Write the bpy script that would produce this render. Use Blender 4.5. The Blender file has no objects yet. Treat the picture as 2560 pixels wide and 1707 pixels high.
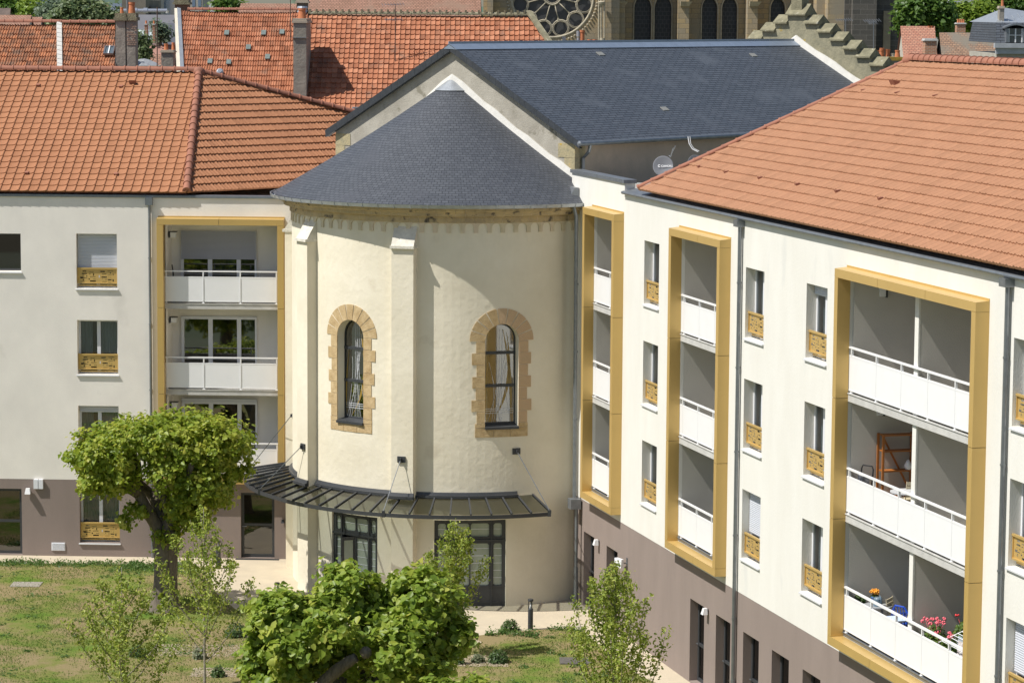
import bpy, bmesh, math, random
import numpy as np
from mathutils import Vector
random.seed(7); RNG = np.random.default_rng(11)
S = bpy.context.scene
COL = S.collection
V = Vector
# ------------------------------------------------------------------ camera, sky, sun, exposure
F_PX, PITCH, ROLL, CAMZ = 6981.79, .1184, .0063, 17.5188       # focal length in pixels of a 2560 px wide frame
_fw = V((0, math.cos(PITCH), -math.sin(PITCH))); _rt = V((1, 0, 0)); _up = _rt.cross(_fw)
RT = _rt*math.cos(ROLL)+_up*math.sin(ROLL); UP = -_rt*math.sin(ROLL)+_up*math.cos(ROLL); FW = _fw
CP = V((0, 0, CAMZ))
cam = bpy.data.objects.new('camera', bpy.data.cameras.new('camera')); COL.objects.link(cam); S.camera = cam
cam.data.sensor_width = 36; cam.data.lens = 36*F_PX/2560; cam.data.clip_end = 9000; cam.data.clip_start = .5
from mathutils import Matrix
cam.matrix_world = Matrix(((RT.x, UP.x, -FW.x, CP.x), (RT.y, UP.y, -FW.y, CP.y), (RT.z, UP.z, -FW.z, CP.z), (0, 0, 0, 1)))
SUNV = V((.66, .245, -1)).normalized()
W = bpy.data.worlds.new('World'); S.world = W; W.use_nodes = True
sk = W.node_tree.nodes.new('ShaderNodeTexSky'); sk.sky_type = 'NISHITA'; sk.sun_disc = False
sk.sun_elevation = math.asin(-SUNV.z); sk.sun_rotation = math.atan2(-SUNV.x, -SUNV.y)
bg = W.node_tree.nodes['Background']; bg.inputs[1].default_value = .082
W.node_tree.links.new(sk.outputs[0], bg.inputs[0])
sl = bpy.data.lights.new('sun', 'SUN'); sl.energy = 4.6; sl.angle = math.radians(.53); sl.color = (1, .965, .905)
so = bpy.data.objects.new('sun', sl); COL.objects.link(so); so.rotation_euler = SUNV.to_track_quat('-Z', 'Y').to_euler()
S.view_settings.view_transform = 'Standard'; S.view_settings.look = 'None'; S.view_settings.gamma = 1
S.view_settings.exposure = .30
S.cycles.max_bounces = 8; S.cycles.transparent_max_bounces = 12

def at(px, py, Y):                 # a pixel of the 2560 px photograph at depth Y
    r = FW+RT*((px-1280)/F_PX)-UP*((py-853.5)/F_PX)
    return CP+r*(Y/r.y)
def gnd(px, py, z=0):
    r = FW+RT*((px-1280)/F_PX)-UP*((py-853.5)/F_PX)
    return CP+r*((z-CAMZ)/r.z)
# ------------------------------------------------------------------ materials
MATS = {}
def mat(name, rgb, rough=.8, var=.0, scale=3., bump=0., bscale=40., metal=0., rgb2=None, spec=.5, stretch=(1, 1, 1), trans=0., spots=None):
    if name in MATS: return MATS[name]
    m = bpy.data.materials.new(name); m.use_nodes = True; nt = m.node_tree; N = nt.nodes; L = nt.links
    b = N['Principled BSDF']; b.inputs['Roughness'].default_value = rough; b.inputs['Metallic'].default_value = metal
    b.inputs['Specular IOR Level'].default_value = spec
    c = tuple(rgb)+(1,); b.inputs['Base Color'].default_value = c
    tc = N.new('ShaderNodeTexCoord'); mp = N.new('ShaderNodeMapping'); L.new(tc.outputs['Object'], mp.inputs[0]); mp.inputs['Scale'].default_value = stretch
    last = None
    if var > 0 or rgb2:
        n = N.new('ShaderNodeTexNoise'); n.inputs['Scale'].default_value = scale; n.inputs['Detail'].default_value = 6; n.inputs['Roughness'].default_value = .62
        L.new(mp.outputs[0], n.inputs[0])
        r = N.new('ShaderNodeValToRGB'); r.color_ramp.elements[0].position = .33; r.color_ramp.elements[1].position = .67
        c2 = rgb2 if rgb2 else tuple(x*(1-var) for x in rgb)
        r.color_ramp.elements[0].color = tuple(c2)+(1,); r.color_ramp.elements[1].color = c
        L.new(n.outputs[0], r.inputs[0]); last = r.outputs[0]
    if spots:                      # lichen, dirt or rust patches with a shape of their own: (rgb, scale, threshold)
        n = N.new('ShaderNodeTexNoise'); n.inputs['Scale'].default_value = spots[1]; n.inputs['Detail'].default_value = 8; L.new(mp.outputs[0], n.inputs[0])
        r = N.new('ShaderNodeValToRGB'); r.color_ramp.elements[0].position = spots[2]; r.color_ramp.elements[1].position = spots[2]+.08
        r.color_ramp.elements[0].color = (0, 0, 0, 1); r.color_ramp.elements[1].color = (1, 1, 1, 1); L.new(n.outputs[0], r.inputs[0])
        mx = N.new('ShaderNodeMix'); mx.data_type = 'RGBA'; L.new(r.outputs[0], mx.inputs[0])
        if last: L.new(last, mx.inputs[6])
        else: mx.inputs[6].default_value = c
        mx.inputs[7].default_value = tuple(spots[0])+(1,); last = mx.outputs[2]
    if last: L.new(last, b.inputs['Base Color'])
    if bump > 0:
        n = N.new('ShaderNodeTexNoise'); n.inputs['Scale'].default_value = bscale; n.inputs['Detail'].default_value = 4; L.new(mp.outputs[0], n.inputs[0])
        bm = N.new('ShaderNodeBump'); bm.inputs['Strength'].default_value = bump; bm.inputs['Distance'].default_value = .02
        L.new(n.outputs[0], bm.inputs['Height']); L.new(bm.outputs[0], b.inputs['Normal'])
    if trans > 0:
        b.inputs['Subsurface Weight'].default_value = 0
    MATS[name] = m; return m
def tile_mat(name, cols, rough=.75, dirt=None, dscale=2., dthr=.55):      # one tint per tile (uv counts tiles), plus weathering
    if name in MATS: return MATS[name]
    m = bpy.data.materials.new(name); m.use_nodes = True; nt = m.node_tree; N = nt.nodes; L = nt.links; b = N['Principled BSDF']
    b.inputs['Roughness'].default_value = rough; b.inputs['Specular IOR Level'].default_value = .3
    tc = N.new('ShaderNodeTexCoord'); fl = N.new('ShaderNodeVectorMath'); fl.operation = 'FLOOR'; L.new(tc.outputs['UV'], fl.inputs[0])
    wn = N.new('ShaderNodeTexWhiteNoise'); wn.noise_dimensions = '2D'; L.new(fl.outputs[0], wn.inputs['Vector'])
    r = N.new('ShaderNodeValToRGB'); r.color_ramp.interpolation = 'LINEAR'
    el = r.color_ramp.elements
    for i, c in enumerate(cols):
        e = el[i] if i < 2 else el.new(i/(len(cols)-1))
        e.position = i/(len(cols)-1); e.color = tuple(c)+(1,)
    for i, c in enumerate(cols): el[i].color = tuple(c)+(1,)
    L.new(wn.outputs[0], r.inputs[0]); last = r.outputs[0]
    n = N.new('ShaderNodeTexNoise'); n.inputs['Scale'].default_value = 14; n.inputs['Detail'].default_value = 5; L.new(tc.outputs['Object'], n.inputs[0])
    hs = N.new('ShaderNodeHueSaturation'); mr = N.new('ShaderNodeMapRange'); mr.inputs[3].default_value = .82; mr.inputs[4].default_value = 1.18
    L.new(n.outputs[0], mr.inputs[0]); L.new(mr.outputs[0], hs.inputs['Value']); L.new(last, hs.inputs['Color']); last = hs.outputs[0]
    if dirt:
        n = N.new('ShaderNodeTexNoise'); n.inputs['Scale'].default_value = dscale; n.inputs['Detail'].default_value = 9; n.inputs['Roughness'].default_value = .7; L.new(tc.outputs['Object'], n.inputs[0])
        q = N.new('ShaderNodeMapRange'); q.inputs[1].default_value = dthr; q.inputs[2].default_value = dthr+.12; L.new(n.outputs[0], q.inputs[0])
        q2 = N.new('ShaderNodeMath'); q2.operation = 'MULTIPLY'; q2.inputs[1].default_value = .75; L.new(q.outputs[0], q2.inputs[0])
        mx = N.new('ShaderNodeMix'); mx.data_type = 'RGBA'; L.new(q2.outputs[0], mx.inputs[0]); L.new(last, mx.inputs[6]); mx.inputs[7].default_value = tuple(dirt)+(1,); last = mx.outputs[2]
    L.new(last, b.inputs['Base Color']); MATS[name] = m; return m
def brick_mat(name, c1, c2, mortar, w, h, msize=.004, rough=.6, bump=.5, var=None, vscale=1.5, vthr=.5, spec=.4, mb=0.):
    if name in MATS: return MATS[name]
    m = bpy.data.materials.new(name); m.use_nodes = True; nt = m.node_tree; N = nt.nodes; L = nt.links; b = N['Principled BSDF']
    b.inputs['Roughness'].default_value = rough; b.inputs['Specular IOR Level'].default_value = spec
    tc = N.new('ShaderNodeTexCoord'); br = N.new('ShaderNodeTexBrick'); L.new(tc.outputs['UV'], br.inputs[0])
    br.inputs['Scale'].default_value = 1; br.inputs['Brick Width'].default_value = w; br.inputs['Row Height'].default_value = h
    br.inputs['Mortar Size'].default_value = msize; br.inputs['Mortar Smooth'].default_value = .1; br.inputs['Bias'].default_value = mb
    br.inputs['Color1'].default_value = tuple(c1)+(1,); br.inputs['Color2'].default_value = tuple(c2)+(1,); br.inputs['Mortar'].default_value = tuple(mortar)+(1,)
    last = br.outputs[0]
    n = N.new('ShaderNodeTexNoise'); n.inputs['Scale'].default_value = 9; n.inputs['Detail'].default_value = 6; L.new(tc.outputs['UV'], n.inputs[0])
    hs = N.new('ShaderNodeHueSaturation'); mr = N.new('ShaderNodeMapRange'); mr.inputs[3].default_value = .72; mr.inputs[4].default_value = 1.28
    L.new(n.outputs[0], mr.inputs[0]); L.new(mr.outputs[0], hs.inputs['Value']); L.new(last, hs.inputs['Color']); last = hs.outputs[0]
    if var:
        n = N.new('ShaderNodeTexNoise'); n.inputs['Scale'].default_value = vscale; n.inputs['Detail'].default_value = 8; L.new(tc.outputs['UV'], n.inputs[0])
        q = N.new('ShaderNodeMapRange'); q.inputs[1].default_value = vthr; q.inputs[2].default_value = vthr+.15; L.new(n.outputs[0], q.inputs[0])
        mx = N.new('ShaderNodeMix'); mx.data_type = 'RGBA'; L.new(q.outputs[0], mx.inputs[0]); L.new(last, mx.inputs[6]); mx.inputs[7].default_value = tuple(var)+(1,); last = mx.outputs[2]
    L.new(last, b.inputs['Base Color'])
    if bump:
        bm = N.new('ShaderNodeBump'); bm.inputs['Strength'].default_value = bump; bm.inputs['Distance'].default_value = .02; bm.invert = True
        L.new(br.outputs['Fac'], bm.inputs['Height']); L.new(bm.outputs[0], b.inputs['Normal'])
    MATS[name] = m; return m
def glass_mat(name, tint, refl=.12, rough=.02):
    if name in MATS: return MATS[name]
    m = bpy.data.materials.new(name); m.use_nodes = True; nt = m.node_tree; N = nt.nodes; L = nt.links
    N.remove(N['Principled BSDF']); t = N.new('ShaderNodeBsdfTransparent'); t.inputs[0].default_value = tuple(tint)+(1,)
    g = N.new('ShaderNodeBsdfGlossy'); g.inputs['Roughness'].default_value = rough
    fr = N.new('ShaderNodeLayerWeight'); fr.inputs[0].default_value = .5; pw = N.new('ShaderNodeMath'); pw.operation = 'POWER'; pw.inputs[1].default_value = 5; L.new(fr.outputs['Facing'], pw.inputs[0])
    ad = N.new('ShaderNodeMath'); ad.operation = 'ADD'; ad.inputs[1].default_value = refl+.04; ad.use_clamp = True; L.new(pw.outputs[0], ad.inputs[0])
    mx = N.new('ShaderNodeMixShader'); L.new(ad.outputs[0], mx.inputs[0]); L.new(t.outputs[0], mx.inputs[1]); L.new(g.outputs[0], mx.inputs[2])
    L.new(mx.outputs[0], N['Material Output'].inputs[0]); MATS[name] = m; return m
def leaf_mat(name, c1, c2, c3, gl=.45):
    if name in MATS: return MATS[name]
    m = bpy.data.materials.new(name); m.use_nodes = True; nt = m.node_tree; N = nt.nodes; L = nt.links; b = N['Principled BSDF']
    b.inputs['Roughness'].default_value = gl; b.inputs['Specular IOR Level'].default_value = .35
    at_ = N.new('ShaderNodeAttribute'); at_.attribute_name = 'leafrand'
    r = N.new('ShaderNodeValToRGB'); el = r.color_ramp.elements; el.new(.5)
    for i, c in enumerate((c1, c2, c3)): el[i].color = tuple(c)+(1,); el[i].position = i*.5
    L.new(at_.outputs['Fac'], r.inputs[0]); L.new(r.outputs[0], b.inputs['Base Color'])
    tr = N.new('ShaderNodeBsdfTranslucent'); hs = N.new('ShaderNodeHueSaturation'); hs.inputs['Value'].default_value = 1.6; hs.inputs['Hue'].default_value = .485
    L.new(r.outputs[0], hs.inputs['Color']); L.new(hs.outputs[0], tr.inputs[0])
    mx = N.new('ShaderNodeMixShader'); mx.inputs[0].default_value = .40
    L.new(b.outputs[0], mx.inputs[1]); L.new(tr.outputs[0], mx.inputs[2]); L.new(mx.outputs[0], N['Material Output'].inputs[0]); MATS[name] = m; return m

M_CREAM = mat('cream_render', (.735, .72, .665), .92, .07, 1.3, .3, 45, rgb2=(.69, .67, .61), stretch=(1, 1, .35), spots=((.65, .64, .595), 1.1, .66))
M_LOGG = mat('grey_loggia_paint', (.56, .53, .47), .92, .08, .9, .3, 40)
M_CREAML = mat('cream_render_weathered', (.86, .815, .74), .92, .1, .8, .3, 45, rgb2=(.77, .73, .665), stretch=(1, 1, .7), spots=((.70, .66, .595), .7, .66))
M_BROWN = mat('taupe_render', (.265, .212, .185), .9, .12, 1.2, .25, 55, stretch=(1, 1, .3))
M_APSE = mat('old_cream_plaster', (.81, .745, .60), .92, .1, .55, .6, 5, rgb2=(.71, .645, .50), spots=((.66, .59, .455), .8, .66))
M_GABLE = mat('grey_lime_plaster', (.44, .41, .345), .95, .3, 1.6, .5, 25, rgb2=(.31, .285, .235), spots=((.24, .22, .17), 2.2, .6))
M_NAVEW = mat('brown_lime_plaster', (.56, .45, .34), .95, .2, .9, .4, 20, rgb2=(.42, .35, .27))
M_ZINC = mat('zinc', (.26, .28, .30), .42, .25, 6., .1, 30, metal=.55)
M_ZINCL = mat('pale_zinc', (.46, .49, .52), .4, .2, 5., metal=.5)
M_ANTH = mat('anthracite_metal', (.045, .048, .052), .45, .1, 8)
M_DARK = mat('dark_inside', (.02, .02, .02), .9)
M_GOLD = mat('gold_anodised_panel', (.62, .42, .145), .38, .05, 1.5, metal=.35)
M_GOLDJ = mat('gold_joint', (.12, .085, .03), .6)
M_WHITE = mat('white_enamel', (.80, .80, .80), .38, .03, 3)
M_UPVC = mat('white_window_frame', (.72, .73, .76), .45)
M_SILL = mat('grey_aluminium_sill', (.62, .63, .64), .5)
M_CONC = mat('pale_concrete', (.55, .54, .51), .9, .2, 3, .4, 30)
M_SHUT = mat('grey_shutter', (.58, .60, .65), .5)
M_CURT = mat('curtain_cloth', (.35, .42, .46), .95, .3, 9, stretch=(6, 6, .3))
M_GLASS = glass_mat('window_glass', (.50, .54, .54), .10)
M_GLASSD = glass_mat('dark_glass', (.25, .28, .27), .12)
M_CANG = glass_mat('canopy_glass', (.36, .39, .37), .02)
M_PIPE = mat('zinc_pipe', (.27, .29, .31), .35, .2, 4, metal=.7)
M_STONE = mat('yellow_sandstone', (.60, .45, .25), .92, .4, 4.5, .6, 25, rgb2=(.42, .29, .14))
M_STONER = mat('rose_sandstone', (.54, .37, .22), .92, .3, 2.5, .5, 25, rgb2=(.50, .36, .22))
M_CORN = mat('cornice_stone', (.58, .45, .25), .95, .5, 2.0, .6, 20, rgb2=(.38, .30, .19), spots=((.10, .085, .07), 3.2, .60))
M_MOSS = mat('lichened_stone', (.27, .245, .155), .95, .5, 3.5, .8, 25, rgb2=(.15, .14, .09), spots=((.33, .31, .24), 7., .62))
M_FLASH = mat('white_mortar_flashing', (.60, .585, .54), .9, .12, 5, .4, 30)
M_BARK = mat('lime_bark', (.20, .165, .125), .95, .5, 6, .9, 22, rgb2=(.09, .075, .06), stretch=(2.5, 2.5, .5))
M_BARKS = mat('sapling_bark', (.34, .31, .25), .9, .4, 15, rgb2=(.20, .17, .13))
M_ROOFL = tile_mat('new_clay_tiles', [(.305, .132, .062), (.365, .162, .078), (.33, .145, .070)], .7)
M_ROOFR = tile_mat('new_clay_tiles_pale', [(.335, .168, .092), (.385, .195, .108), (.36, .18, .10)], .7)
M_OLDT = tile_mat('old_clay_tiles', [(.27, .10, .05), (.41, .165, .085), (.34, .13, .066), (.46, .20, .11), (.24, .095, .05)], .85, (.22, .13, .09), 1.3, .56)
M_OLDT2 = tile_mat('old_dirty_clay_tiles', [(.21, .095, .052), (.36, .155, .078), (.26, .11, .058), (.44, .18, .085), (.19, .085, .05)], .85, (.16, .11, .08), 1.8, .50)
M_RIDGE = mat('clay_ridge_tiles', (.34, .14, .085), .8, .3, 3, rgb2=(.26, .11, .07))
M_SLATE = brick_mat('roof_slate', (.068, .080, .098), (.088, .100, .120), (.016, .018, .022), .42, .125, .012, .55, .9, var=(.090, .102, .120), vscale=.7, vthr=.55, spec=.5)
M_SLATEC = brick_mat('cone_slate', (.062, .068, .080), (.084, .091, .104), (.030, .033, .038), .21, .125, .009, .55, .7, var=(.068, .073, .085), vscale=.7, vthr=.55, spec=.4)
M_PLAIN = brick_mat('brown_plain_tiles', (.30, .16, .105), (.40, .215, .15), (.12, .075, .055), .18, .12, .012, .85, .5, var=(.27, .17, .12), vscale=.8, vthr=.52)
M_GRASS = None
# ------------------------------------------------------------------ mesh builder
BASES = {}
class MB:
    def __init__(s): s.v = []; s.f = []; s.uv = {}; s.mi = []; s.cur = 0
    def add(s, vs, fs, uvs=None):
        n = len(s.v); s.v += [tuple(x) for x in vs]
        for i, f in enumerate(fs):
            if uvs: s.uv[len(s.f)] = uvs[i]
            s.f.append(tuple(n+k for k in f)); s.mi.append(s.cur)
    def quad(s, a, b, c, d, uv=None): s.add([a, b, c, d], [(0, 1, 2, 3)], [uv] if uv else None)
    def poly(s, pts, uv=None): s.add(pts, [tuple(range(len(pts)))], [uv] if uv else None)
    def hexa(s, p):                 # 8 corners: bottom 0-3, top 4-7
        s.add(p, [(0, 3, 2, 1), (4, 5, 6, 7), (0, 1, 5, 4), (1, 2, 6, 5), (2, 3, 7, 6), (3, 0, 4, 7)])
    def box(s, a, b):
        (x0, y0, z0), (x1, y1, z1) = a, b
        s.hexa([(x0, y0, z0), (x1, y0, z0), (x1, y1, z0), (x0, y1, z0), (x0, y0, z1), (x1, y0, z1), (x1, y1, z1), (x0, y1, z1)])
    def fbox(s, F, u0, u1, o0, o1, z0, z1):
        s.hexa([F(u0, o0, z0), F(u1, o0, z0), F(u1, o1, z0), F(u0, o1, z0), F(u0, o0, z1), F(u1, o0, z1), F(u1, o1, z1), F(u0, o1, z1)])
    def tube(s, pts, r, n=8, cap=True):
        pts = [V(p) for p in pts]; rs = r if isinstance(r, (list, tuple)) else [r]*len(pts)
        base = len(s.v); prev = None
        for i, p in enumerate(pts):
            d = (pts[min(i+1, len(pts)-1)]-pts[max(i-1, 0)]).normalized()
            if prev is None: a = d.cross(V((0, 0, 1)) if abs(d.z) < .9 else V((1, 0, 0))).normalized()
            else: a = (prev-d*prev.dot(d)).normalized()
            prev = a; b = d.cross(a)
            for k in range(n):
                t = 2*math.pi*k/n; s.v.append(tuple(p+(a*math.cos(t)+b*math.sin(t))*rs[i]))
        for i in range(len(pts)-1):
            for k in range(n):
                k2 = (k+1) % n; s.f.append((base+i*n+k, base+i*n+k2, base+(i+1)*n+k2, base+(i+1)*n+k)); s.mi.append(s.cur)
        if cap:
            s.f.append(tuple(base+k for k in range(n))[::-1]); s.mi.append(s.cur)
            s.f.append(tuple(base+(len(pts)-1)*n+k for k in range(n))); s.mi.append(s.cur)
    def lathe(s, c, prof, n=16, ax=V((0, 0, 1)), cap=True):
        c = V(c); ax = ax.normalized(); a = ax.cross(V((1, 0, 0)) if abs(ax.x) < .9 else V((0, 1, 0))).normalized(); b = ax.cross(a); base = len(s.v)
        for r, h in prof:
            for k in range(n):
                t = 2*math.pi*k/n; s.v.append(tuple(c+ax*h+(a*math.cos(t)+b*math.sin(t))*r))
        for i in range(len(prof)-1):
            for k in range(n):
                k2 = (k+1) % n; s.f.append((base+i*n+k, base+i*n+k2, base+(i+1)*n+k2, base+(i+1)*n+k)); s.mi.append(s.cur)
        if cap:
            s.f.append(tuple(base+k for k in range(n))[::-1]); s.mi.append(s.cur)
            s.f.append(tuple(base+(len(prof)-1)*n+k for k in range(n))); s.mi.append(s.cur)
def root_of(o):
    while o.parent: o = o.parent
    return o
def obj(name, mb, m, parent=None, base=None, smooth=False, recalc=True):
    me = bpy.data.meshes.new(name)
    if parent is not None: bs = BASES[root_of(parent).name]
    else: bs = V(base) if base is not None else V((0, 0, 0))
    me.from_pydata([(x-bs.x, y-bs.y, z-bs.z) for x, y, z in mb.v], [], mb.f)
    if mb.uv:
        ul = me.uv_layers.new(name='uv')
        for i, p in enumerate(me.polygons):
            if i in mb.uv:
                for k, li in enumerate(p.loop_indices): ul.data[li].uv = mb.uv[i][k]
    for q in (m if isinstance(m, (list, tuple)) else [m]): me.materials.append(q)
    if isinstance(m, (list, tuple)): me.polygons.foreach_set('material_index', mb.mi)
    if recalc:
        b = bmesh.new(); b.from_mesh(me); bmesh.ops.recalc_face_normals(b, faces=b.faces); b.to_mesh(me); b.free()
    if smooth: me.polygons.foreach_set('use_smooth', [True]*len(me.polygons))
    o = bpy.data.objects.new(name, me); COL.objects.link(o)
    if parent is not None: o.parent = parent
    else: o.location = bs; BASES[o.name] = bs
    return o
def thing(name, label, cat, loc, group=None):
    o = bpy.data.objects.new(name, None); COL.objects.link(o); o.location = loc; o.empty_display_size = .3; BASES[o.name] = V(loc)
    o['label'] = label; o['category'] = cat
    if group: o['group'] = group
    return o
def tag(o, label, cat, group=None):
    o['label'] = label; o['category'] = cat
    if group: o['group'] = group
    return o
def struct(name, mb, m, kind='structure'):
    o = obj(name, mb, m); o['kind'] = kind; return o
def dup(root, loc, label, group=None):
    r = root.copy(); COL.objects.link(r); r.location = loc; r['label'] = label; BASES[r.name] = V(loc)
    if group: r['group'] = group
    for ch in list(root.children):
        c = ch.copy(); COL.objects.link(c); c.parent = r
        for g in ch.children:
            d = g.copy(); COL.objects.link(d); d.parent = c
    return r
class Frame:                       # wall frame: u along the wall, off outwards, z up
    def __init__(s, o, d, n): s.o = V(o); s.d = V(d).normalized(); s.n = V(n).normalized()
    def __call__(s, u, off, z): return s.o+s.d*u+s.n*off+V((0, 0, z))
FL = Frame((-10, 88.1019, 0), (math.cos(.0404), -math.sin(.0404), 0), (-math.sin(.0404), -math.cos(.0404), 0))
FR = Frame((4, 74.5033, 0), (math.sin(.2662), -math.cos(.2662), 0), (-math.cos(.2662), -math.sin(.2662), 0))
def holed(mb, P, u0, u1, z0, z1, holes, depth=0., sub=None, off=0.):
    us = sorted({u0, u1} | {h[0] for h in holes if u0 < h[0] < u1} | {h[1] for h in holes if u0 < h[1] < u1})
    if sub:
        ex = []
        for a, b in zip(us, us[1:]):
            k = max(1, math.ceil((b-a)/sub)); ex += [a+(b-a)*i/k for i in range(k)]
        us = ex+[us[-1]]
    zs = sorted({z0, z1} | {h[2] for h in holes if z0 < h[2] < z1} | {h[3] for h in holes if z0 < h[3] < z1})
    idx = {}
    def vid(i, j):
        if (i, j) not in idx: idx[(i, j)] = len(mb.v); mb.v.append(tuple(P(us[i], off, zs[j])))
        return idx[(i, j)]
    for i in range(len(us)-1):
        um = (us[i]+us[i+1])/2
        for j in range(len(zs)-1):
            zm = (zs[j]+zs[j+1])/2
            if any(h[0] < um < h[1] and h[2] < zm < h[3] for h in holes): continue
            q = (vid(i, j), vid(i+1, j), vid(i+1, j+1), vid(i, j+1))
            mb.uv[len(mb.f)] = [(us[i], zs[j]), (us[i+1], zs[j]), (us[i+1], zs[j+1]), (us[i], zs[j+1])]
            mb.f.append(q); mb.mi.append(mb.cur)
    if depth:
        for h in holes:
            a, b, c, d = max(h[0], u0), min(h[1], u1), max(h[2], z0), min(h[3], z1)
            if a >= b or c >= d: continue
            n = max(1, math.ceil((b-a)/sub)) if sub else 1
            for sgn, uu in ((0, a), (1, b)):
                mb.quad(P(uu, off, c), P(uu, off-depth, c), P(uu, off-depth, d), P(uu, off, d))
            for zz, edge in ((c, h[2] >= z0), (d, h[3] <= z1)):
                if not edge: continue
                for k in range(n):
                    ua, ub = a+(b-a)*k/n, a+(b-a)*(k+1)/n
                    mb.quad(P(ua, off, zz), P(ub, off, zz), P(ub, off-depth, zz), P(ua, off-depth, zz))
def strip(n, lo, hi): return [lo+(hi-lo)*i/n for i in range(n+1)]
# ------------------------------------------------------------------ roof tiles
PROF = [(0, .030), (.07, .034), (.16, .010), (.28, .0), (.42, .004), (.50, .020), (.58, .004), (.72, .0), (.88, .006)]
PROF1 = [(0, .036), (.09, .030), (.14, .002), (.35, -.002), (.62, .002), (.86, .012)]
PROFO = [(0, .040), (.12, .036), (.25, .0), (.45, .0), (.5, .032), (.62, .028), (.75, .0), (.93, .0)]
def tiled(mb, P0, e, sv, T, lfun, rfun, tw, course, prof, lip=.032, jit=0., sag=0.):
    e = V(e).normalized(); sv = V(sv).normalized(); n = e.cross(sv).normalized()
    if n.z < 0: n = -n
    P0 = V(P0); rows = math.ceil(T/course)
    smin = min(lfun(0), lfun(T)); smax = max(rfun(0), rfun(T)); rr = random.Random(5)
    for r in range(rows):
        t0 = r*course; t1 = min(T, (r+1)*course); l0, l1, r0, r1 = lfun(t0), lfun(t1), rfun(t0), rfun(t1)
        cols = []
        j = math.floor(smin/tw)
        while j*tw < smax:
            jj = rr.uniform(-jit, jit)
            for fx, h in prof: cols.append((j*tw+fx*tw, h+jj, j))
            j += 1
        base = len(mb.v); keep = []
        lo = min(l0, l1); hi = max(r0, r1)
        cc = [c for c in cols if lo-tw*.2 < c[0] < hi+tw*.2]
        if len(cc) < 2: continue
        for x, h, j in cc:
            x0 = min(max(x, l0), r0); x1 = min(max(x, l1), r1)
            dz = -sag*math.sin(math.pi*(x-smin)/(smax-smin)) if sag else 0
            mb.v.append(tuple(P0+e*x0+sv*(t0-.03)+n*(h+lip+dz))); mb.v.append(tuple(P0+e*x1+sv*t1+n*(h+dz))); mb.v.append(tuple(P0+e*x0+sv*(t0-.03)+n*(h*.2-.012+dz)))
        for k in range(len(cc)-1):
            a = base+3*k; b = base+3*(k+1); u0 = cc[k][2]+.5; vv = r+.5
            if (V(mb.v[a])-V(mb.v[b])).length < 1e-5 and (V(mb.v[a+1])-V(mb.v[b+1])).length < 1e-5: continue
            mb.uv[len(mb.f)] = [(u0, vv)]*4; mb.f.append((a, b, b+1, a+1)); mb.mi.append(mb.cur)
            mb.uv[len(mb.f)] = [(u0, vv)]*4; mb.f.append((a+2, b+2, b, a)); mb.mi.append(mb.cur)
def ridge(mb, p0, p1, r=.12, seg=.38, n=10, lift=.02):
    p0 = V(p0); p1 = V(p1); d = p1-p0; L_ = d.length; d.normalize(); side = d.cross(V((0, 0, 1))).normalized(); up = side.cross(d)
    k = max(1, round(L_/seg)); sl = L_/k
    for i in range(k):
        a = p0+d*(i*sl); st = [(0, r*1.18), (.045, r*1.22), (.05, r*1.04), (sl+.01, r*.94)]
        base = len(mb.v)
        for h, rad in st:
            for q in range(n+1):
                t = math.pi*(q/n)*1.1-.05*math.pi
                mb.v.append(tuple(a+d*h+(side*math.cos(t)+up*math.sin(t))*rad+up*lift))
        for j in range(len(st)-1):
            for q in range(n): mb.f.append((base+j*(n+1)+q, base+j*(n+1)+q+1, base+(j+1)*(n+1)+q+1, base+(j+1)*(n+1)+q)); mb.mi.append(mb.cur)
        mb.f.append(tuple(base+q for q in range(n+1))); mb.mi.append(mb.cur)
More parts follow.
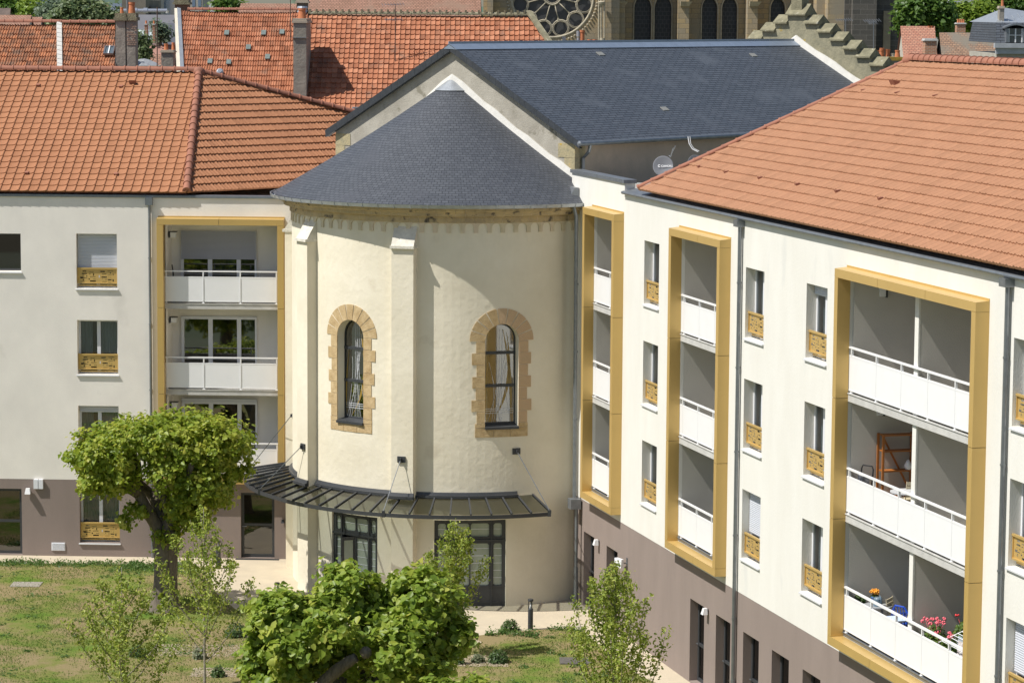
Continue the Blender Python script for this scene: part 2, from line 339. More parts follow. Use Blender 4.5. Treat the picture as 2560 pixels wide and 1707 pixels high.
# ------------------------------------------------------------------ windows and balconies
GH = [(.03, .12, .30, .42), (.10, .20, .80, .87), (.08, .22, .62, .70), (.09, .11, .48, .53), (.19, .23, .44, .50), (.10, .22, .31, .35), (.105, .13, .13, .24),
 (.27, .32, .62, .655), (.385, .41, .50, .68), (.28, .40, .75, .785), (.30, .45, .42, .455), (.26, .295, .22, .30), (.38, .46, .235, .265), (.30, .455, .06, .15),
 (.535, .565, .36, .55), (.57, .70, .78, .87), (.63, .745, .61, .65), (.61, .755, .36, .45), (.63, .65, .25, .29), (.71, .76, .22, .26), (.63, .75, .06, .09),
 (.77, .93, .84, .88), (.84, .865, .67, .76), (.77, .89, .55, .58), (.91, .95, .58, .65), (.85, .87, .36, .40), (.80, .815, .39, .42), (.78, .88, .18, .26), (.91, .94, .07, .26), (.79, .87, .01, .04)]
def window(F, par, u0, u1, z0, z1, guard=True, shutter=0., curtain=1, rec=.25, dark=False, sill=True, mull=True):
    fm = MB(); o0, o1 = -rec-.06, -rec; w = .065
    fm.fbox(F, u0, u0+w, o0, o1, z0, z1); fm.fbox(F, u1-w, u1, o0, o1, z0, z1); fm.fbox(F, u0+w, u1-w, o0, o1, z1-w, z1); fm.fbox(F, u0+w, u1-w, o0, o1, z0, z0+w)
    if mull: um = (u0+u1)/2; fm.fbox(F, um-.055, um+.055, o0, o1+.015, z0+w, z1-w)
    win = obj('window', fm, M_ANTH if dark else M_UPVC, par)
    g = MB(); g.quad(F(u0+w, -rec-.03, z0+w), F(u1-w, -rec-.03, z0+w), F(u1-w, -rec-.03, z1-w), F(u0+w, -rec-.03, z1-w)); obj('pane', g, M_GLASSD if dark else M_GLASS, win)
    if sill:
        sm = MB(); sm.hexa([F(u0-.03, -rec, z0-.05), F(u1+.03, -rec, z0-.05), F(u1+.03, .05, z0-.062), F(u0-.03, .05, z0-.062), F(u0-.03, -rec, z0-.004), F(u1+.03, -rec, z0-.004), F(u1+.03, .05, z0-.03), F(u0-.03, .05, z0-.03)])
        obj('sill', sm, M_SILL, win)
    if curtain:
        c = MB(); spans = {1: [(u0+.05, u0+.42), (u1-.62, u1-.05)], 2: [(u0+.05, u1-.05)], 3: [(u1-.45, u1-.05)]}[curtain]
        for a, b in spans:
            n = int((b-a)/.035); pts = [(a+(b-a)*i/n, -rec-.16+.02*math.sin(i*1.9)) for i in range(n+1)]
            for (ua, oa), (ub, ob) in zip(pts, pts[1:]): c.quad(F(ua, oa, z0+.02), F(ub, ob, z0+.02), F(ub, ob, z1-.05), F(ua, oa, z1-.05))
        obj('curtain', c, M_CURT, win)
    bk = MB(); bk.quad(F(u0-.4, -rec-.9, z0-.4), F(u1+.4, -rec-.9, z0-.4), F(u1+.4, -rec-.9, z1+.4), F(u0-.4, -rec-.9, z1+.4)); obj('room_dark_sheet', bk, M_DARK, win)  # near-black sheet standing in for the unlit room
    if shutter > 0:
        sm = MB(); zb = z1-shutter*(z1-z0); n = max(2, int((z1-zb)/.045))
        for i in range(n):
            a = zb+(z1-zb)*i/n; b = zb+(z1-zb)*(i+1)/n
            pr = [(-rec+.045, a), (-rec+.062, a+.008), (-rec+.062, b-.014), (-rec+.045, b-.006), (-rec+.045, b)]
            for (oa, za), (ob, zb_) in zip(pr, pr[1:]): sm.quad(F(u0+.02, oa, za), F(u1-.02, oa, za), F(u1-.02, ob, zb_), F(u0+.02, ob, zb_))
        sm.fbox(F, u0+.02, u1-.02, -rec+.01, -rec+.044, zb-.02, z1)
        obj('roller_shutter', sm, M_SHUT, win)
    if guard:
        gm = MB(); ga, gb, gz0, gz1 = u0+.02, u1-.02, z0+.17, z0+.60
        holes = [(ga+(gb-ga)*(.03+.94*h[0]), ga+(gb-ga)*(.03+.94*h[1]), gz0+(gz1-gz0)*h[2], gz0+(gz1-gz0)*h[3]) for h in GH]
        holed(gm, F, ga, gb, gz0, gz1, holes, .0, off=-.10)
        gm.fbox(F, ga-.01, gb+.01, -.115, -.06, gz1, gz1+.045); gm.fbox(F, ga-.01, gb+.01, -.112, -.07, gz0-.035, gz0)
        gm.fbox(F, ga-.01, ga+.015, -.113, -.075, gz0, gz1); gm.fbox(F, gb-.015, gb+.01, -.113, -.075, gz0, gz1)
        gm.fbox(F, ga, gb, -.19, -.17, gz0-.12, gz0-.08)
        obj('guard_panel', gm, M_GOLD, win)
    return win
def balcony(F, par, u0, u1, zb, zt, floors, posts, depth=1.5, divider=None, joints_top=(), slabh=.17, wallm=None):
    sm = MB(); g = .006; T_ = .2; D0 = .3
    us = [u0]+list(joints_top)+[u1]
    for a, b in zip(us, us[1:]):
        a2 = a+(g if a != u0 else 0); b2 = b-(g if b != u1 else 0)
        sm.hexa([F(a2, 0, zt-T_), F(b2, 0, zt-T_), F(b2, D0, zt-T_), F(a2, D0, zt-T_), F(a2, 0, zt+.02), F(b2, 0, zt+.02), F(b2, D0, zt-.01), F(a2, D0, zt-.01)])
        sm.fbox(F, a2, b2, 0, D0, zb, zb+T_)
    sm.fbox(F, u0, u1, 0, .012, zt, zt+.06)
    js = [zb+T_]+[z for z in floors[:-1]]+[zt-T_]
    zz = [zb+T_]+[f-.1 for f in floors[:-1]]+[zt-T_]
    zz = sorted(zz)
    for a, b in zip(zz, zz[1:]):
        for x in (u0, u1-T_): sm.fbox(F, x, x+T_, 0, D0, a+g, b-g)
    core = MB(); e = .02
    for x in (u0, u1-T_): core.fbox(F, x+e, x+T_-e, .01, D0-e, zb+e, zt-e)
    core.fbox(F, u0+T_-e, u1-T_+e, .01, D0-e, zb+e, zb+T_-e); core.fbox(F, u0+T_-e, u1-T_+e, .01, D0-e, zt-T_+e, zt-e)
    su = obj('balcony_surround', sm, M_GOLD, par); obj('joint', core, M_GOLDJ, su)
    a, b = u0+T_-.05, u1-T_+.05
    lg = MB(); lg.quad(F(a, -depth, zb+T_-.1), F(b, -depth, zb+T_-.1), F(b, -depth, zt-T_+.1), F(a, -depth, zt-T_+.1))
    for x in (u0+T_+.012, u1-T_-.012): lg.quad(F(x, -.09, zb+T_-.1), F(x, -depth, zb+T_-.1), F(x, -depth, zt-T_+.1), F(x, -.09, zt-T_+.1))
    lg.quad(F(a, 0, zt-T_+.05), F(b, 0, zt-T_+.05), F(b, -depth, zt-T_+.05), F(a, -depth, zt-T_+.05))
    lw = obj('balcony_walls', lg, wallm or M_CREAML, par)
    if divider is not None:
        d = MB(); d.fbox(F, divider-.1, divider+.1, -.10, -.06, zb+T_, zt-T_+.04); pw = obj('party_wall', d, M_CREAM, par)
        d = MB(); d.fbox(F, divider-.097, divider+.097, -depth+.01, -.10, zb+T_, zt-T_+.04); obj('party_wall_side', d, wallm or M_CREAM, pw)
    for i, fz in enumerate(sorted(floors)):
        s_ = MB(); s_.fbox(F, a, b, -depth+.002, (.0 if i else -.004), fz-slabh, fz); s_.fbox(F, a, b, -.03, .02, fz, fz+.02)
        sl_ = obj('floor_slab', s_, M_CONC if i else M_ZINC, par)
        r = MB(); z = fz
        r.fbox(F, a+.04, b-.04, -.06, .0, z+1.02, z+1.06)
        r.fbox(F, a+.04, b-.04, -.05, -.01, z+.83, z+.87); r.fbox(F, a+.04, b-.04, -.05, -.01, z+.07, z+.10)
        for p in posts:
            r.fbox(F, p-.02, p+.02, -.055, -.005, z+.87, z+1.02); r.fbox(F, p-.02, p+.02, -.05, -.012, z+.02, z+.07); r.fbox(F, p-.05, p+.05, -.06, 0, z+.02, z+.032)
            if wallm is None: r.fbox(F, p-.012, p+.012, -.02, .002, z+.10, z+.83)
        rl = obj('railing', r, M_WHITE, par)
        ps = [a+.04]+[p for p in posts if a+.2 < p < b-.2]+[b-.04]
        for p, q in zip(ps, ps[1:]):
            m = MB(); m.fbox(F, p+.004, q-.004, -.03, -.014, z+.10, z+.83); obj('infill_panel', m, M_WHITE, rl)
    return a, b
# ================================================================== GROUND
def fan(mb, pts, z):
    mb.poly([(p[0], p[1], z) for p in pts])
mb = MB(); mb.box((-4000, -20, -1), (4000, 7000, -.012))
M_EARTH = mat('town_ground', (.16, .15, .11), .95, .3, .05, rgb2=(.08, .11, .05))
struct('ground', mb, M_EARTH)
M_PAVE = mat('pale_stabilised_sand', (.53, .455, .335), .95, .2, 1.1, .35, 60, rgb2=(.46, .395, .295), spots=((.37, .33, .27), .8, .64))
mb = MB(); mb.quad((-32, 48, -.004), (14, 48, -.004), (14, 92, -.004), (-32, 92, -.004)); struct('courtyard_paving', mb, M_PAVE)
LAWN = [(-32, 48), (11, 48), (8.6, 56), (5.6, 65), (4.55, 69.3), (3.83, 71.7), (3.45, 72.5), (2.8, 74.7), (2.35, 76.6), (2.02, 77.9), (1.42, 78.14), (.28, 77.74), (-.51, 77.41), (-1.07, 77.04), (-3.2, 76.6), (-5.4, 77.2), (-6.9, 78.3), (-8.1, 80.5), (-8.9, 82.8), (-9.4, 85.2), (-9.9, 86.8), (-11.4, 86.95), (-32, 87.1)]
def lawn_mat():
    m = bpy.data.materials.new('worn_lawn'); m.use_nodes = True; nt = m.node_tree; N = nt.nodes; L = nt.links; b = N['Principled BSDF']; b.inputs['Roughness'].default_value = .95; b.inputs['Specular IOR Level'].default_value = .1
    tc = N.new('ShaderNodeTexCoord')
    def noise(s, d, st=(1, 1, 1)):
        mp = N.new('ShaderNodeMapping'); mp.inputs['Scale'].default_value = st; L.new(tc.outputs['Object'], mp.inputs[0])
        n = N.new('ShaderNodeTexNoise'); n.inputs['Scale'].default_value = s; n.inputs['Detail'].default_value = d; n.inputs['Roughness'].default_value = .65; L.new(mp.outputs[0], n.inputs[0]); return n.outputs[0]
    r = N.new('ShaderNodeValToRGB'); el = r.color_ramp.elements; el[0].position = .36; el[1].position = .56; e = el.new(.46)
    el[0].color = (.115, .19, .028, 1); el[1].color = (.19, .20, .058, 1); el[2].color = (.27, .215, .11, 1)
    L.new(noise(.55, 9), r.inputs[0])
    hs = N.new('ShaderNodeHueSaturation'); mr = N.new('ShaderNodeMapRange'); mr.inputs[3].default_value = .55; mr.inputs[4].default_value = 1.45
    L.new(noise(26, 5), mr.inputs[0]); L.new(mr.outputs[0], hs.inputs['Value']); L.new(r.outputs[0], hs.inputs['Color']); L.new(hs.outputs[0], b.inputs['Base Color'])
    bm = N.new('ShaderNodeBump'); bm.inputs['Strength'].default_value = .9; bm.inputs['Distance'].default_value = .05; L.new(noise(30, 5), bm.inputs['Height']); L.new(bm.outputs[0], b.inputs['Normal'])
    return m
mb = MB(); fan(mb, LAWN, .004); struct('lawn', mb, lawn_mat())
# ================================================================== LEFT APARTMENT WING
BL = thing('apartment_building', 'cream apartment building on the left with hipped red tiled roof and taupe ground floor', 'apartment building', FL(-8, -5, 0), 'new apartment buildings round the courtyard')
wins = [(-3.84, 10.37), (-3.84, 7.62), (-3.84, 4.87)]
HL = [(-1.05, 2.62, 2.6, 10.74), (-6.95, -5.61, 9.15, 10.35)]+[(u, u+1.30, z-1.73, z) for u, z in wins]
HLG = [(-3.83, -2.54, .45, 2.14), (-6.95, -5.70, .03, 2.16), (1.36, 2.44, .02, 2.13)]
mb = MB(); holed(mb, FL, -22, 6.0, 2.48, 11.53, HL, .31)
mb.quad(FL(-22, 0, 0), FL(-22, -13, 0), FL(-22, -13, 11.5), FL(-22, 0, 11.5)); mb.quad(FL(-22, -13, 0), FL(6, -13, 0), FL(6, -13, 11.5), FL(-22, -13, 11.5)); mb.quad(FL(6, -13, 0), FL(6, 0, 0), FL(6, 0, 11.5), FL(6, -13, 11.5))
mb.quad(FL(-22, -.35, 11.45), FL(6, -.35, 11.45), FL(6, -13, 11.45), FL(-22, -13, 11.45))
mb.quad(FL(-22, -.35, 11.53), FL(6, -.35, 11.53), FL(6, 0, 11.53), FL(-22, 0, 11.53))
obj('wall', mb, M_CREAML, BL)
mb = MB(); holed(mb, FL, -22, 6.0, -.05, 2.475, HLG, .31); obj('ground_floor_wall', mb, M_BROWN, BL)
for i, (u, z) in enumerate(wins): window(FL, BL, u, u+1.30, z-1.73, z, shutter=(.63, 0, .12)[i], curtain=(1, 1, 1)[i])
window(FL, BL, -6.95, -5.61, 9.15, 10.35, guard=False, dark=True, curtain=0, mull=False)
window(FL, BL, -3.83, -2.54, .45, 2.14, curtain=2)
def glazed_door(F, par, u0, u1, z0, z1, rec=.2, split=.5, name='door'):
    m = MB(); w = .09; o0, o1 = -rec-.06, -rec; zs = z0+(z1-z0)*split
    for a, b, c, d in ((u0, u0+w, z0, z1), (u1-w, u1, z0, z1), (u0+w, u1-w, z1-w, z1), (u0+w, u1-w, z0, z0+w), (u0+w, u1-w, zs-.04, zs+.04)): m.fbox(F, a, b, o0, o1, c, d)
    d_ = obj(name, m, M_ANTH, par); g = MB(); g.quad(F(u0+w, -rec-.03, z0+w), F(u1-w, -rec-.03, z0+w), F(u1-w, -rec-.03, z1-w), F(u0+w, -rec-.03, z1-w)); obj('pane', g, M_GLASSD, d_)
    h = MB(); h.tube([F(u0+w*.5, -rec+.01, z0+1.0), F(u0+w*.5, -rec+.05, z0+1.0), F(u0+w*.5+.13, -rec+.05, z0+1.0)], .011); obj('handle', h, M_PIPE, d_)
    bk = MB(); bk.quad(F(u0-.4, -rec-1.4, z0-.1), F(u1+.4, -rec-1.4, z0-.1), F(u1+.4, -rec-1.4, z1+.4), F(u0-.4, -rec-1.4, z1+.4)); obj('room_dark_sheet', bk, M_DARK, d_)  # black sheet behind the door paints the darkness inside
    return d_
glazed_door(FL, BL, -6.95, -5.70, .03, 2.16, .12); glazed_door(FL, BL, 1.36, 2.44, .03, 2.13, .12)
balcony(FL, BL, -1.22, 2.80, 2.45, 10.90, (8.17, 5.42, 2.67), (-.98, .20, 1.38, 2.53), depth=1.3, joints_top=(.75,), slabh=.16)
for k, zf in enumerate((8.17, 5.42, 2.67)):          # wide glazed door behind each balcony
    m = MB(); zt = zf+2.22; a, b = -.70, 1.74
    for x0, x1 in ((a, a+.09), (.17, .31), (1.10, 1.23), (b-.06, b)): m.fbox(FL, x0, x1, -1.29, -1.22, zf, zt)
    m.fbox(FL, a, b, -1.29, -1.23, zt-.09, zt)
    w_ = obj('balcony_door', m, M_UPVC, BL); g = MB(); g.quad(FL(a, -1.26, zf), FL(b, -1.26, zf), FL(b, -1.26, zt), FL(a, -1.26, zt)); obj('pane', g, glass_mat('reflecting_glass', (.22, .25, .24), .22), w_)
    h = MB()
    for zz in (zf+.62, zf+.84): h.tube([FL(a+.1, -1.235, zz), FL(b-.05, -1.235, zz)], .008, 6)
    obj('guard_rail', h, M_UPVC, w_)
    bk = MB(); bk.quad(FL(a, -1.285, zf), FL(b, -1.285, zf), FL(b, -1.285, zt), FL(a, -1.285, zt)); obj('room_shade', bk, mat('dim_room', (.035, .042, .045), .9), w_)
    c = MB(); n = 14
    for x0, x1 in (((1.24, 1.68), (.34, 1.05)) if k == 0 else ((1.3, 1.68),)):
        for i in range(n):
            c.quad(FL(x0+(x1-x0)*i/n, -1.28+.012*(i % 2), zf), FL(x0+(x1-x0)*(i+1)/n, -1.28+.012*((i+1) % 2), zf), FL(x0+(x1-x0)*(i+1)/n, -1.28+.012*((i+1) % 2), zt-.1), FL(x0+(x1-x0)*i/n, -1.28+.012*(i % 2), zt-.1))
    obj('curtain', c, M_CURT, w_)
    if k == 0:
        s_ = MB(); n = 24
        for i in range(n):
            z0 = zf+.1+1.22*0+1.35+(.78)*i/n; z0 = zt-.90+.90*i/n; z1 = z0+.90/n
            s_.quad(FL(a+.02, -1.20, z0), FL(b-.02, -1.20, z0), FL(b-.02, -1.185, z0+.008), FL(a+.02, -1.185, z0+.008)); s_.quad(FL(a+.02, -1.185, z0+.008), FL(b-.02, -1.185, z0+.008), FL(b-.02, -1.195, z1), FL(a+.02, -1.195, z1))
        obj('roller_shutter', s_, mat('mid_grey_shutter', (.40, .41, .46), .5), w_)
    if k == 2:
        s_ = MB(); s_.fbox(FL, a, b, -1.22, -1.12, zt-.02, zt+.10); obj('shutter_box', s_, M_SHUT, w_)
# roof of the left wing
def rng(a, b): return lambda t: a+(b-a)*t
C1 = V(FL(-.29, .1, 11.72)); AP = V((-10.62, 94.6, 15.35)); EP = V((-7.21, 91.27, 11.72))
TLn = math.hypot(6.6, 3.63); sv = (V(FL(0, -6.5, 15.35))-V(FL(0, .1, 11.72))).normalized()
ua = (AP-V(FL.o)).dot(FL.d)
mb = MB(); tiled(mb, FL(0, .1, 11.72), FL.d, sv, TLn, lambda t: -22, lambda t: -.29+(ua+.29)*t/TLn, .297, TLn/22, PROF1, lip=.026)
rl_ = obj('roof', mb, M_ROOFL, BL, recalc=False)
e2 = (EP-C1).normalized(); FH = V((2.1, 100.7, 11.72)); w2 = (AP-C1); s2 = (w2-e2*w2.dot(e2)).normalized(); T2 = w2.dot(s2); ax = w2.dot(e2); LX = (FH-C1).dot(e2)
# horizontal course lines, bounded by the two hips
mb = MB(); tiled(mb, C1, e2, s2, T2, lambda t: ax*t/T2, lambda t: LX+(ax-LX)*t/T2, .30, T2/17, PROF, lip=.045)
obj('roof', mb, M_ROOFL, BL, recalc=False)
mb = MB(); mb.quad(FL(-22, 0, 11.66), C1+V((0, 0, -.06)), C1+V((0, 0, -.06))+sv*.3, FL(-22, 0, 11.66)+sv*.3)
B2 = V(FL(-22, -13, 11.72)); mb.poly([FL(-22, -6.5, 15.33), AP+V((0, 0, -.03)), FH, B2]); obj('roof_back', mb, M_RIDGE, BL)
mb = MB(); ridge(mb, FL(-22, -6.5, 15.37), AP+V((0, 0, .03)), .12, .42); ridge(mb, C1+V((0, 0, .02)), AP, .115, .40); ridge(mb, FH, AP, .115, .42); obj('ridge_tiles', mb, M_RIDGE, BL)
mb = MB(); mb.lathe(AP+V((0, 0, -.03)), [(.2, -.08), (.21, .05), (.16, .15), (.06, .2)], 12); obj('hip_cap', mb, M_RIDGE, BL, smooth=True)
SN = FL.d.cross(sv).normalized(); SN = SN if SN.z > 0 else -SN
def vent(mb, P, e, s, n, w=.12, l=.14, h=.06):
    mb.hexa([P-e*w/2, P+e*w/2, P+e*w/2+s*l, P-e*w/2+s*l, P-e*w/2+n*h, P+e*w/2+n*h, P+e*w/2+s*l+n*.03, P-e*w/2+s*l+n*.03])
for (u, t) in ((-6.16, 6.45), (-3.36, 6.4), (-5.55, .95), (-2.68, .92)): mb = MB(); vent(mb, FL(u, .1, 11.72)+sv*t+SN*.02, FL.d, sv, SN); obj('vent_tile', mb, M_RIDGE, BL)
mb = MB(); vent(mb, FL(-3.0, .1, 11.72)+sv*6.62+SN*.04, FL.d, sv, SN, .22, .16, .14); obj('vent_outlet', mb, M_RIDGE, BL)
mb = MB(); mb.fbox(FL, -22, 2.95, 0, .05, 11.53, 11.60); mb.fbox(FL, -22, 2.95, -.30, .0, 11.55, 11.615); obj('gutter', mb, M_ZINC, BL)
mb = MB(); mb.tube([FL(-1.48, .07, 11.4), FL(-1.48, .07, 0)], .045, 10)
for z in (9.6, 7.5, 5.4, 3.4, 1.4): mb.lathe(FL(-1.48, .07, z), [(.056, 0), (.056, .04)], 10)
mb.fbox(FL, -1.60, -1.38, .0, .16, 11.30, 11.54); obj('downpipe', mb, M_PIPE, BL)
mb = MB(); mb.fbox(FL, -5.29, -5.15, 0, .09, 2.18, 2.48); mb.fbox(FL, -5.13, -4.99, 0, .09, 2.18, 2.48); tag(obj('wall_box', mb, M_UPVC, None, FL(-5.14, 0, 2.2)), 'white twin junction box high on the taupe wall at the left', 'junction box')
def lamp(F, u, z, label, s=1., m=None, group='wall lamps'):
    l = thing('wall_lamp', label, 'wall lamp', F(u, 0, z), group)
    b = MB(); b.fbox(F, u-.03*s, u+.03*s, 0, .06*s, z-.02*s, z+.05*s); obj('bracket', b, M_ANTH if m is None else m, l)
    h = MB(); h.hexa([F(u-.09*s, .05*s, z-.10*s), F(u+.09*s, .05*s, z-.10*s), F(u+.09*s, .20*s, z-.10*s), F(u-.09*s, .20*s, z-.10*s), F(u-.06*s, .05*s, z+.08*s), F(u+.06*s, .05*s, z+.08*s), F(u+.06*s, .15*s, z+.08*s), F(u-.06*s, .15*s, z+.08*s)])
    obj('lamp_housing', h, M_WHITE if m is None else m, l); return l
lamp(FL, -5.47, 2.12, 'small white wedge lamp on the taupe wall beside the leftmost glazed door')
lamp(FL, 2.72, 1.24, 'small dark cylindrical lamp right of the glazed door behind the canopy', .6, M_ANTH)
for k, z in enumerate((10.30, 7.57, 4.83)):
    l = thing('wall_lamp', ('topmost', 'middle', 'lowest')[k]+' of the three small hooded lamps in the left building\'s gold framed balconies', 'wall lamp', FL(-1.0, -.5, z), 'wall lamps')
    b = MB(); b.fbox(FL, -.98, -.72, -.75, -.55, z+.10, z+.12); b.fbox(FL, -.98, -.95, -.75, -.55, z-.08, z+.10); obj('bracket', b, M_ANTH, l); b = MB(); b.fbox(FL, -.93, -.76, -.74, -.57, z-.07, z+.09); obj('lamp_housing', b, M_WHITE, l)
mb = MB(); mb.fbox(FL, -4.75, -4.31, 0, .02, .17, .43)
for i in range(8): mb.fbox(FL, -4.73, -4.33, .02, .035, .185+i*.03, .20+i*.03)
tag(obj('wall_vent', mb, M_UPVC, None, FL(-4.5, 0, .2)), 'white slatted vent grille low on the taupe wall', 'vent grille')
# ================================================================== RIGHT APARTMENT WING
BR = thing('apartment_building', 'cream apartment building on the right with three gold framed balcony stacks and pale red roof', 'apartment building', FR(8, -5, 0), 'new apartment buildings round the courtyard')
colsR = [-1.53, 6.55, 10.65, 21.67]; tops = (11.28, 8.53, 5.78)
HR = [(-6.24, -3.60, 3.56, 11.66), (1.64, 5.27, 3.56, 11.66), (13.28, 20.36, 3.56, 11.66)]+[(u, u+1.30, z-1.73, z) for u in colsR for z in tops]
GD = [(-7.0, -5.93), (-4.72, -3.66), (2.72, 3.84), (4.75, 5.84), (6.78, 7.90), (8.80, 9.95), (10.85, 11.98), (12.9, 14.0)]
HRG = [(a, b, (0.03 if i < 4 else .0), 2.23) for i, (a, b) in enumerate(GD)]
mb = MB(); holed(mb, FR, -8.55, 27, 3.15, 12.42, HR, .31); mb.quad(FR(-8.55, 0, 12.42), FR(-3.36, 0, 12.42), FR(-3.36, 0, 12.72), FR(-8.55, 0, 12.72))
mb.quad(FR(-8.55, 0, 12.72), FR(-3.36, 0, 12.72), FR(-3.36, -.3, 12.72), FR(-8.55, -.3, 12.72)); mb.quad(FR(-3.36, 0, 12.3), FR(-3.36, -.3, 12.3), FR(-3.36, -.3, 12.72), FR(-3.36, 0, 12.72)); mb.quad(FR(-8.55, -.3, 12.0), FR(-3.36, -.3, 12.0), FR(-3.36, -.3, 12.72), FR(-8.55, -.3, 12.72))
mb.quad(FR(-8.55, 0, 0), FR(-8.55, -13, 0), FR(-8.55, -13, 12.4), FR(-8.55, 0, 12.4)); mb.quad(FR(-8.55, -13, 0), FR(27, -13, 0), FR(27, -13, 12.4), FR(-8.55, -13, 12.4)); mb.quad(FR(27, -13, 0), FR(27, 0, 0), FR(27, 0, 12.4), FR(27, -13, 12.4))
mb.quad(FR(-8.55, -.3, 12.2), FR(27, -.3, 12.2), FR(27, -13, 12.2), FR(-8.55, -13, 12.2))
obj('wall', mb, M_CREAM, BR)
mb = MB(); holed(mb, FR, -8.55, 27, -.05, 3.145, HRG, .31); obj('ground_floor_wall', mb, M_BROWN, BR)
SH = {(1, 2): .62, (3, 2): .62, (2, 0): .14}
for i, u in enumerate(colsR):
    for k, z in enumerate(tops): window(FR, BR, u, u+1.30, z-1.73, z, shutter=SH.get((i, k), 0), curtain=1+(i+k) % 2*0)
for i, (a, b) in enumerate(GD): glazed_door(FR, BR, a, b, .03, 2.22, .22, .45) if i < 8 else None
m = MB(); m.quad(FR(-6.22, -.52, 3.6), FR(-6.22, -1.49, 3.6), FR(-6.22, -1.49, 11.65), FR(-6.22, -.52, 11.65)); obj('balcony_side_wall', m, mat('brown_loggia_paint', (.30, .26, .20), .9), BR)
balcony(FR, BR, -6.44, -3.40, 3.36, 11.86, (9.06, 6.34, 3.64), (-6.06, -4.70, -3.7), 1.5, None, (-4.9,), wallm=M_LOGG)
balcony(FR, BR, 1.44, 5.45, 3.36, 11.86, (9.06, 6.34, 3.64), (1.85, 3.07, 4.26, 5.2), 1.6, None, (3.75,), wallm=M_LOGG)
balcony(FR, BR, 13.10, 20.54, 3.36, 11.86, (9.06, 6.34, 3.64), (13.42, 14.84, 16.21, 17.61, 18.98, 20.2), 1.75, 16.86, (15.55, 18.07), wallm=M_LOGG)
# roof
C0 = V(FR(-1.66, .12, 12.66)); AR = V(FR(1.25, -6.5, 16.22)); TR_ = math.hypot(6.62, 3.56); svr = (V(FR(0, -6.5, 16.22))-V(FR(0, .12, 12.66))).normalized()
mb = MB(); tiled(mb, FR(0, .12, 12.66), FR.d, svr, TR_, lambda t: -1.66+2.91*t/TR_, lambda t: 27.5, .30, TR_/21, PROF, lip=.040, jit=.005)
obj('roof', mb, M_ROOFR, BR, recalc=False)
mb = MB(); mb.poly([FR(1.25, -6.5, 16.2), FR(27.5, -6.5, 16.2), FR(27.5, -13, 12.6), FR(-1.66, -13, 12.6)]); mb.poly([FR(-1.66, .12, 12.62), FR(1.25, -6.5, 16.18), FR(-1.66, -13, 12.6)]); obj('roof_back', mb, M_RIDGE, BR)
mb = MB(); ridge(mb, FR(1.3, -6.5, 16.24), FR(27.5, -6.5, 16.24), .13, .36); ridge(mb, FR(-1.7, .15, 12.68), FR(1.25, -6.5, 16.22), .075, .42); obj('ridge_tiles', mb, M_RIDGE, BR)
mb = MB(); mb.lathe(AR+V((0, 0, -.03)), [(.2, -.08), (.23, .05), (.17, .17), (.06, .22)], 12); obj('hip_cap', mb, M_RIDGE, BR, smooth=True)
SNR = FR.d.cross(svr).normalized(); SNR = SNR if SNR.z > 0 else -SNR
for u, t in ((1.75, 5.75), (4.0, 5.75), (6.4, 5.75), (-.2, 1.35), (2.05, 1.30), (4.6, 1.30), (7.2, 1.30), (9.8, 1.30), (12.4, 1.3)): mb = MB(); vent(mb, FR(u, .12, 12.66)+svr*t+SNR*.02, FR.d, svr, SNR, .10, .12, .07); obj('vent_tile', mb, M_RIDGE, BR)
mb = MB(); vent(mb, FR(3.0, .12, 12.66)+svr*6.15+SNR*.05, FR.d, svr, SNR, .30, .16, .15); obj('vent_outlet', mb, M_RIDGE, BR)
mb = MB(); mb.hexa([FR(-3.36, -.30, 12.42), FR(27.2, -.30, 12.42), FR(27.2, .06, 12.42), FR(-3.36, .06, 12.42), FR(-3.36, -.30, 12.58), FR(27.2, -.30, 12.58), FR(27.2, .06, 12.51), FR(-3.36, .06, 12.51)])
mb.fbox(FR, -8.6, -3.30, -.33, .05, 12.72, 12.82)
mb.tube([FR(-3.3, .09, 12.47), FR(27, .09, 12.47)], .045, 8)
obj('gutter', mb, M_ZINC, BR)
def hopper_pipe(F, par, u, ztop, zbot=0, box=True, off=.08):
    m = MB(); m.tube([F(u, off, ztop), F(u, off, zbot)], .05, 10); z = ztop-1.4
    while z > .5: m.lathe(F(u, off, z), [(.062, 0), (.062, .04)], 10); z -= 2.1
    if box: m.fbox(F, u-.16, u+.13, 0, .2, ztop, ztop+.17)
    m.lathe(F(u, off, zbot), [(.065, 0), (.065, .9)], 10)
    return obj('downpipe', m, M_PIPE, par)
hopper_pipe(FR, BR, 6.30, 12.25); hopper_pipe(FR, BR, 21.5, 12.25)
for u, z, lab, s in ((-5.45, 2.2, 'white wedge lamp between the two doors nearest the round tower', .9), (4.15, 2.2, 'white wedge lamp on the taupe wall between two tall dark doors left of the downpipe', .9)): lamp(FR, u, z, lab, s)
fl = thing('floodlight', 'white floodlight on an arm by the slim sapling on the right', 'floodlight', FR(-2.8, 0, 2.1)); mb = MB(); mb.hexa([FR(-2.98, .2, 1.98), FR(-2.68, .14, 1.98), FR(-2.66, .22, 1.98), FR(-2.96, .3, 1.98), FR(-3.02, .2, 2.22), FR(-2.70, .12, 2.22), FR(-2.66, .2, 2.22), FR(-3.0, .3, 2.22)]); obj('lamp_housing', mb, M_WHITE, fl)
mb = MB(); mb.tube([FR(-2.75, 0, 2.1), FR(-2.75, .17, 2.1)], .02); mb.fbox(FR, -2.80, -2.70, 0, .02, 2.0, 2.25); obj('bracket', mb, M_PIPE, fl)
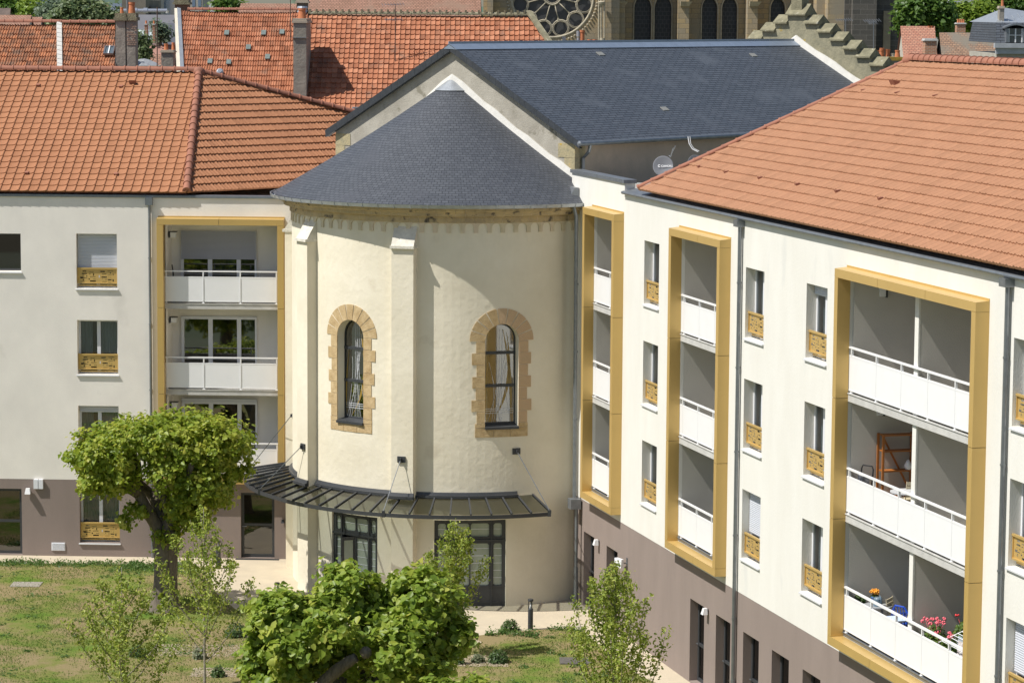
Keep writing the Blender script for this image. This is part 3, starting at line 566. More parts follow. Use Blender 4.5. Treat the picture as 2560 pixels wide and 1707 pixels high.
for k, z in enumerate((11.32, 8.66, 5.94)):
    l = thing('wall_lamp', ('topmost', 'middle', 'lowest')[k]+' of the three small lamps inside the widest balcony stack on the right', 'wall lamp', FR(13.35, -.9, z), 'wall lamps')
    b = MB(); b.fbox(FR, 13.24, 13.40, -.86, -.83, z-.12, z+.12); b.fbox(FR, 13.24, 13.40, -.86, -.66, z+.12, z+.14); obj('bracket', b, M_ANTH, l); b = MB(); b.fbox(FR, 13.26, 13.38, -.82, -.68, z-.10, z+.11); obj('lamp_housing', b, M_WHITE, l)
# ================================================================== CHAPEL (round apse, slate cone, nave)
AC = V((-1.65, 86.0, 0)); RW = 5.15; NA = math.radians(39)
AX = V((math.sin(NA), math.cos(NA), 0)); TX = V((math.cos(NA), -math.sin(NA), 0))
CH = thing('chapel', 'old cream chapel with round apse under a slate cone between the two apartment wings', 'chapel', AC)
def CY(az, r, z): a = math.radians(az); return AC+V((r*math.sin(a), -r*math.cos(a), z))
def PC(u, off, z): return CY(math.degrees(u/RW), RW+off, z)
AZ = lambda az: math.radians(az)*RW
class Tan:                         # flat frame tangent to the apse at one azimuth
    def __init__(s, az): s.az = az; a = math.radians(az); s.n = V((math.sin(a), -math.cos(a), 0)); s.d = V((math.cos(a), math.sin(a), 0))
    def __call__(s, u, off, z): return AC+s.n*(RW+off)+s.d*u+V((0, 0, z))
WA = (-37.5, 15.4); HW = .51
holesA = [(AZ(a)-HW, AZ(a)+HW, 5.28, 8.39) for a in WA]
DR = (5.15, 1.07); DLf = (-36.3, .88)
holesA += [(AZ(DR[0])-DR[1], AZ(DR[0])+DR[1], -.02, 2.6), (AZ(DLf[0])-DLf[1], AZ(DLf[0])+DLf[1], -.02, 2.57)]
mb = MB(); holed(mb, PC, AZ(-129), AZ(51), -.05, 11.6, holesA, .32, sub=.25)
for a in WA:                       # arch heads: fill the corners above the springing
    u0 = AZ(a); n = 12
    for sg in (-1, 1):
        for i in range(n):
            t0 = math.pi/2*i/n; t1 = math.pi/2*(i+1)/n
            x0, z0 = HW*math.cos(t0), 7.88+HW*math.sin(t0); x1, z1 = HW*math.cos(t1), 7.88+HW*math.sin(t1)
            mb.quad(PC(u0+sg*x0, 0, z0), PC(u0+sg*x1, 0, z1), PC(u0+sg*x1, 0, 8.39), PC(u0+sg*x0, 0, 8.39))
            mb.quad(PC(u0+sg*x0, 0, z0), PC(u0+sg*x1, 0, z1), PC(u0+sg*x1, -.32, z1), PC(u0+sg*x0, -.32, z0))
obj('apse_wall', mb, M_APSE, CH)
# cornice, scalloped band, gutter, cone
mb = MB(); prof = [(5.17, 11.34), (5.22, 11.36), (5.22, 11.52), (5.40, 11.56), (5.42, 11.66), (5.54, 11.70), (5.56, 11.80), (5.1, 11.82)]
azs = strip(60, -129, 51)
for i in range(60):
    for (r0, z0), (r1, z1) in zip(prof, prof[1:]): mb.quad(CY(azs[i]+.0, r0, z0), CY(azs[i+1]-.06, r0, z0), CY(azs[i+1]-.06, r1, z1), CY(azs[i]+.0, r1, z1))
obj('cornice', mb, M_CORN, CH)
mb = MB(); mod = 4.4; az = -129+1.3
while az < 50:
    rad = .135; w_ = math.radians(mod)*RW; xs = [-w_/2]+[-rad*math.cos(math.pi*k/10) for k in range(11)]+[w_/2]
    zb = [11.06]+[11.2+rad*math.sin(math.pi*k/10) for k in range(11)]+[11.06]
    xs = [-w_/2, -rad-1e-4]+xs[1:-1]+[rad+1e-4, w_/2]; zb = [11.06, 11.06]+[max(11.06, q) for q in zb[1:-1]]+[11.06, 11.06]
    u0 = AZ(az); mb.cur = random.choice([0, 0, 1])
    for k in range(len(xs)-1):
        mb.quad(PC(u0+xs[k], .035, zb[k]), PC(u0+xs[k+1], .035, zb[k+1]), PC(u0+xs[k+1], .035, 11.36), PC(u0+xs[k], .035, 11.36))
        mb.quad(PC(u0+xs[k], .0, zb[k]), PC(u0+xs[k+1], .0, zb[k+1]), PC(u0+xs[k+1], .035, zb[k+1]), PC(u0+xs[k], .035, zb[k]))
    az += mod
obj('arched_frieze', mb, [mat('frieze_stone', (.68, .60, .43), .95, .4, 3.5, .4, 25, rgb2=(.54, .46, .32)), mat('frieze_stone_rose', (.66, .54, .41), .95, .3, 3.5, .4, 25, rgb2=(.62, .54, .39))], CH)
ZE, ZA = 11.90, 15.38; APX = AC+TX*(-.3)+V((0, 0, ZA))
mb = MB(); n = 90; rows_ = 24; azs = strip(n, -131, 53); SLN = math.hypot(5.72, ZA-ZE)
def cone(az, k): 
    p = CY(az, 5.72, ZE); f = k; q = p.lerp(APX, f); q.z -= .10*math.sin(math.pi*f); return q
for i in range(n):
    for j in range(rows_):
        k0, k1 = j/rows_, (j+1)/rows_; um = 5.72*math.radians(1)
        # slates keep their width: the courses are re-divided in rings as the cone narrows
        ring = 1 if j < 8 else (.72 if j < 14 else (.45 if j < 19 else .22))
        mb.quad(cone(azs[i], k0), cone(azs[i+1], k0), cone(azs[i+1], k1), cone(azs[i], k1), uv=[(azs[i]*um*ring, k0*SLN), (azs[i+1]*um*ring, k0*SLN), (azs[i+1]*um*ring, k1*SLN), (azs[i]*um*ring, k1*SLN)])
obj('cone_roof', mb, M_SLATEC, CH)
mb = MB(); azs2 = strip(24, -131, 53)
for i in range(24): mb.add([cone(azs2[i], .90)+V((0, 0, .03)), cone(azs2[i+1], .90)+V((0, 0, .03)), APX+V((0, 0, .06))], [(0, 1, 2)])
obj('lead_cap', mb, M_ZINCL, CH, smooth=True)
mb = MB(); n = 72; azs = strip(n, -130, 50); gp = [(5.70, 11.93), (5.73, 11.84), (5.79, 11.79), (5.86, 11.80), (5.89, 11.90), (5.875, 11.90)]
for i in range(n):
    for (r0, z0), (r1, z1) in zip(gp, gp[1:]): mb.quad(CY(azs[i], r0-.08, z0), CY(azs[i+1], r0-.08, z0), CY(azs[i+1], r1-.08, z1), CY(azs[i], r1-.08, z1))
for az in range(-128, 50, 5):
    mb.tube([CY(az, 5.61, 11.93), CY(az, 5.65, 11.84), CY(az, 5.71, 11.785), CY(az, 5.785, 11.79), CY(az, 5.82, 11.91)], .008, 5)
obj('gutter', mb, M_ZINCL, CH)
# pilasters
for azc in (-58.2, -16.45, -100.):
    t = Tan(azc); w_ = .335; m = MB()
    m.hexa([t(-w_, -.2, -.05), t(w_, -.2, -.05), t(w_, .31, -.05), t(-w_, .31, -.05), t(-w_, -.2, 10.62), t(w_, -.2, 10.62), t(w_, .31, 10.62), t(-w_, .31, 10.62)])
    p_ = obj('pilaster', m, M_APSE, CH)
    m = MB(); w_ = .345; m.hexa([t(-w_, -.2, 10.62), t(w_, -.2, 10.62), t(w_, .36, 10.62), t(-w_, .36, 10.62), t(-w_, -.2, 11.30), t(w_, -.2, 11.30), t(w_, -.02, 11.25), t(-w_, -.02, 11.25)])
    m.fbox(t, -w_-.02, w_+.02, -.2, .385, 10.60, 10.68)
    obj('sloped_cap', m, mat('cap_stone', (.74, .70, .60), .95, .25, 6, .6, 30), p_)
# arched stained glass windows
for wi, a in enumerate(WA):
    u0 = AZ(a); t = Tan(a); m = MB()
    for i in range(9):             # voussoirs
        t0 = math.pi*i/9+.02; t1 = math.pi*(i+1)/9-.02; ri, ro = HW, .97
        m.cur = 0 if wi == 0 else int(i < 5)
        for q in range(3):
            ta = t0+(t1-t0)*q/3; tb = t0+(t1-t0)*(q+1)/3
            c8 = [(ri, ta, 0), (ro, ta, 0), (ro, tb, 0), (ri, tb, 0)]
            m.hexa([PC(u0+r*math.cos(x), -.02, 7.88+r*math.sin(x)) for r, x, _ in c8]+[PC(u0+r*math.cos(x), .018, 7.88+r*math.sin(x)) for r, x, _ in c8])
    z = 7.88; k = 0
    while z > 5.55:
        zb_ = z-.345; wd = (.40 if k % 2 else .27)
        for sg in (-1, 1):
            w2_ = wd+random.uniform(-.03, .03); a0, a1 = sorted((u0+sg*HW, u0+sg*(HW+w2_))); m.cur = (sg > 0 and wi == 1)+0
            m.hexa([PC(a0, -.02, zb_+.012), PC(a1, -.02, zb_+.012), PC(a1, .018, zb_+.012), PC(a0, .018, zb_+.012), PC(a0, -.02, z), PC(a1, -.02, z), PC(a1, .018, z), PC(a0, .018, z)])
        z = zb_; k += 1
    m.cur = 0
    for x0, x1 in ((-.80, -.25), (-.24, .26), (.27, .80)): m.hexa([PC(u0+q[0], q[1], q[2]) for q in ((x0, -.02, 5.06), (x1, -.02, 5.06), (x1, .018, 5.06), (x0, .018, 5.06), (x0, -.02, 5.335), (x1, -.02, 5.335), (x1, .018, 5.335), (x0, .018, 5.335))])
    for sg in (-1, 1):
        x0, x1 = sorted((sg*HW, sg*.80)); m.hexa([PC(u0+q[0], q[1], q[2]) for q in ((x0, -.02, 5.345), (x1, -.02, 5.345), (x1, .018, 5.345), (x0, .018, 5.345), (x0, -.02, z), (x1, -.02, z), (x1, .018, z), (x0, .018, z))])
    sw = obj('stone_surround', m, [M_STONE, M_STONER], CH)
    # reveal lining of the same stone
    m = MB()
    # frame following the arch
    def ring(r0, r1, o0, o1, n=14):
        pts = [(-1, 5.38)]+[(None, math.pi-math.pi*i/n) for i in range(n+1)]+[(1, 5.38)]
        P_ = []
        for q in pts:
            if q[0] is None: P_.append((math.cos(q[1]), 7.88+0, math.sin(q[1])))
        ins = [(-r0, 5.38)]+[(r0*c, 7.88+r0*s_) for c, _, s_ in P_]+[(r0, 5.38)]; out = [(-r1, 5.38)]+[(r1*c, 7.88+r1*s_) for c, _, s_ in P_]+[(r1, 5.38)]
        for i in range(len(ins)-1):
            m.hexa([t(*(ins[i][0], o0, ins[i][1])), t(ins[i+1][0], o0, ins[i+1][1]), t(ins[i+1][0], o1, ins[i+1][1]), t(ins[i][0], o1, ins[i][1]), t(out[i][0], o0, out[i][1]), t(out[i+1][0], o0, out[i+1][1]), t(out[i+1][0], o1, out[i+1][1]), t(out[i][0], o1, out[i][1])])
    ring(.455, .515, -.36, -.30); m.fbox(t, -.5, .5, -.36, -.30, 5.36, 5.46)
    for zz in (7.47, 6.50): m.fbox(t, -.48, .48, -.36, -.285, zz, zz+.085)
    m.hexa([t(-.51, -.34, 5.30), t(.51, -.34, 5.30), t(.51, .05, 5.29), t(-.51, .05, 5.29), t(-.51, -.34, 5.42), t(.51, -.34, 5.42), t(.51, .05, 5.36), t(-.51, .05, 5.36)])
    wn = obj('arched_window', m, M_ANTH, CH)
    m = MB(); m.quad(t(-.5, -.335, 5.38), t(.5, -.335, 5.38), t(.5, -.335, 8.40), t(-.5, -.335, 8.40)); obj('pane', m, glass_mat('stained_pane', (.45, .5, .5), .28, .03), wn)
    m = MB(); rr = random.Random(3+wi)
    def bez(p0, p1, p2, w, mm, oo=-.322, n=12):
        for i in range(n):
            A = []
            for q in (i/n, (i+1)/n): A.append(((1-q)**2*p0[0]+2*q*(1-q)*p1[0]+q*q*p2[0], (1-q)**2*p0[1]+2*q*(1-q)*p1[1]+q*q*p2[1]))
            w0, w1 = w*math.sin(math.pi*max(.04, i/n)), w*math.sin(math.pi*min(.96, (i+1)/n))
            if w < .02: w0 = w1 = w
            mm.quad(t(A[0][0]-w0, oo, A[0][1]), t(A[0][0]+w0, oo, A[0][1]), t(A[1][0]+w1, oo, A[1][1]), t(A[1][0]-w1, oo, A[1][1]))
    for x in (-.08, .0, .07): bez((x, 5.46), (x, 6.5), (x+(.02 if x else 0), 8.2), .004, m)
    for q in range(6):
        x = rr.uniform(-.42, .42); bez((x, 5.46), (rr.uniform(-.1, .1), rr.uniform(6, 7)), (rr.uniform(-.4, .4), rr.uniform(7, 8.1)), .0035, m)
    for zz in (5.72, 5.79, 5.85): m.fbox(t, -.42, .42, -.325, -.321, zz, zz+.012)
    obj('leading', m, M_UPVC, wn)
    for b_ in (((-.2, 5.5), (.5, 6.4), (.22, 8.1), .045), ((.35, 5.5), (.42, 6.8), (.1, 8.2), .045), ((-.38, 5.5), (-.5, 6.2), (-.3, 7.6), .028)): m = MB(); bez(*b_, m, -.328+.0004*b_[3]*10); obj('amber_glass', m, mat('amber_glass', (.30, .20, .05), .25), wn)
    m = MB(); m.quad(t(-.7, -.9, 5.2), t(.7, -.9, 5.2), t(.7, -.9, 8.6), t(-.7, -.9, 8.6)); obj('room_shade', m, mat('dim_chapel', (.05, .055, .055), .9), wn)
# doors
def chapel_door(azc, hw, top, opened):
    t = Tan(azc); ch = 2*RW*math.sin(hw/RW)/2; sag = RW-RW*math.cos(hw/RW); o1 = -sag-.06; o0 = o1-.07
    m = MB(); x0, x1 = -ch, ch; w = x1-x0; side = .20*w; cl, cr = x0+side, x1-side; mid = 0.
    hs = [(x0+.12, cl-.06, top-.52, top-.12), (cr+.06, x1-.12, top-.52, top-.12), (cl+.07, mid-.02, top-.52, top-.12), (mid+.02, cr-.07, top-.52, top-.12),
          (x0+.12, cl-.06, .62, top-.72), (cr+.06, x1-.12, .62, top-.72), (cl+.07, mid-.02, .62, top-.72), (mid+.02, cr-.07, .62, top-.72)]
    panes = hs[:]
    if opened:
        hs = hs[:6]+[(cl+.03, mid-.02, .0, top-.66), hs[7]]; panes = hs[:6]+[hs[7]]
    holed(m, t, x0, x1, 0, top, hs, .06, off=o1)
    for a, b, c, d in panes:       # clipped corners
        k = .05
        for px_, pz_, sx, sz in ((a, c, 1, 1), (b, c, -1, 1), (a, d, 1, -1), (b, d, -1, -1)): m.add([t(px_, o1-.004, pz_), t(px_+sx*k, o1-.004, pz_), t(px_, o1-.004, pz_+sz*k)], [(0, 1, 2)])
    for z in (.1, .58): m.fbox(t, x0, x1, o1, o1+.015, z, z+.03)
    for x in (cl-.02, cr-.02): m.fbox(t, x, x+.04, o1, o1+.03, 0, top)
    m.fbox(t, x0, x1, o1, o1+.035, top-.66, top-.60)
    d_ = obj('door', m, M_ANTH, CH); fr = mat('frosted_glass', (.38, .42, .36), .22, .25, 2.2, rgb2=(.30, .34, .27), spec=.6)
    for a, b, c, d in panes:
        g = MB(); g.quad(t(a-.01, o1-.045, c-.01), t(b+.01, o1-.045, c-.01), t(b+.01, o1-.045, d+.01), t(a-.01, o1-.045, d+.01)); z = c+.22
        pn = obj('pane', g, fr, d_)
        g = MB()
        while z < d-.05: g.fbox(t, a, b, o1-.044, o1-.036, z, z+.012); z += .22
        if g.v: obj('blind_seam', g, M_UPVC, pn)
    bk = MB(); bk.quad(t(x0-.3, o1-.9, -.1), t(x1+.3, o1-.9, -.1), t(x1+.3, o1-.9, top+.3), t(x0-.3, o1-.9, top+.3)); obj('room_dark_sheet', bk, M_DARK, d_)  # dark inside is a painted black sheet behind the door
    if opened:
        lf = MB(); a = math.radians(62); hx = mid-.02; L_ = hx-cl-.03
        def q(s, z, th=0): return t(hx-s*math.cos(a)-th*math.sin(a), o1-.02+s*math.sin(a)*.9, z)
        for s0, s1, za, zb_ in ((0, .08, 0, top-.68), (L_-.08, L_, 0, top-.68), (.08, L_-.08, 0, .5), (.08, L_-.08, top-.78, top-.68)):
            lf.hexa([q(s0, za), q(s1, za), q(s1, za, .04), q(s0, za, .04), q(s0, zb_), q(s1, zb_), q(s1, zb_, .04), q(s0, zb_, .04)])
        lo = obj('open_leaf', lf, M_ANTH, d_); g = MB(); g.quad(q(.08, .5, .02), q(L_-.08, .5, .02), q(L_-.08, top-.78, .02), q(.08, top-.78, .02)); obj('leaf_pane', g, fr, lo)
chapel_door(DR[0], DR[1], 2.60, False); chapel_door(DLf[0], DLf[1], 2.57, True)
# nave
def NV(t, s, z): return AC+TX*t+AX*s+V((0, 0, z))
tr = -.27; zr = 16.42; zl = 13.62; tl, trr = -5.45, 4.78; LN = 19.1
mb = MB(); mb.poly([NV(-5.15, 0, 0), NV(4.48, 0, 0), NV(4.48, 0, 13.72), NV(tr, 0, 16.30), NV(-5.15, 0, 13.70)]); obj('gable_wall', mb, M_GABLE, CH)
mb = MB(); mb.quad(NV(4.48, 0, 0), NV(4.48, LN, 0), NV(4.48, LN, 13.7), NV(4.48, 0, 13.7)); mb.quad(NV(-5.15, 0, 0), NV(-5.15, LN, 0), NV(-5.15, LN, 13.7), NV(-5.15, 0, 13.7)); obj('nave_wall', mb, M_NAVEW, CH)
def slope(m, t0, z0, t1, z1, s0, s1, th=.05, uvs=True):
    L_ = math.hypot(t1-t0, z1-z0); ns = 1
    m.quad(NV(t0, s0, z0), NV(t0, s1, z0), NV(t1, s1, z1), NV(t1, s0, z1), uv=[(s0, 0), (s1, 0), (s1, L_), (s0, L_)])
    m.quad(NV(t0, s0, z0-th), NV(t0, s1, z0-th), NV(t0, s1, z0), NV(t0, s0, z0), uv=[(0, .02)]*4)
    m.quad(NV(t0, s0, z0-th), NV(t1, s0, z1-th), NV(t1, s0, z1), NV(t0, s0, z0), uv=[(0, .02)]*4)
mb = MB(); slope(mb, trr, zl, tr, zr, -.16, LN); obj('nave_roof', mb, M_SLATE, CH)
mb = MB(); slope(mb, tl, zl, tr, zr, -.16, LN); obj('nave_roof', mb, M_SLATE, CH)
# slate verge hanging on the gable
mb = MB()
for (t0, z0) in ((trr, zl), (tl, zl)):
    n = 22
    for i in range(n):
        f0, f1 = i/n, (i+1)/n-.001; a = (t0+(tr-t0)*f0, z0+(zr-z0)*f0); b = (t0+(tr-t0)*f1, z0+(zr-z0)*f1)
        mb.hexa([NV(a[0], -.17, a[1]-.20), NV(b[0], -.17, b[1]-.20), NV(b[0], -.15, b[1]-.20), NV(a[0], -.15, a[1]-.20), NV(a[0], -.20-.003*(i % 2), a[1]+.02), NV(b[0], -.20-.003*(i % 2), b[1]+.02), NV(b[0], -.17, b[1]+.02), NV(a[0], -.17, a[1]+.02)])
        mb.quad(NV(a[0], -.16, a[1]-.19), NV(b[0], -.16, b[1]-.19), NV(b[0], .0, b[1]-.19), NV(a[0], 0, a[1]-.19))
obj('slate_verge', mb, mat('verge_slate', (.06, .068, .08), .5, .3, 6), CH)
mb = MB(); mb.hexa([NV(tr-.22, -.2, zr-.13), NV(tr+.30, -.2, zr-.14), NV(tr+.30, LN, zr-.14), NV(tr-.22, LN, zr-.13), NV(tr-.02, -.2, zr+.03), NV(tr+.02, -.2, zr+.03), NV(tr+.02, LN, zr+.03), NV(tr-.02, LN, zr+.03)])
mb.fbox(lambda u, o, z: NV(u, o, z), tr-.03, tr+.0, -.2, LN, zr, zr+.10); obj('ridge_flashing', mb, mat('blue_zinc_ridge', (.27, .33, .42), .35, .15, 3, metal=.3), CH)
# quoins
for sg, tt in ((1, 4.48), (-1, -5.15)):
    mb = MB(); z = 13.55; k = 0
    while z > 11.0:
        wd = (.62 if k % 2 == 0 else .38); a0, a1 = sorted((tt-sg*wd, tt+sg*.012)); zb_ = z-.40+random.uniform(-.04, .04)
        mb.hexa([NV(a0, -.015, zb_+.01), NV(a1, -.015, zb_+.01), NV(a1, .5, zb_+.01), NV(a0, .5, zb_+.01), NV(a0, -.015, z), NV(a1, -.015, z), NV(a1, .5, z), NV(a0, .5, z)]); z = zb_; k += 1
    obj('quoins', mb, mat('quoin_stone', (.46, .38, .22), .95, .4, 5, .7, 20, rgb2=(.30, .27, .17), spots=((.50, .33, .05), 5, .66)), CH)
# mortar and zinc flashing where the cone meets the gable
mb = MB(); ez = CY(51, 5.72, ZE)
def gline(az): 
    p = CY(az, 5.72, ZE); return (p-AC).dot(TX), p.z
tR_, zR_ = gline(51); tL_, zL_ = gline(-129); tA = (APX-AC).dot(TX)
for (te, ze) in ((tR_, zR_), (tL_, zL_)):
    n = 14
    for i in range(n):
        f0, f1 = i/n, (i+1)/n; w0 = .17+.03*math.sin(i*2.1); w1 = .17+.03*math.sin((i+1)*2.1)
        a = (te+(tA-te)*f0, ze+(ZA-ze)*f0-.1*math.sin(math.pi*f0)); b = (te+(tA-te)*f1, ze+(ZA-ze)*f1-.1*math.sin(math.pi*f1))
        mb.hexa([NV(a[0], -.14, a[1]-.03), NV(b[0], -.14, b[1]-.03), NV(b[0], .0, b[1]-.03), NV(a[0], 0, a[1]-.03), NV(a[0], -.035, a[1]+w0), NV(b[0], -.035, b[1]+w1), NV(b[0], .0, b[1]+w1), NV(a[0], 0, a[1]+w0)])
obj('mortar_flashing', mb, M_FLASH, CH)
# nave gutter and downpipe
mb = MB(); mb.tube([NV(trr+.05, -.2, zl-.05), NV(trr+.05, LN, zl-.05)], .07, 10); mb.lathe(NV(trr+.05, -.24, zl-.05), [(.02, -.02), (.08, 0), (.08, .05)], 12, ax=AX); obj('nave_gutter', mb, M_ZINC, CH)
mb = MB(); mb.tube([NV(trr+.05, .3, zl-.1), NV(trr+.0, .3, zl-.3), NV(4.57, .3, zl-.5), NV(4.57, .3, 9)], .055, 10); obj('downpipe', mb, M_PIPE, CH)
# corner box gutter and pipe where the apse meets the right wing
u_c = -7.95
mb = MB(); mb.hexa([FR(-8.35, .02, 11.78), FR(-7.75, .02, 11.78), FR(-7.75, .40, 11.78), FR(-8.35, .40, 11.78), FR(-8.35, .02, 12.32), FR(-7.75, .02, 12.32), FR(-7.75, .16, 12.32), FR(-8.35, .16, 12.32)]); obj('corner_flashing', mb, M_ZINC, CH)
mb = MB(); mb.tube([FR(-7.35, .30, 11.8), FR(-7.35, .22, 11.5), FR(-7.35, .20, 3.2)], .055, 10); mb.tube([FR(-7.25, .16, 2.9), FR(-7.25, .16, 0)], .05, 10); mb.fbox(FR, -7.50, -7.15, .05, .36, 2.86, 3.16); mb.lathe(FR(-7.25, .16, 0), [(.065, 0), (.065, 1.1)], 10)
for z in (9.5, 7.5, 5.5): mb.lathe(FR(-7.35, .20, z), [(.068, 0), (.068, .05)], 10)
obj('downpipe', mb, M_ZINC, CH)
# stepped gable at the far end
mb = MB(); caps = []
steps = [(-5.2, 14.88), (-4.6, 15.18), (-4.0, 15.48), (-3.4, 15.78), (-2.85, 16.08), (-2.3, 16.47), (-1.76, 16.77), (-1.21, 17.05), (-.68, 17.35), (.09, 17.05), (.65, 16.75), (1.18, 16.46), (1.74, 16.17), (2.29, 15.88), (2.85, 15.60), (3.4, 15.3), (3.95, 15.0), (4.5, 14.7)]
for i, (t0, z0) in enumerate(steps):
    t1 = steps[i+1][0] if i+1 < len(steps) else 5.1; caps.append((t0, t1, z0)); mb.fbox(lambda u, o, z: NV(u, o, z), t0, t1, LN+.02, LN+.55, 0, z0)
gs = obj('stepped_gable', mb, mat('old_gable_stone', (.33, .30, .20), .95, .4, 3.0, .8, 14, rgb2=(.20, .19, .13), spots=((.38, .27, .06), 4.5, .66)), CH)
for t0, t1, z0 in caps:
    m = MB(); a, b = t0-.03, t1+.03 if z0 != 17.35 else t1+.05; o0, o1 = LN-.10, LN+.70; om = (o0+o1)/2; h = .33 if z0 != 17.35 else .42
    P_ = [NV(a, o0, z0), NV(b, o0, z0), NV(b, o1, z0), NV(a, o1, z0), NV(a, o0, z0+.05), NV(b, o0, z0+.05), NV(b, o1, z0+.05), NV(a, o1, z0+.05), NV(a, om, z0+h), NV(b, om, z0+h)]
    m.add(P_, [(0, 1, 5, 4), (4, 5, 9, 8), (2, 3, 7, 6), (7, 8, 9, 6), (0, 4, 8, 7, 3), (1, 2, 6, 9, 5), (0, 3, 2, 1)]); obj('saddle_stone', m, M_MOSS, gs)
m = MB(); m.fbox(lambda u, o, z: NV(u, o, z), -.55, -.10, LN+.05, LN+.5, 17.5, 17.95); m.fbox(lambda u, o, z: NV(u, o, z), -.50, -.15, LN+.1, LN+.45, 17.95, 18.5); obj('pinnacle', m, M_MOSS, gs)
mb = MB()
for sg, te, ze in ((1, trr, zl), (-1, tl, zl)):
    for i in range(12):
        f0, f1 = i/12, (i+1)/12; w0 = .20+.03*math.sin(i*1.7); w1 = .20+.03*math.sin((i+1)*1.7)
        a = (te+(tr-te)*f0, ze+(zr-ze)*f0); b = (te+(tr-te)*f1, ze+(zr-ze)*f1)
        mb.hexa([NV(a[0], LN-.22, a[1]-.02), NV(b[0], LN-.22, b[1]-.02), NV(b[0], LN+.02, b[1]-.02), NV(a[0], LN+.02, a[1]-.02), NV(a[0], LN-.04, a[1]+w0), NV(b[0], LN-.04, b[1]+w1), NV(b[0], LN+.02, b[1]+w1), NV(a[0], LN+.02, a[1]+w0)])
obj('mortar_flashing', mb, M_FLASH, CH)
for s_, f in ((6.5, .86), (15.0, .82), (5.9, .26), (14.2, .22)):
    m = MB(); tt = trr+(tr-trr)*f; zz = zl+(zr-zl)*f; m.hexa([NV(tt, s_, zz+.005), NV(tt, s_+.3, zz+.005), NV(tt-.16, s_+.3, zz+.10), NV(tt-.16, s_, zz+.10), NV(tt, s_, zz+.03), NV(tt, s_+.3, zz+.03), NV(tt-.16, s_+.3, zz+.13), NV(tt-.16, s_, zz+.13)]); obj('roof_hook', m, mat('hook_lead', (.25, .25, .23), .6), CH)
# ================================================================== CANOPY
CN = thing('glass_canopy', 'curved glass canopy with dark ribs hung from the round apse wall', 'canopy', CY(-30, 5.8, 3.0))
a0, a1, st = -104.6, 26.3, 5.3; nn = int((a1-a0)/st)
RI, RO, ZI, ZO = 5.18, 6.32, 3.30, 2.98
def RO_(az): return RO+max(0, (-60-az))*.012
def RI_(az): return RI+.33*max(0., 1-abs(az+16.45)/4.2)+.33*max(0., 1-abs(az+58.2)/4.2) if True else RI
for i in range(nn):
    m = MB(); A, B = a0+i*(a1-a0)/nn, a0+(i+1)*(a1-a0)/nn; m.quad(CY(A, RI, ZI), CY(B, RI, ZI), CY(B, RO_(B), ZO), CY(A, RO_(A), ZO)); obj('glass_pane', m, M_CANG, CN)
for i in range(nn+1):
    A = a0+i*(a1-a0)/nn; p0, p1 = CY(A, RI, ZI), CY(A, RO_(A)+.02, ZO); d = CY(A+90, 1, 0)-AC; d = d.normalized()*.022; up = V((0, 0, .03)); dn = V((0, 0, -.05))
    m = MB(); m.hexa([p0-d+dn, p0+d+dn, p1+d+dn, p1-d+dn, p0-d+up, p0+d+up, p1+d+up, p1-d+up]); obj('rib', m, M_ANTH, CN)
m = MB()
for i in range(nn*2):
    A, B = a0+i*(a1-a0)/nn/2, a0+(i+1)*(a1-a0)/nn/2
    m.hexa([CY(A, RO_(A)-.03, ZO-.13), CY(B, RO_(B)-.03, ZO-.13), CY(B, RO_(B)+.02, ZO-.13), CY(A, RO_(A)+.02, ZO-.13), CY(A, RO_(A)-.03, ZO-.02), CY(B, RO_(B)-.03, ZO-.02), CY(B, RO_(B)+.02, ZO-.02), CY(A, RO_(A)+.02, ZO-.02)])
obj('rim_beam', m, M_ANTH, CN)
m = MB()
rprev = 0
for i in range(110):
    A, B = -104.6+i*126.5/110, -104.6+(i+1)*126.5/110
    if B > 21.9: break
    rA = .345 if any(abs((A+B)/2+c) < 4.3 for c in (16.45, 58.2)) else 0
    if m.v and rA != rprev: obj('wall_flashing', m, M_ANTH, CN); m = MB()
    rprev = rA
    m.hexa([CY(A, RW-.02+rA, ZI-.05), CY(B, RW-.02+rA, ZI-.05), CY(B, RW+.10+rA, ZI-.05), CY(A, RW+.10+rA, ZI-.05), CY(A, RW-.02+rA, ZI+.13), CY(B, RW-.02+rA, ZI+.13), CY(B, RW+.03+rA, ZI+.13), CY(A, RW+.03+rA, ZI+.13)])
    m.hexa([CY(A, RW+.03+rA, ZI-.03), CY(B, RW+.03+rA, ZI-.03), CY(B, RW+.12+rA, ZI-.03), CY(A, RW+.12+rA, ZI-.03), CY(A, RW+.03+rA, ZI+.05), CY(B, RW+.03+rA, ZI+.05), CY(B, RW+.12+rA, ZI+.045), CY(A, RW+.12+rA, ZI+.045)])
obj('wall_flashing', m, M_ANTH, CN)
for (za, zz, rr, ea) in ((-57.4, 4.42, .33, -68.5), (-16.6, 4.42, .33, -19.0), (20.4, 4.62, .0, 26.0), (-92, 4.9, 0, -103)):
    t = Tan(za); m = MB(); m.fbox(t, -.12, .12, rr-.02, rr+.03, zz-.09, zz+.09); m.fbox(t, -.02, .02, rr+.02, rr+.10, zz-.05, zz+.05)
    for x in (-.07, .07):
        m.lathe(t(x, rr+.03, zz), [(.015, 0), (.015, .02)], 6, ax=t.n)
    b_ = obj('bracket', m, M_ANTH, CN); m = MB(); m.tube([t(0, rr+.07, zz), CY(ea, RO_(ea)-.02, ZO+.05)], .012, 6); obj('tie_rod', m, M_PIPE, b_)
    m = MB(); pp = CY(ea, RO_(ea), ZO); m.box((pp.x-.05, pp.y-.05, pp.z-.14), (pp.x+.05, pp.y+.05, pp.z+.05)); obj('rod_end', m, M_ANTH, b_)
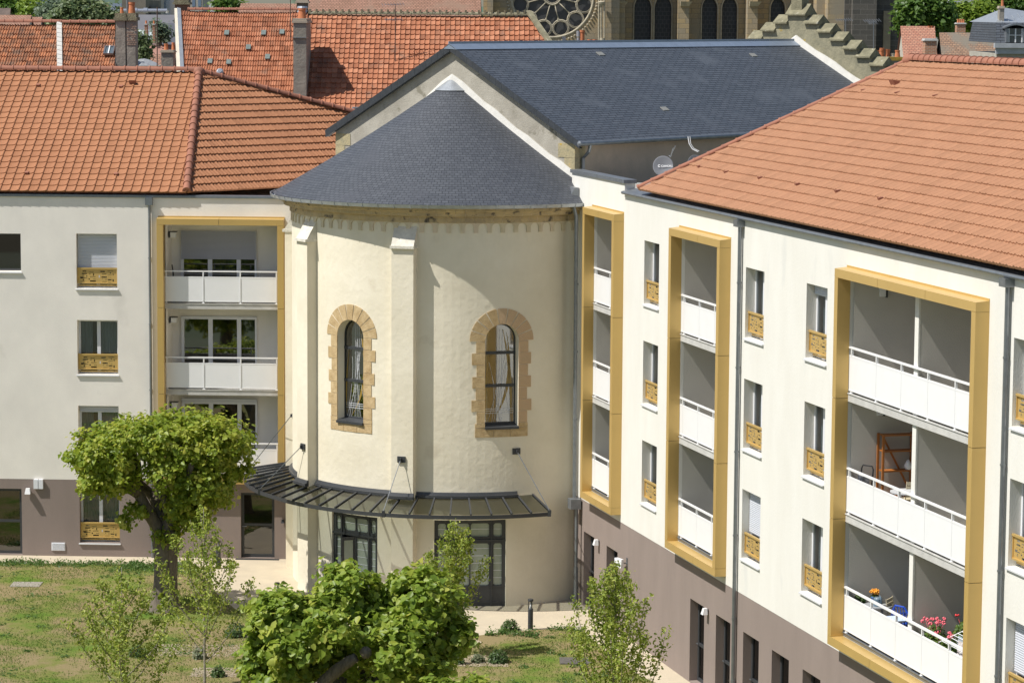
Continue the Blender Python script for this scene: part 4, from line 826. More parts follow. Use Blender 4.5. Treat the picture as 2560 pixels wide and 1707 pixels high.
# ================================================================== TREES AND PLANTS
def leaves(name, pts, nrm, size, m, parent, fold=.25, aspect=.85, rnd=None, jit=.55):
    n = len(pts); rng = RNG; nr = nrm+rng.normal(0, jit, (n, 3)); nr /= np.linalg.norm(nr, axis=1)[:, None]
    t = rng.normal(0, 1, (n, 3)); t[:, 2] -= .6; t -= nr*(t*nr).sum(1)[:, None]; t /= np.linalg.norm(t, axis=1)[:, None]; b = np.cross(nr, t)
    s = (size*rng.choice([.55, .8, 1., 1.15, 1.35], n)*rng.uniform(.85, 1.15, n))[:, None]
    P = [pts-t*s*.5, pts-t*s*.22-b*s*.5*aspect+nr*s*fold*.5, pts+t*s*.12-b*s*.42*aspect+nr*s*fold*.5, pts+t*s*.55-nr*s*.08, pts+t*s*.12+b*s*.42*aspect+nr*s*fold*.5, pts-t*s*.22+b*s*.5*aspect+nr*s*fold*.5]
    vv = np.stack(P, 1).reshape(-1, 3); base = np.array(BASES[root_of(parent).name]) if parent is not None else np.zeros(3)
    vv = vv-base; me = bpy.data.meshes.new(name); me.vertices.add(len(vv)); me.vertices.foreach_set('co', vv.astype(np.float32).ravel())
    idx = np.arange(n)[:, None]*6; q = np.concatenate([idx+np.array([[0, 1, 2, 3]]), idx+np.array([[0, 3, 4, 5]])], 1).reshape(-1)
    me.loops.add(len(q)); me.loops.foreach_set('vertex_index', q.astype(np.int32)); me.polygons.add(2*n)
    me.polygons.foreach_set('loop_start', (np.arange(2*n)*4).astype(np.int32)); me.polygons.foreach_set('loop_total', np.full(2*n, 4, np.int32))
    me.update(); me.validate()
    a = me.attributes.new('leafrand', 'FLOAT', 'FACE'); r = rng.uniform(0, 1, n) if rnd is None else rnd; a.data.foreach_set('value', np.repeat(r, 2).astype(np.float32))
    me.materials.append(m); o = bpy.data.objects.new(name, me); COL.objects.link(o)
    if parent is not None: o.parent = parent
    return o
def blob_pts(blobs, total, clump=.28, hollow=.72):
    """twig clumps through the shell of every blob, each clump a puff of leaves"""
    vol = np.array([b[3]*b[4]+b[4]*b[5]+b[3]*b[5] for b in blobs]); cnt = (vol/vol.sum()*total).astype(int); P = []; Nn = []; R_ = []
    for (x, y, z, rx, ry, rz), k in zip(blobs, cnt):
        per = 22; nc = max(3, k//per); d = RNG.normal(0, 1, (nc, 3)); d /= np.linalg.norm(d, axis=1)[:, None]
        rad = (hollow+(1.06-hollow)*RNG.uniform(0, 1, nc)**.55)[:, None]; sc = np.array([rx, ry, rz]); c = np.array([x, y, z])+d*sc*rad
        q = RNG.normal(0, clump*.45, (nc, per, 3)); pts = (c[:, None, :]+q).reshape(-1, 3)
        nr = np.repeat(d/sc*sc.mean(), per, 0)*.8+np.array([0, 0, .75]); cr = np.repeat(RNG.uniform(0, 1, nc), per)
        P.append(pts); Nn.append(nr); R_.append(cr*.5+RNG.uniform(0, 1, len(pts))*.5)
    return np.concatenate(P), np.concatenate(Nn), np.concatenate(R_)
M_LIME = leaf_mat('lime_leaves', (.11, .175, .016), (.235, .31, .034), (.48, .48, .10))
M_LIME2 = leaf_mat('lime_leaves_near', (.11, .18, .02), (.225, .315, .042), (.44, .46, .10))
M_SAP = leaf_mat('sapling_leaves', (.14, .20, .025), (.25, .33, .05), (.42, .45, .11))
def limb(mb, pts, r0, r1, n=9):
    pts = [V(p) for p in pts]; out = []
    for i in range(len(pts)-1):
        for q in range(4):
            f = q/4; p0 = pts[max(i-1, 0)]; p1 = pts[i]; p2 = pts[i+1]; p3 = pts[min(i+2, len(pts)-1)]
            out.append(.5*((2*p1)+(-p0+p2)*f+(2*p0-5*p1+4*p2-p3)*f*f+(-p0+3*p1-3*p2+p3)*f**3))
    out.append(pts[-1]); k = len(out); rs = [(r0+(r1-r0)*(i/(k-1)))*random.uniform(.92, 1.1) for i in range(k)]; mb.tube(out, rs, n)
# big pollarded lime by the left wall
TB = V((-10.12, 80.2, 0)); T1 = thing('pollarded_lime_tree', 'broad pollarded lime tree with furrowed trunk on the lawn at the left', 'tree', TB)
mb = MB(); ring_ = []
zs = [(-.05, .54), (.12, .43), (.5, .355), (1.1, .33), (1.6, .34), (2.0, .40), (2.4, .42)]
nseg = 22; base = 0
for z, r in zs:
    for k in range(nseg):
        a = 2*math.pi*k/nseg; rr_ = r*(1+.06*math.sin(5*a+z)+.035*math.sin(11*a+z*2)+(.10 if z < .2 else 0)*math.sin(4*a)); mb.v.append((TB.x+.03*z+rr_*math.cos(a), TB.y+rr_*math.sin(a), z))
for i in range(len(zs)-1):
    for k in range(nseg): mb.f.append((i*nseg+k, i*nseg+(k+1) % nseg, (i+1)*nseg+(k+1) % nseg, (i+1)*nseg+k)); mb.mi.append(0)
obj('trunk', mb, M_BARK, T1, smooth=True)
X0, Y0 = TB.x+.06, TB.y
LB = [[(0, 0, 2.1), (-.45, -.2, 2.9), (-.75, -.3, 3.6), (-.8, -.2, 4.4), (-1.2, -.2, 4.9)], [(0, 0, 2.1), (-.2, .1, 2.8), (-.5, .4, 3.4), (-1.5, .7, 4.1), (-2.1, .8, 4.8)], [(0, 0, 2.2), (.1, -.1, 3.0), (-.15, 0, 3.7), (-.25, .1, 4.9)],
      [(0, 0, 2.2), (.35, .1, 2.9), (.6, .2, 3.6), (1.4, .1, 4.1), (2.0, 0, 4.8)], [(0, 0, 2.2), (.3, -.3, 2.9), (.6, -.6, 3.6), (.9, -1.2, 4.5)], [(0, 0, 2.2), (.2, .4, 3.0), (.4, 1.0, 3.8), (.7, 1.6, 4.7)], [(-.75, -.3, 3.6), (-1.4, -.7, 4.0), (-2.0, -.9, 4.6)]]
for L_ in LB: m = MB(); limb(m, [(X0+x, Y0+y, z) for x, y, z in L_], .22, .08); obj('limb', m, M_BARK, T1, smooth=True)
bl = [(-1.7, -.7, 3.95, .7, .6, .5), (-1.2, -.9, 4.2, .7, .6, .5), (.3, -1.0, 4.3, .7, .6, .6), (1.2, -1.0, 3.75, .6, .5, .6), (1.75, -.3, 3.75, .5, .6, .5), (.55, -.75, 3.3, .42, .35, .5), (-2.1, -.2, 3.7, .35, .4, .3), (1.05, -.5, 2.85, .42, .4, .45), (-2.1, 0, 4.65, .85, .95, .62), (-1.5, -.9, 4.75, .9, .8, .62), (-1.3, .8, 5.0, 1.0, .9, .6), (-.5, -.5, 5.2, 1.0, 1.0, .55), (-.3, .7, 5.25, 1.0, .9, .5), (.6, -.9, 5.1, 1.0, .8, .6), (.8, .4, 5.25, 1.1, 1.0, .55), (1.7, -.5, 5.0, .9, .9, .75), (1.8, .7, 4.9, .9, .9, .7),
      (2.2, 0, 4.4, .55, .7, .65), (1.5, -.7, 4.1, .7, .6, .55), (.9, -.7, 3.75, .42, .45, .55), (1.5, .5, 3.4, .6, .6, .5), (.75, -.2, 2.95, .5, .5, .45), (1.15, .2, 3.05, .4, .5, .5), (-1.9, -.4, 4.0, .5, .5, .35), (-2.3, .2, 4.2, .4, .4, .3), (-.55, -.5, 3.1, .35, .3, .25), (-1.0, -.5, 2.75, .28, .25, .25), (-1.2, .4, 3.7, .4, .5, .3), (.35, -.42, 2.45, .35, .22, .4), (.0, -.4, 2.25, .3, .15, .2), (.3, .1, 4.4, .6, .6, .3)]
bl = [(X0+x*.95-.12, Y0+y, z, a*.95, b, c) for x, y, z, a, b, c in bl]
P, Nn, R_ = blob_pts(bl, 26000, .21, .42); leaves('crown', P, Nn, .125, M_LIME, T1, rnd=R_)
P, Nn, R_ = blob_pts([(TB.x+.1, TB.y-.5, .35, .3, .2, .25)], 120, .1); leaves('root_shoots', P, Nn, .10, M_LIME, T1, rnd=R_)
# near pollarded lime
B2_ = V((-3.3, 60.6, 0)); T2_ = thing('pollarded_lime_tree', 'nearest large leafy pollarded lime in front of the chapel, its bare knuckled limb showing', 'tree', B2_)
mb = MB(); limb(mb, [B2_, B2_+V((0, 0, 1.5)), B2_+V((-.1, 0, 2.4))], .42, .36, 16); obj('trunk', mb, M_BARK, T2_, smooth=True)
k0 = at(730, 1800, 59.9); k1 = at(800, 1715, 59.5); k2 = at(850, 1668, 59.3); k3 = at(890, 1642, 59.2); k4 = at(915, 1630, 59.2)
for L_, r0, r1 in (([B2_+V((-.1, 0, 2.2)), k0, k1, k2, k3], .20, .11), ([B2_+V((0, 0, 2.2)), B2_+V((.7, -.2, 3.0)), B2_+V((1.2, -.3, 3.8)), B2_+V((1.5, -.2, 4.4))], .2, .1), ([B2_+V((0, 0, 2.2)), B2_+V((.1, .5, 3.2)), B2_+V((.2, .8, 4.5))], .2, .1), ([B2_+V((0, 0, 2.2)), B2_+V((-.9, .4, 3.0)), B2_+V((-1.6, .5, 3.8))], .2, .1)):
    m = MB(); limb(m, L_, r0, r1, 10); obj('limb', m, M_BARK, T2_, smooth=True)
m = MB(); m.lathe(k4, [(.02, -.13), (.11, -.10), (.14, 0), (.11, .08), (.03, .12)], 12, ax=(k4-k2).normalized()); obj('knuckle', m, M_BARK, T2_, smooth=True)
def pb(px, py, Y, rx, ry, rz): p = at(px, py, Y); return (p.x, p.y, p.z, rx, ry, rz)
bl = [pb(715, 1570, 60, .72, .8, .74), pb(690, 1520, 60.4, .5, .5, .35), pb(875, 1485, 60.6, .70, .75, .58), pb(850, 1445, 61, .40, .5, .26), pb(1070, 1505, 60.6, .78, .8, .66), pb(1030, 1455, 61, .45, .5, .28), pb(1120, 1590, 60.4, .52, .6, .52), pb(900, 1580, 60, .55, .6, .42), pb(1010, 1600, 59.6, .62, .6, .5), pb(650, 1655, 60, .38, .5, .5),
      pb(760, 1650, 60.2, .6, .5, .5), pb(968, 1560, 60.3, .42, .5, .36), pb(800, 1590, 60, .55, .5, .42), pb(790, 1525, 60.4, .42, .5, .32), pb(965, 1500, 61, .3, .4, .25), pb(880, 1650, 60.4, .5, .5, .3), pb(1080, 1660, 60, .5, .5, .38), pb(740, 1620, 59.0, .5, .3, .32), pb(985, 1660, 59, .5, .3, .32), pb(690, 1705, 59.2, .45, .3, .4), pb(960, 1720, 60.8, .8, .6, .4), pb(820, 1565, 58.9, .42, .3, .25), pb(760, 1760, 60.6, .8, .8, .4), pb(980, 1770, 60.6, .9, .8, .4)]
P, Nn, R_ = blob_pts(bl, 21000, .22, .5); leaves('crown', P, Nn, .155, M_LIME2, T2_, rnd=R_)
B3 = at(1140, 1990, 56); B3.z = 0; T3 = thing('pollarded_lime_tree', 'lime tree at the bottom edge, only the top of its crown in view', 'tree', B3)
mb = MB(); limb(mb, [B3, B3+V((0, 0, 1.6)), B3+V((.1, 0, 3.6))], .3, .2, 12); obj('trunk', mb, M_BARK, T3, smooth=True)
P, Nn, R_ = blob_pts([pb(1100, 1725, 56, .42, .4, .28), pb(1190, 1735, 56, .45, .4, .33), pb(1140, 1765, 56, .8, .6, .5)], 3000, .16, .5); leaves('crown', P, Nn, .115, M_LIME2, T3, rnd=R_)
def sapling(x, y, H, label, seed, spread=.26, nb=16, z0=.32, lean=0, dens=1., leaf=.078):
    rr = random.Random(seed); b = V((x, y, 0)); t = thing('sapling', label, 'young tree', b, 'young trees planted in the lawn')
    tip = b+V((lean, 0, H)); m = MB(); limb(m, [b, b+V((lean*.2, .02, H*.35)), b+V((lean*.6, -.02, H*.7)), tip], .035, .006, 7); obj('stem', m, M_BARKS, t, smooth=True)
    P = []; bm_ = MB()
    for i in range(nb):
        f = z0+(.90-z0)*i/nb+rr.uniform(-.02, .02); s0 = b+V((lean*f, 0, H*f)); a = i*2.4+rr.uniform(-.4, .4); L_ = H*(.60*(1-f)+.05)*rr.uniform(.8, 1.1)
        o = V((math.cos(a), math.sin(a), 0)); e = s0+o*(L_*math.sin(spread*2.2))+V((0, 0, L_*.92)); mid = s0.lerp(e, .5)+o*L_*.10
        limb(bm_, [s0, mid, e], .015, .005, 5)
        for q in range(int(26*dens*L_/1.2)+3):
            g = rr.uniform(.12, 1.03); c = (s0*(1-g)*(1-g)+2*mid*g*(1-g)+e*g*g); sp = .13*(1.15-g*.6)*(1.2-.55*f)
            for w in range(6): P.append(c+V((rr.gauss(0, sp), rr.gauss(0, sp), rr.gauss(0, sp*.8))))
    for q in range(int(40*dens)):
        g = rr.uniform(z0+.25, 1.0); c = b+V((lean*g, 0, H*g))
        for w in range(6): P.append(c+V((rr.gauss(0, .09), rr.gauss(0, .09), rr.gauss(0, .08))))
    obj('branches', bm_, M_BARKS, t); P = np.array([tuple(p) for p in P]); nn_ = np.tile([0., -.2, .6], (len(P), 1)); leaves('leaves', P, nn_, leaf, M_SAP, t, fold=.35, aspect=.6, jit=.9)
    return t
sapling(-7.86, 70.4, 4.8, 'slender young tree with pale bare stems right in front of the lime trunk', 4, .25, 20, .16, dens=.72)
sapling(-9.35, 66.0, 4.15, 'young tree at the bottom left edge of the lawn with loose upright branches', 9, .34, 20, .12, dens=.95)
sapling(-1.60, 74.6, 3.75, 'young tree in front of the right chapel door, half behind the near lime', 12, .24, 15, .25, .1, 1.3)
sapling(2.45, 64.2, 4.75, 'young conical tree beside the taupe wall of the right building', 21, .21, 24, .12, dens=1.2)
# weeds and grass
lp = np.array(LAWN)
def inside(x, y):
    c = np.zeros(len(x), bool); j = len(lp)-1
    for i in range(len(lp)):
        xi, yi = lp[i]; xj, yj = lp[j]; k = ((yi > y) != (yj > y)) & (x < (xj-xi)*(y-yi)/(yj-yi+1e-12)+xi); c ^= k; j = i
    return c
x = RNG.uniform(-18, 8, 260000); y = RNG.uniform(63, 87.1, 260000); k = inside(x, y)
dn = np.sin(x*1.3+1.7*np.sin(y*.7))+np.sin(y*1.1+1.3*np.sin(x*.9+2))+.8*np.sin(x*3.1+y*2.3); k &= RNG.uniform(-2.2, 2.6, len(x)) < dn
x, y = x[k][:120000], y[k][:120000]; n = len(x); h = RNG.uniform(.02, .06, n); a = RNG.uniform(0, 6.28, n); w = RNG.uniform(.008, .02, n)
vv = np.zeros((n, 3, 3)); vv[:, 0] = np.stack([x-w*np.cos(a), y-w*np.sin(a), np.zeros(n)], 1); vv[:, 1] = np.stack([x+w*np.cos(a), y+w*np.sin(a), np.zeros(n)], 1); vv[:, 2] = np.stack([x+RNG.normal(0, .02, n), y+RNG.normal(0, .02, n), h], 1)
me = bpy.data.meshes.new('grass'); me.vertices.add(3*n); me.vertices.foreach_set('co', vv.astype(np.float32).ravel()); me.loops.add(3*n); me.loops.foreach_set('vertex_index', np.arange(3*n, dtype=np.int32)); me.polygons.add(n)
me.polygons.foreach_set('loop_start', (np.arange(n)*3).astype(np.int32)); me.polygons.foreach_set('loop_total', np.full(n, 3, np.int32)); me.update()
at2 = me.attributes.new('leafrand', 'FLOAT', 'FACE'); at2.data.foreach_set('value', RNG.uniform(0, 1, n).astype(np.float32)); me.materials.append(leaf_mat('grass_blades', (.07, .14, .018), (.11, .19, .03), (.24, .24, .09), .7)); go = bpy.data.objects.new('grass', me); COL.objects.link(go); go['kind'] = 'stuff'
P = []; 
def weed(cx, cy, r, n, h=.15):
    if not inside(np.array([cx]), np.array([cy]))[0] and cy < 86.5: return
    for q in range(n):
        aa = RNG.uniform(0, 6.28); d = r*math.sqrt(RNG.uniform(0, 1)); zz = abs(RNG.normal(0, h))*(1-d/r*.6); P.append((cx+d*math.cos(aa), cy+d*math.sin(aa)*1.2, zz))
for q in range(46): weed(RNG.uniform(-16.5, -10.6), 86.85+RNG.normal(0, .15), RNG.uniform(.12, .35), 60, .10)
for q in range(26): weed(RNG.uniform(-12.4, -10.2), 86.2+RNG.normal(0, .5), RNG.uniform(.2, .4), 70, .09)
for q in range(16): weed(RNG.uniform(-1.3, .7), 77.35+RNG.normal(0, .15), RNG.uniform(.1, .3), 60, .12)
for q in range(12): weed(RNG.uniform(1.0, 2.2), 77.9+RNG.normal(0, .2), RNG.uniform(.15, .3), 60, .08)
for q in range(60):
    cx, cy = RNG.uniform(-16, -7), RNG.uniform(72, 86); weed(cx, cy, RNG.uniform(.1, .35), 34, .04)
for q in range(14): weed(RNG.uniform(0, 3), RNG.uniform(71, 77), RNG.uniform(.1, .3), 40, .05)
P = np.array(P); wo = leaves('weeds', P, np.tile([0., 0, 1.], (len(P), 1)), .055, leaf_mat('weed_leaves', (.05, .12, .025), (.09, .17, .04), (.14, .2, .06)), None); wo['kind'] = 'stuff'
# ================================================================== COURTYARD THINGS
BO = None
for (px, py, lab) in ((546, 1420, 'black bollard light on the sandy path right of the big lime trunk'), (693, 1530, 'black bollard light standing in the lime tree shadow at the left of the apse'), (1326, 1573, 'black bollard light on the lawn edge in front of the plain apse wall'), (978, 1545, 'black bollard light half hidden behind the near lime crown')):
    p = gnd(px, py)
    if BO is None:
        BO = thing('bollard', lab, 'bollard', p, 'bollard lights along the path')
        m = MB(); m.lathe(p, [(.075, 0), (.075, .60), (.070, .61)], 18); obj('post', m, M_ANTH, BO, smooth=False)
        m = MB(); m.lathe(p+V((0, 0, .85)), [(.078, -.03), (.082, 0), (.075, .035)], 18)
        for k in range(3): a = 1.2+k*2.09; q = p+V((math.cos(a)*.06, math.sin(a)*.06, 0)); m.box((q.x-.012, q.y-.012, .60), (q.x+.012, q.y+.012, .83))
        obj('head', m, M_ANTH, BO)
        m = MB(); m.lathe(p+V((0, 0, .61)), [(.05, 0), (.02, .10), (.01, .2)], 12); obj('reflector', m, M_WHITE, BO, smooth=True)
    else: dup(BO, p, lab)
p = gnd(66, 1461); m = MB(); m.box((p.x-.45, p.y-.35, .002), (p.x+.45, p.y+.35, .022)); tag(obj('manhole_cover', m, mat('dusty_steel', (.33, .30, .25), .8, .3, 9, .6, 60), None, p), 'dusty rectangular manhole cover set in the lawn at the left', 'manhole cover')
p = gnd(1445, 1652); m = MB(); m.box((p.x-.5, p.y-.4, .002), (p.x+.35, p.y+.35, .03)); tag(obj('manhole_cover', m, mat('dark_steel', (.12, .11, .10), .7, .3, 9, .6, 60), None, p), 'dark manhole cover in the lawn left of the conical young tree', 'manhole cover')
p = gnd(1175, 1606); m = MB(); m.lathe(V((p.x, p.y, .002)), [(.32, 0), (.32, .02)], 24); tag(obj('manhole_cover', m, mat('concrete_cover', (.45, .37, .27), .9, .3, 9), None, p), 'round concrete cover flush in the lawn edge near the plain apse wall', 'manhole cover')
p = FL(1.9, .14, 0); m = MB(); m.fbox(FL, 1.2, 2.6, .06, .22, .0, .008)
for i in range(34): m.fbox(FL, 1.21+i*.041, 1.235+i*.041, .06, .22, .008, .014)
tag(obj('drain_grating', m, M_ANTH, None, p), 'slotted drain grating at the foot of the glazed door behind the canopy', 'drain grating')
# wood chip strips, small plants, roses
M_CHIP = mat('wood_chips', (.52, .44, .33), .95, .5, 30, .8, 60, rgb2=(.25, .19, .13))
def chips(name, pts, seed):
    rr = np.random.default_rng(seed); m = MB(); xs = [a for a, b in pts]; ys = [b for a, b in pts]
    for q in range(900):
        cx, cy = rr.uniform(min(xs)-.05, max(xs)+.05), rr.uniform(min(ys)-.08, max(ys)+.08); a = rr.uniform(0, 3.14); l, w = rr.uniform(.02, .05), rr.uniform(.008, .02)
        m.quad((cx-l*math.cos(a), cy-l*math.sin(a), .012), (cx+w*math.sin(a), cy-w*math.cos(a), .018), (cx+l*math.cos(a), cy+l*math.sin(a), rr.uniform(.015, .04)), (cx-w*math.sin(a), cy+w*math.cos(a), .016))
    o = obj(name, m, M_CHIP, recalc=False); o['kind'] = 'stuff'
def gpoly(*a): return [tuple(gnd(x, y))[:2] for x, y in a]
chips('wood_chip_bed', gpoly((370, 1632), (625, 1640), (622, 1618), (370, 1612)), 1); chips('wood_chip_bed', gpoly((480, 1690), (640, 1690), (630, 1672), (500, 1674)), 2); chips('wood_chip_bed', gpoly((585, 1592), (660, 1592), (655, 1578), (590, 1578)), 3); chips('wood_chip_bed', gpoly((1150, 1664), (1265, 1664), (1255, 1645), (1160, 1640)), 4)
def shrub(px, py, r, h, lab, c, flowers=None, n=500, grass=False):
    p = gnd(px, py); t = thing('shrub', lab, 'shrub', p); d = RNG.normal(0, 1, (n, 3)); d /= np.linalg.norm(d, axis=1)[:, None]; d[:, 2] = abs(d[:, 2]); R3 = RNG.uniform(.3, 1, n)[:, None]**.5
    pts = np.array(p)+d*R3*np.array([r, r, h]); leaves('foliage', pts, d+np.array([0, 0, .5]), .06, c, t)
    m = MB()
    for q in range(7): a = q*.9; m.tube([p, p+V((math.cos(a)*r*.5, math.sin(a)*r*.5, h*.8))], .006, 4)
    obj('stems', m, M_BARKS, t)
    if flowers:
        for fx, fz in flowers:
            m = MB(); m.lathe(p+V((fx, -.03, fz)), [(.01, -.03), (.045, 0), (.05, .03), (.02, .055)], 8); obj('flower', m, mat('pink_petals', (.75, .09, .22), .6), t, smooth=True)
G1 = leaf_mat('shrub_green', (.05, .10, .03), (.08, .14, .045), (.13, .18, .06)); G2 = leaf_mat('shrub_grey_green', (.12, .15, .08), (.18, .21, .12), (.25, .27, .16))
shrub(1150, 1660, .14, .55, 'small rose bush with a pink bloom right of the near lime crown', G1, [(.01, .58)], 220)
shrub(1245, 1655, .30, .36, 'low round bushy shrub in the wood chips right of the rose bush', G1, None, 700)
shrub(1195, 1655, .20, .25, 'wispy grey-green tuft between the rose bush and the round shrub', G2, None, 260)
shrub(590, 1590, .35, .4, 'low leafy shrub at the edge of the lime tree shadow', G1, None, 600)
shrub(500, 1645, .22, .35, 'small grey-green shrub in the wood chips by the slender sapling', G2, None, 300)
shrub(345, 1640, .28, .3, 'low leafy shrub behind the bottom left sapling', G1, None, 350)
shrub(545, 1690, .2, .3, 'small shrub near the bottom edge left of the near lime', G1, None, 300)
shrub(1275, 1575, .28, .34, 'weedy bush at the lawn edge left of the bollard by the plain apse wall', G1, None, 450)
# ------------------------------------------------------------------ satellite dishes behind the right roof
dd = at(1658, 416, 82.5); t = thing('satellite_dish', 'grey satellite dish with white lettering peeking over the lower end of the right roof', 'satellite dish', dd-V((0, 0, .6)))
ax_ = (V((-.12, -1, .22))).normalized(); m = MB(); m.lathe(dd, [(.01, .0), (.15, .012), (.26, .035), (.30, .05), (.305, .058), (.30, .062), (.26, .05), (.01, .015)], 36, ax=ax_, cap=False); obj('reflector', m, mat('dish_grey', (.17, .175, .19), .5, .05, 3), t, smooth=True)
m = MB(); m.tube([dd+V((.20, -.1, .30)), dd+V((.33, -.35, .62))], .012, 6); m.tube([dd+V((.16, -.1, .33)), dd+V((.21, -.16, .28)), dd+V((.26, -.30, .56))], .010, 6); obj('feed_arm', m, M_PIPE, t)
m = MB(); m.tube([dd-V((0, -.08, .7)), dd+V((0, .08, 0))], .025, 8); obj('mast', m, M_PIPE, t)
def text3d(body, size, P, xax, nax, mtl, par, name='lettering', ext=.003):
    cu = bpy.data.curves.new(name, 'FONT'); cu.body = body; cu.size = size; cu.extrude = ext; cu.offset = size*.02
    tmp = bpy.data.objects.new('tmp', cu); COL.objects.link(tmp); dg = bpy.context.evaluated_depsgraph_get(); me = bpy.data.meshes.new_from_object(tmp.evaluated_get(dg)); bpy.data.objects.remove(tmp)
    x_ = V(xax).normalized(); n_ = V(nax).normalized(); y_ = n_.cross(x_)
    bs = BASES[root_of(par).name]
    for v in me.vertices: q = P+x_*v.co.x+y_*v.co.y+n_*v.co.z; v.co = q-bs
    me.materials.append(mtl); o = bpy.data.objects.new(name, me); COL.objects.link(o); o.parent = par; return o
xa = V((1, -.12, 0)).normalized(); xa = (xa-ax_*xa.dot(ax_)).normalized()
text3d('CAHORS', .085, dd+ax_*.062+xa*(-.06)+V((0, 0, -.03)), xa, ax_, M_WHITE, t)
m = MB(); y_ = ax_.cross(xa)
for i in range(10):
    a_, b_ = .7+i*.5, .7+(i+1)*.5; cc = dd+ax_*.062+xa*(-.115); m.quad(cc+(xa*math.cos(a_)+y_*math.sin(a_))*.022, cc+(xa*math.cos(b_)+y_*math.sin(b_))*.022, cc+(xa*math.cos(b_)+y_*math.sin(b_))*.04, cc+(xa*math.cos(a_)+y_*math.sin(a_))*.04)
obj('emblem', m, M_WHITE, t)
d2 = at(1738, 413, 84); t = thing('satellite_dish', 'second satellite dish, mostly hidden behind the right roof, with a bent white arm', 'satellite dish', d2-V((0, 0, .6)))
m = MB(); m.lathe(d2, [(.01, .0), (.15, .012), (.26, .035), (.30, .055), (.30, .065), (.26, .05), (.01, .015)], 30, ax=V((.5, -1, .3)), cap=False); obj('reflector', m, MATS['dish_grey'], t, smooth=True)
m = MB(); m.tube([at(1720, 342, 83.8), at(1723, 360, 83.8), at(1731, 373, 83.8), at(1745, 380, 83.8)], .016, 6); m.tube([at(1725, 342, 83.8), at(1727, 360, 83.8), at(1735, 372, 83.8), at(1748, 378, 83.8)], .010, 6); obj('feed_arm', m, M_WHITE, t)
# ------------------------------------------------------------------ things on the balconies
def on(F, u, off, z): return F(u, off, z)
def slat_chair(u, off, z, lab, rot, m_=None, fm=None):
    b = FR(u, off, z); t = thing('chair', lab, 'chair', b, 'folding slat chairs'); fm = fm or mat('chair_frame_beige', (.55, .48, .33), .5); m_ = m_ or mat('chair_slats_beige', (.66, .58, .40), .55)
    R = Matrix.Rotation(rot, 3, 'Z'); L = lambda x, y, zz: b+R @ V((x, y, zz))
    m = MB()
    for k in range(4): yy = -.18+k*.10; m.hexa([L(-.2, yy, .43), L(.2, yy, .43), L(.2, yy+.08, .43), L(-.2, yy+.08, .43), L(-.2, yy, .45), L(.2, yy, .45), L(.2, yy+.08, .45), L(-.2, yy+.08, .45)])
    obj('seat', m, m_, t); m = MB()
    for k in range(4): zz = .52+k*.09; oy = .20+.10*(zz-.45); m.hexa([L(-.2, oy, zz), L(.2, oy, zz), L(.2, oy+.015, zz), L(-.2, oy+.015, zz), L(-.2, oy+.01, zz+.075), L(.2, oy+.01, zz+.075), L(.2, oy+.025, zz+.075), L(-.2, oy+.025, zz+.075)])
    obj('backrest', m, m_, t)
    for x in (-.21, .21):
        m = MB(); m.tube([L(x, -.22, 0), L(x, .20, .45), L(x, .26, .88)], .011, 6); obj('leg', m, fm, t); m = MB(); m.tube([L(x, .24, 0), L(x, -.18, .44)], .011, 6); obj('leg', m, fm, t)
    return t
def table(u, off, z, lab, m_, r=.33, h=.71, square=False):
    b = FR(u, off, z); t = thing('table', lab, 'table', b); m = MB()
    if square: m.fbox(FR, u-r, u+r, off-r, off+r, z+h-.03, z+h)
    else: m.lathe(b, [(r, h-.025), (r, h)], 26)
    obj('tabletop', m, m_, t)
    for k in range(4): a = .8+k*math.pi/2; m = MB(); m.tube([b+V((math.cos(a)*r*.8, math.sin(a)*r*.8, 0)), b+V((math.cos(a)*r*.35, math.sin(a)*r*.35, h-.03))], .012, 6); obj('leg', m, m_, t)
    return t
Z1, Z2, Z3 = 3.66, 6.36, 9.08; GREYM = mat('grey_table_metal', (.35, .36, .37), .5)
table(13.92, -.56, Z1, 'round grey table carrying the blue pot and watering can on the lowest wide balcony', GREYM)
slat_chair(14.15, -1.0, Z1, 'beige slat chair beside the watering can on the lowest wide balcony', 1.1)
def pot(P, r, h, m_, lab, foliage=None, fl=None, fcol=None, n=500, fr=.2, fh=.25, cat='flower pot', name='flower_pot'):
    t = thing(name, lab, cat, P); m = MB(); m.lathe(P, [(r*.7, 0), (r, h), (r*1.08, h), (r*1.08, h+.02), (r*.9, h+.02), (r*.85, h-.02)], 20); obj('pot', m, m_, t)
    if foliage:
        d = RNG.normal(0, 1, (n, 3)); d /= np.linalg.norm(d, axis=1)[:, None]; d[:, 2] = abs(d[:, 2]); pts = np.array(P)+np.array([0, 0, h])+d*(RNG.uniform(.2, 1, n)[:, None]**.6)*np.array([fr, fr, fh]); leaves('plant', pts, d+np.array([0, 0, .5]), .06, foliage, t)
    if fl:
        for q in range(fl):
            a = q*2.4; rr_ = fr*(.3+.7*((q*37) % 10)/10); c = P+V((math.cos(a)*rr_, math.sin(a)*rr_, h+fh+.04+.05*((q*13) % 5)/5)); m = MB()
            for w in range(9): d = V((random.gauss(0, 1), random.gauss(0, 1), random.gauss(0, .7))).normalized()*.035; m.lathe(c+d, [(.004, -.016), (.018, -.006), (.018, .008), (.004, .018)], 6)
            m.tube([P+V((0, 0, h)), c], .003, 4); obj('flower_head', m, fcol, t, smooth=True)
    return t
BLUE = mat('blue_glaze', (.12, .22, .52), .3); TERRA = mat('terracotta', (.55, .22, .12), .8, .2, 6); BLK = mat('black_plastic', (.02, .02, .022), .5)
pot(FR(13.74, -.56, Z1+.71), .085, .14, BLUE, 'blue pot of orange flowers on the round balcony table', G1, 12, mat('orange_petals', (.85, .36, .03), .6), 120, .09, .07)
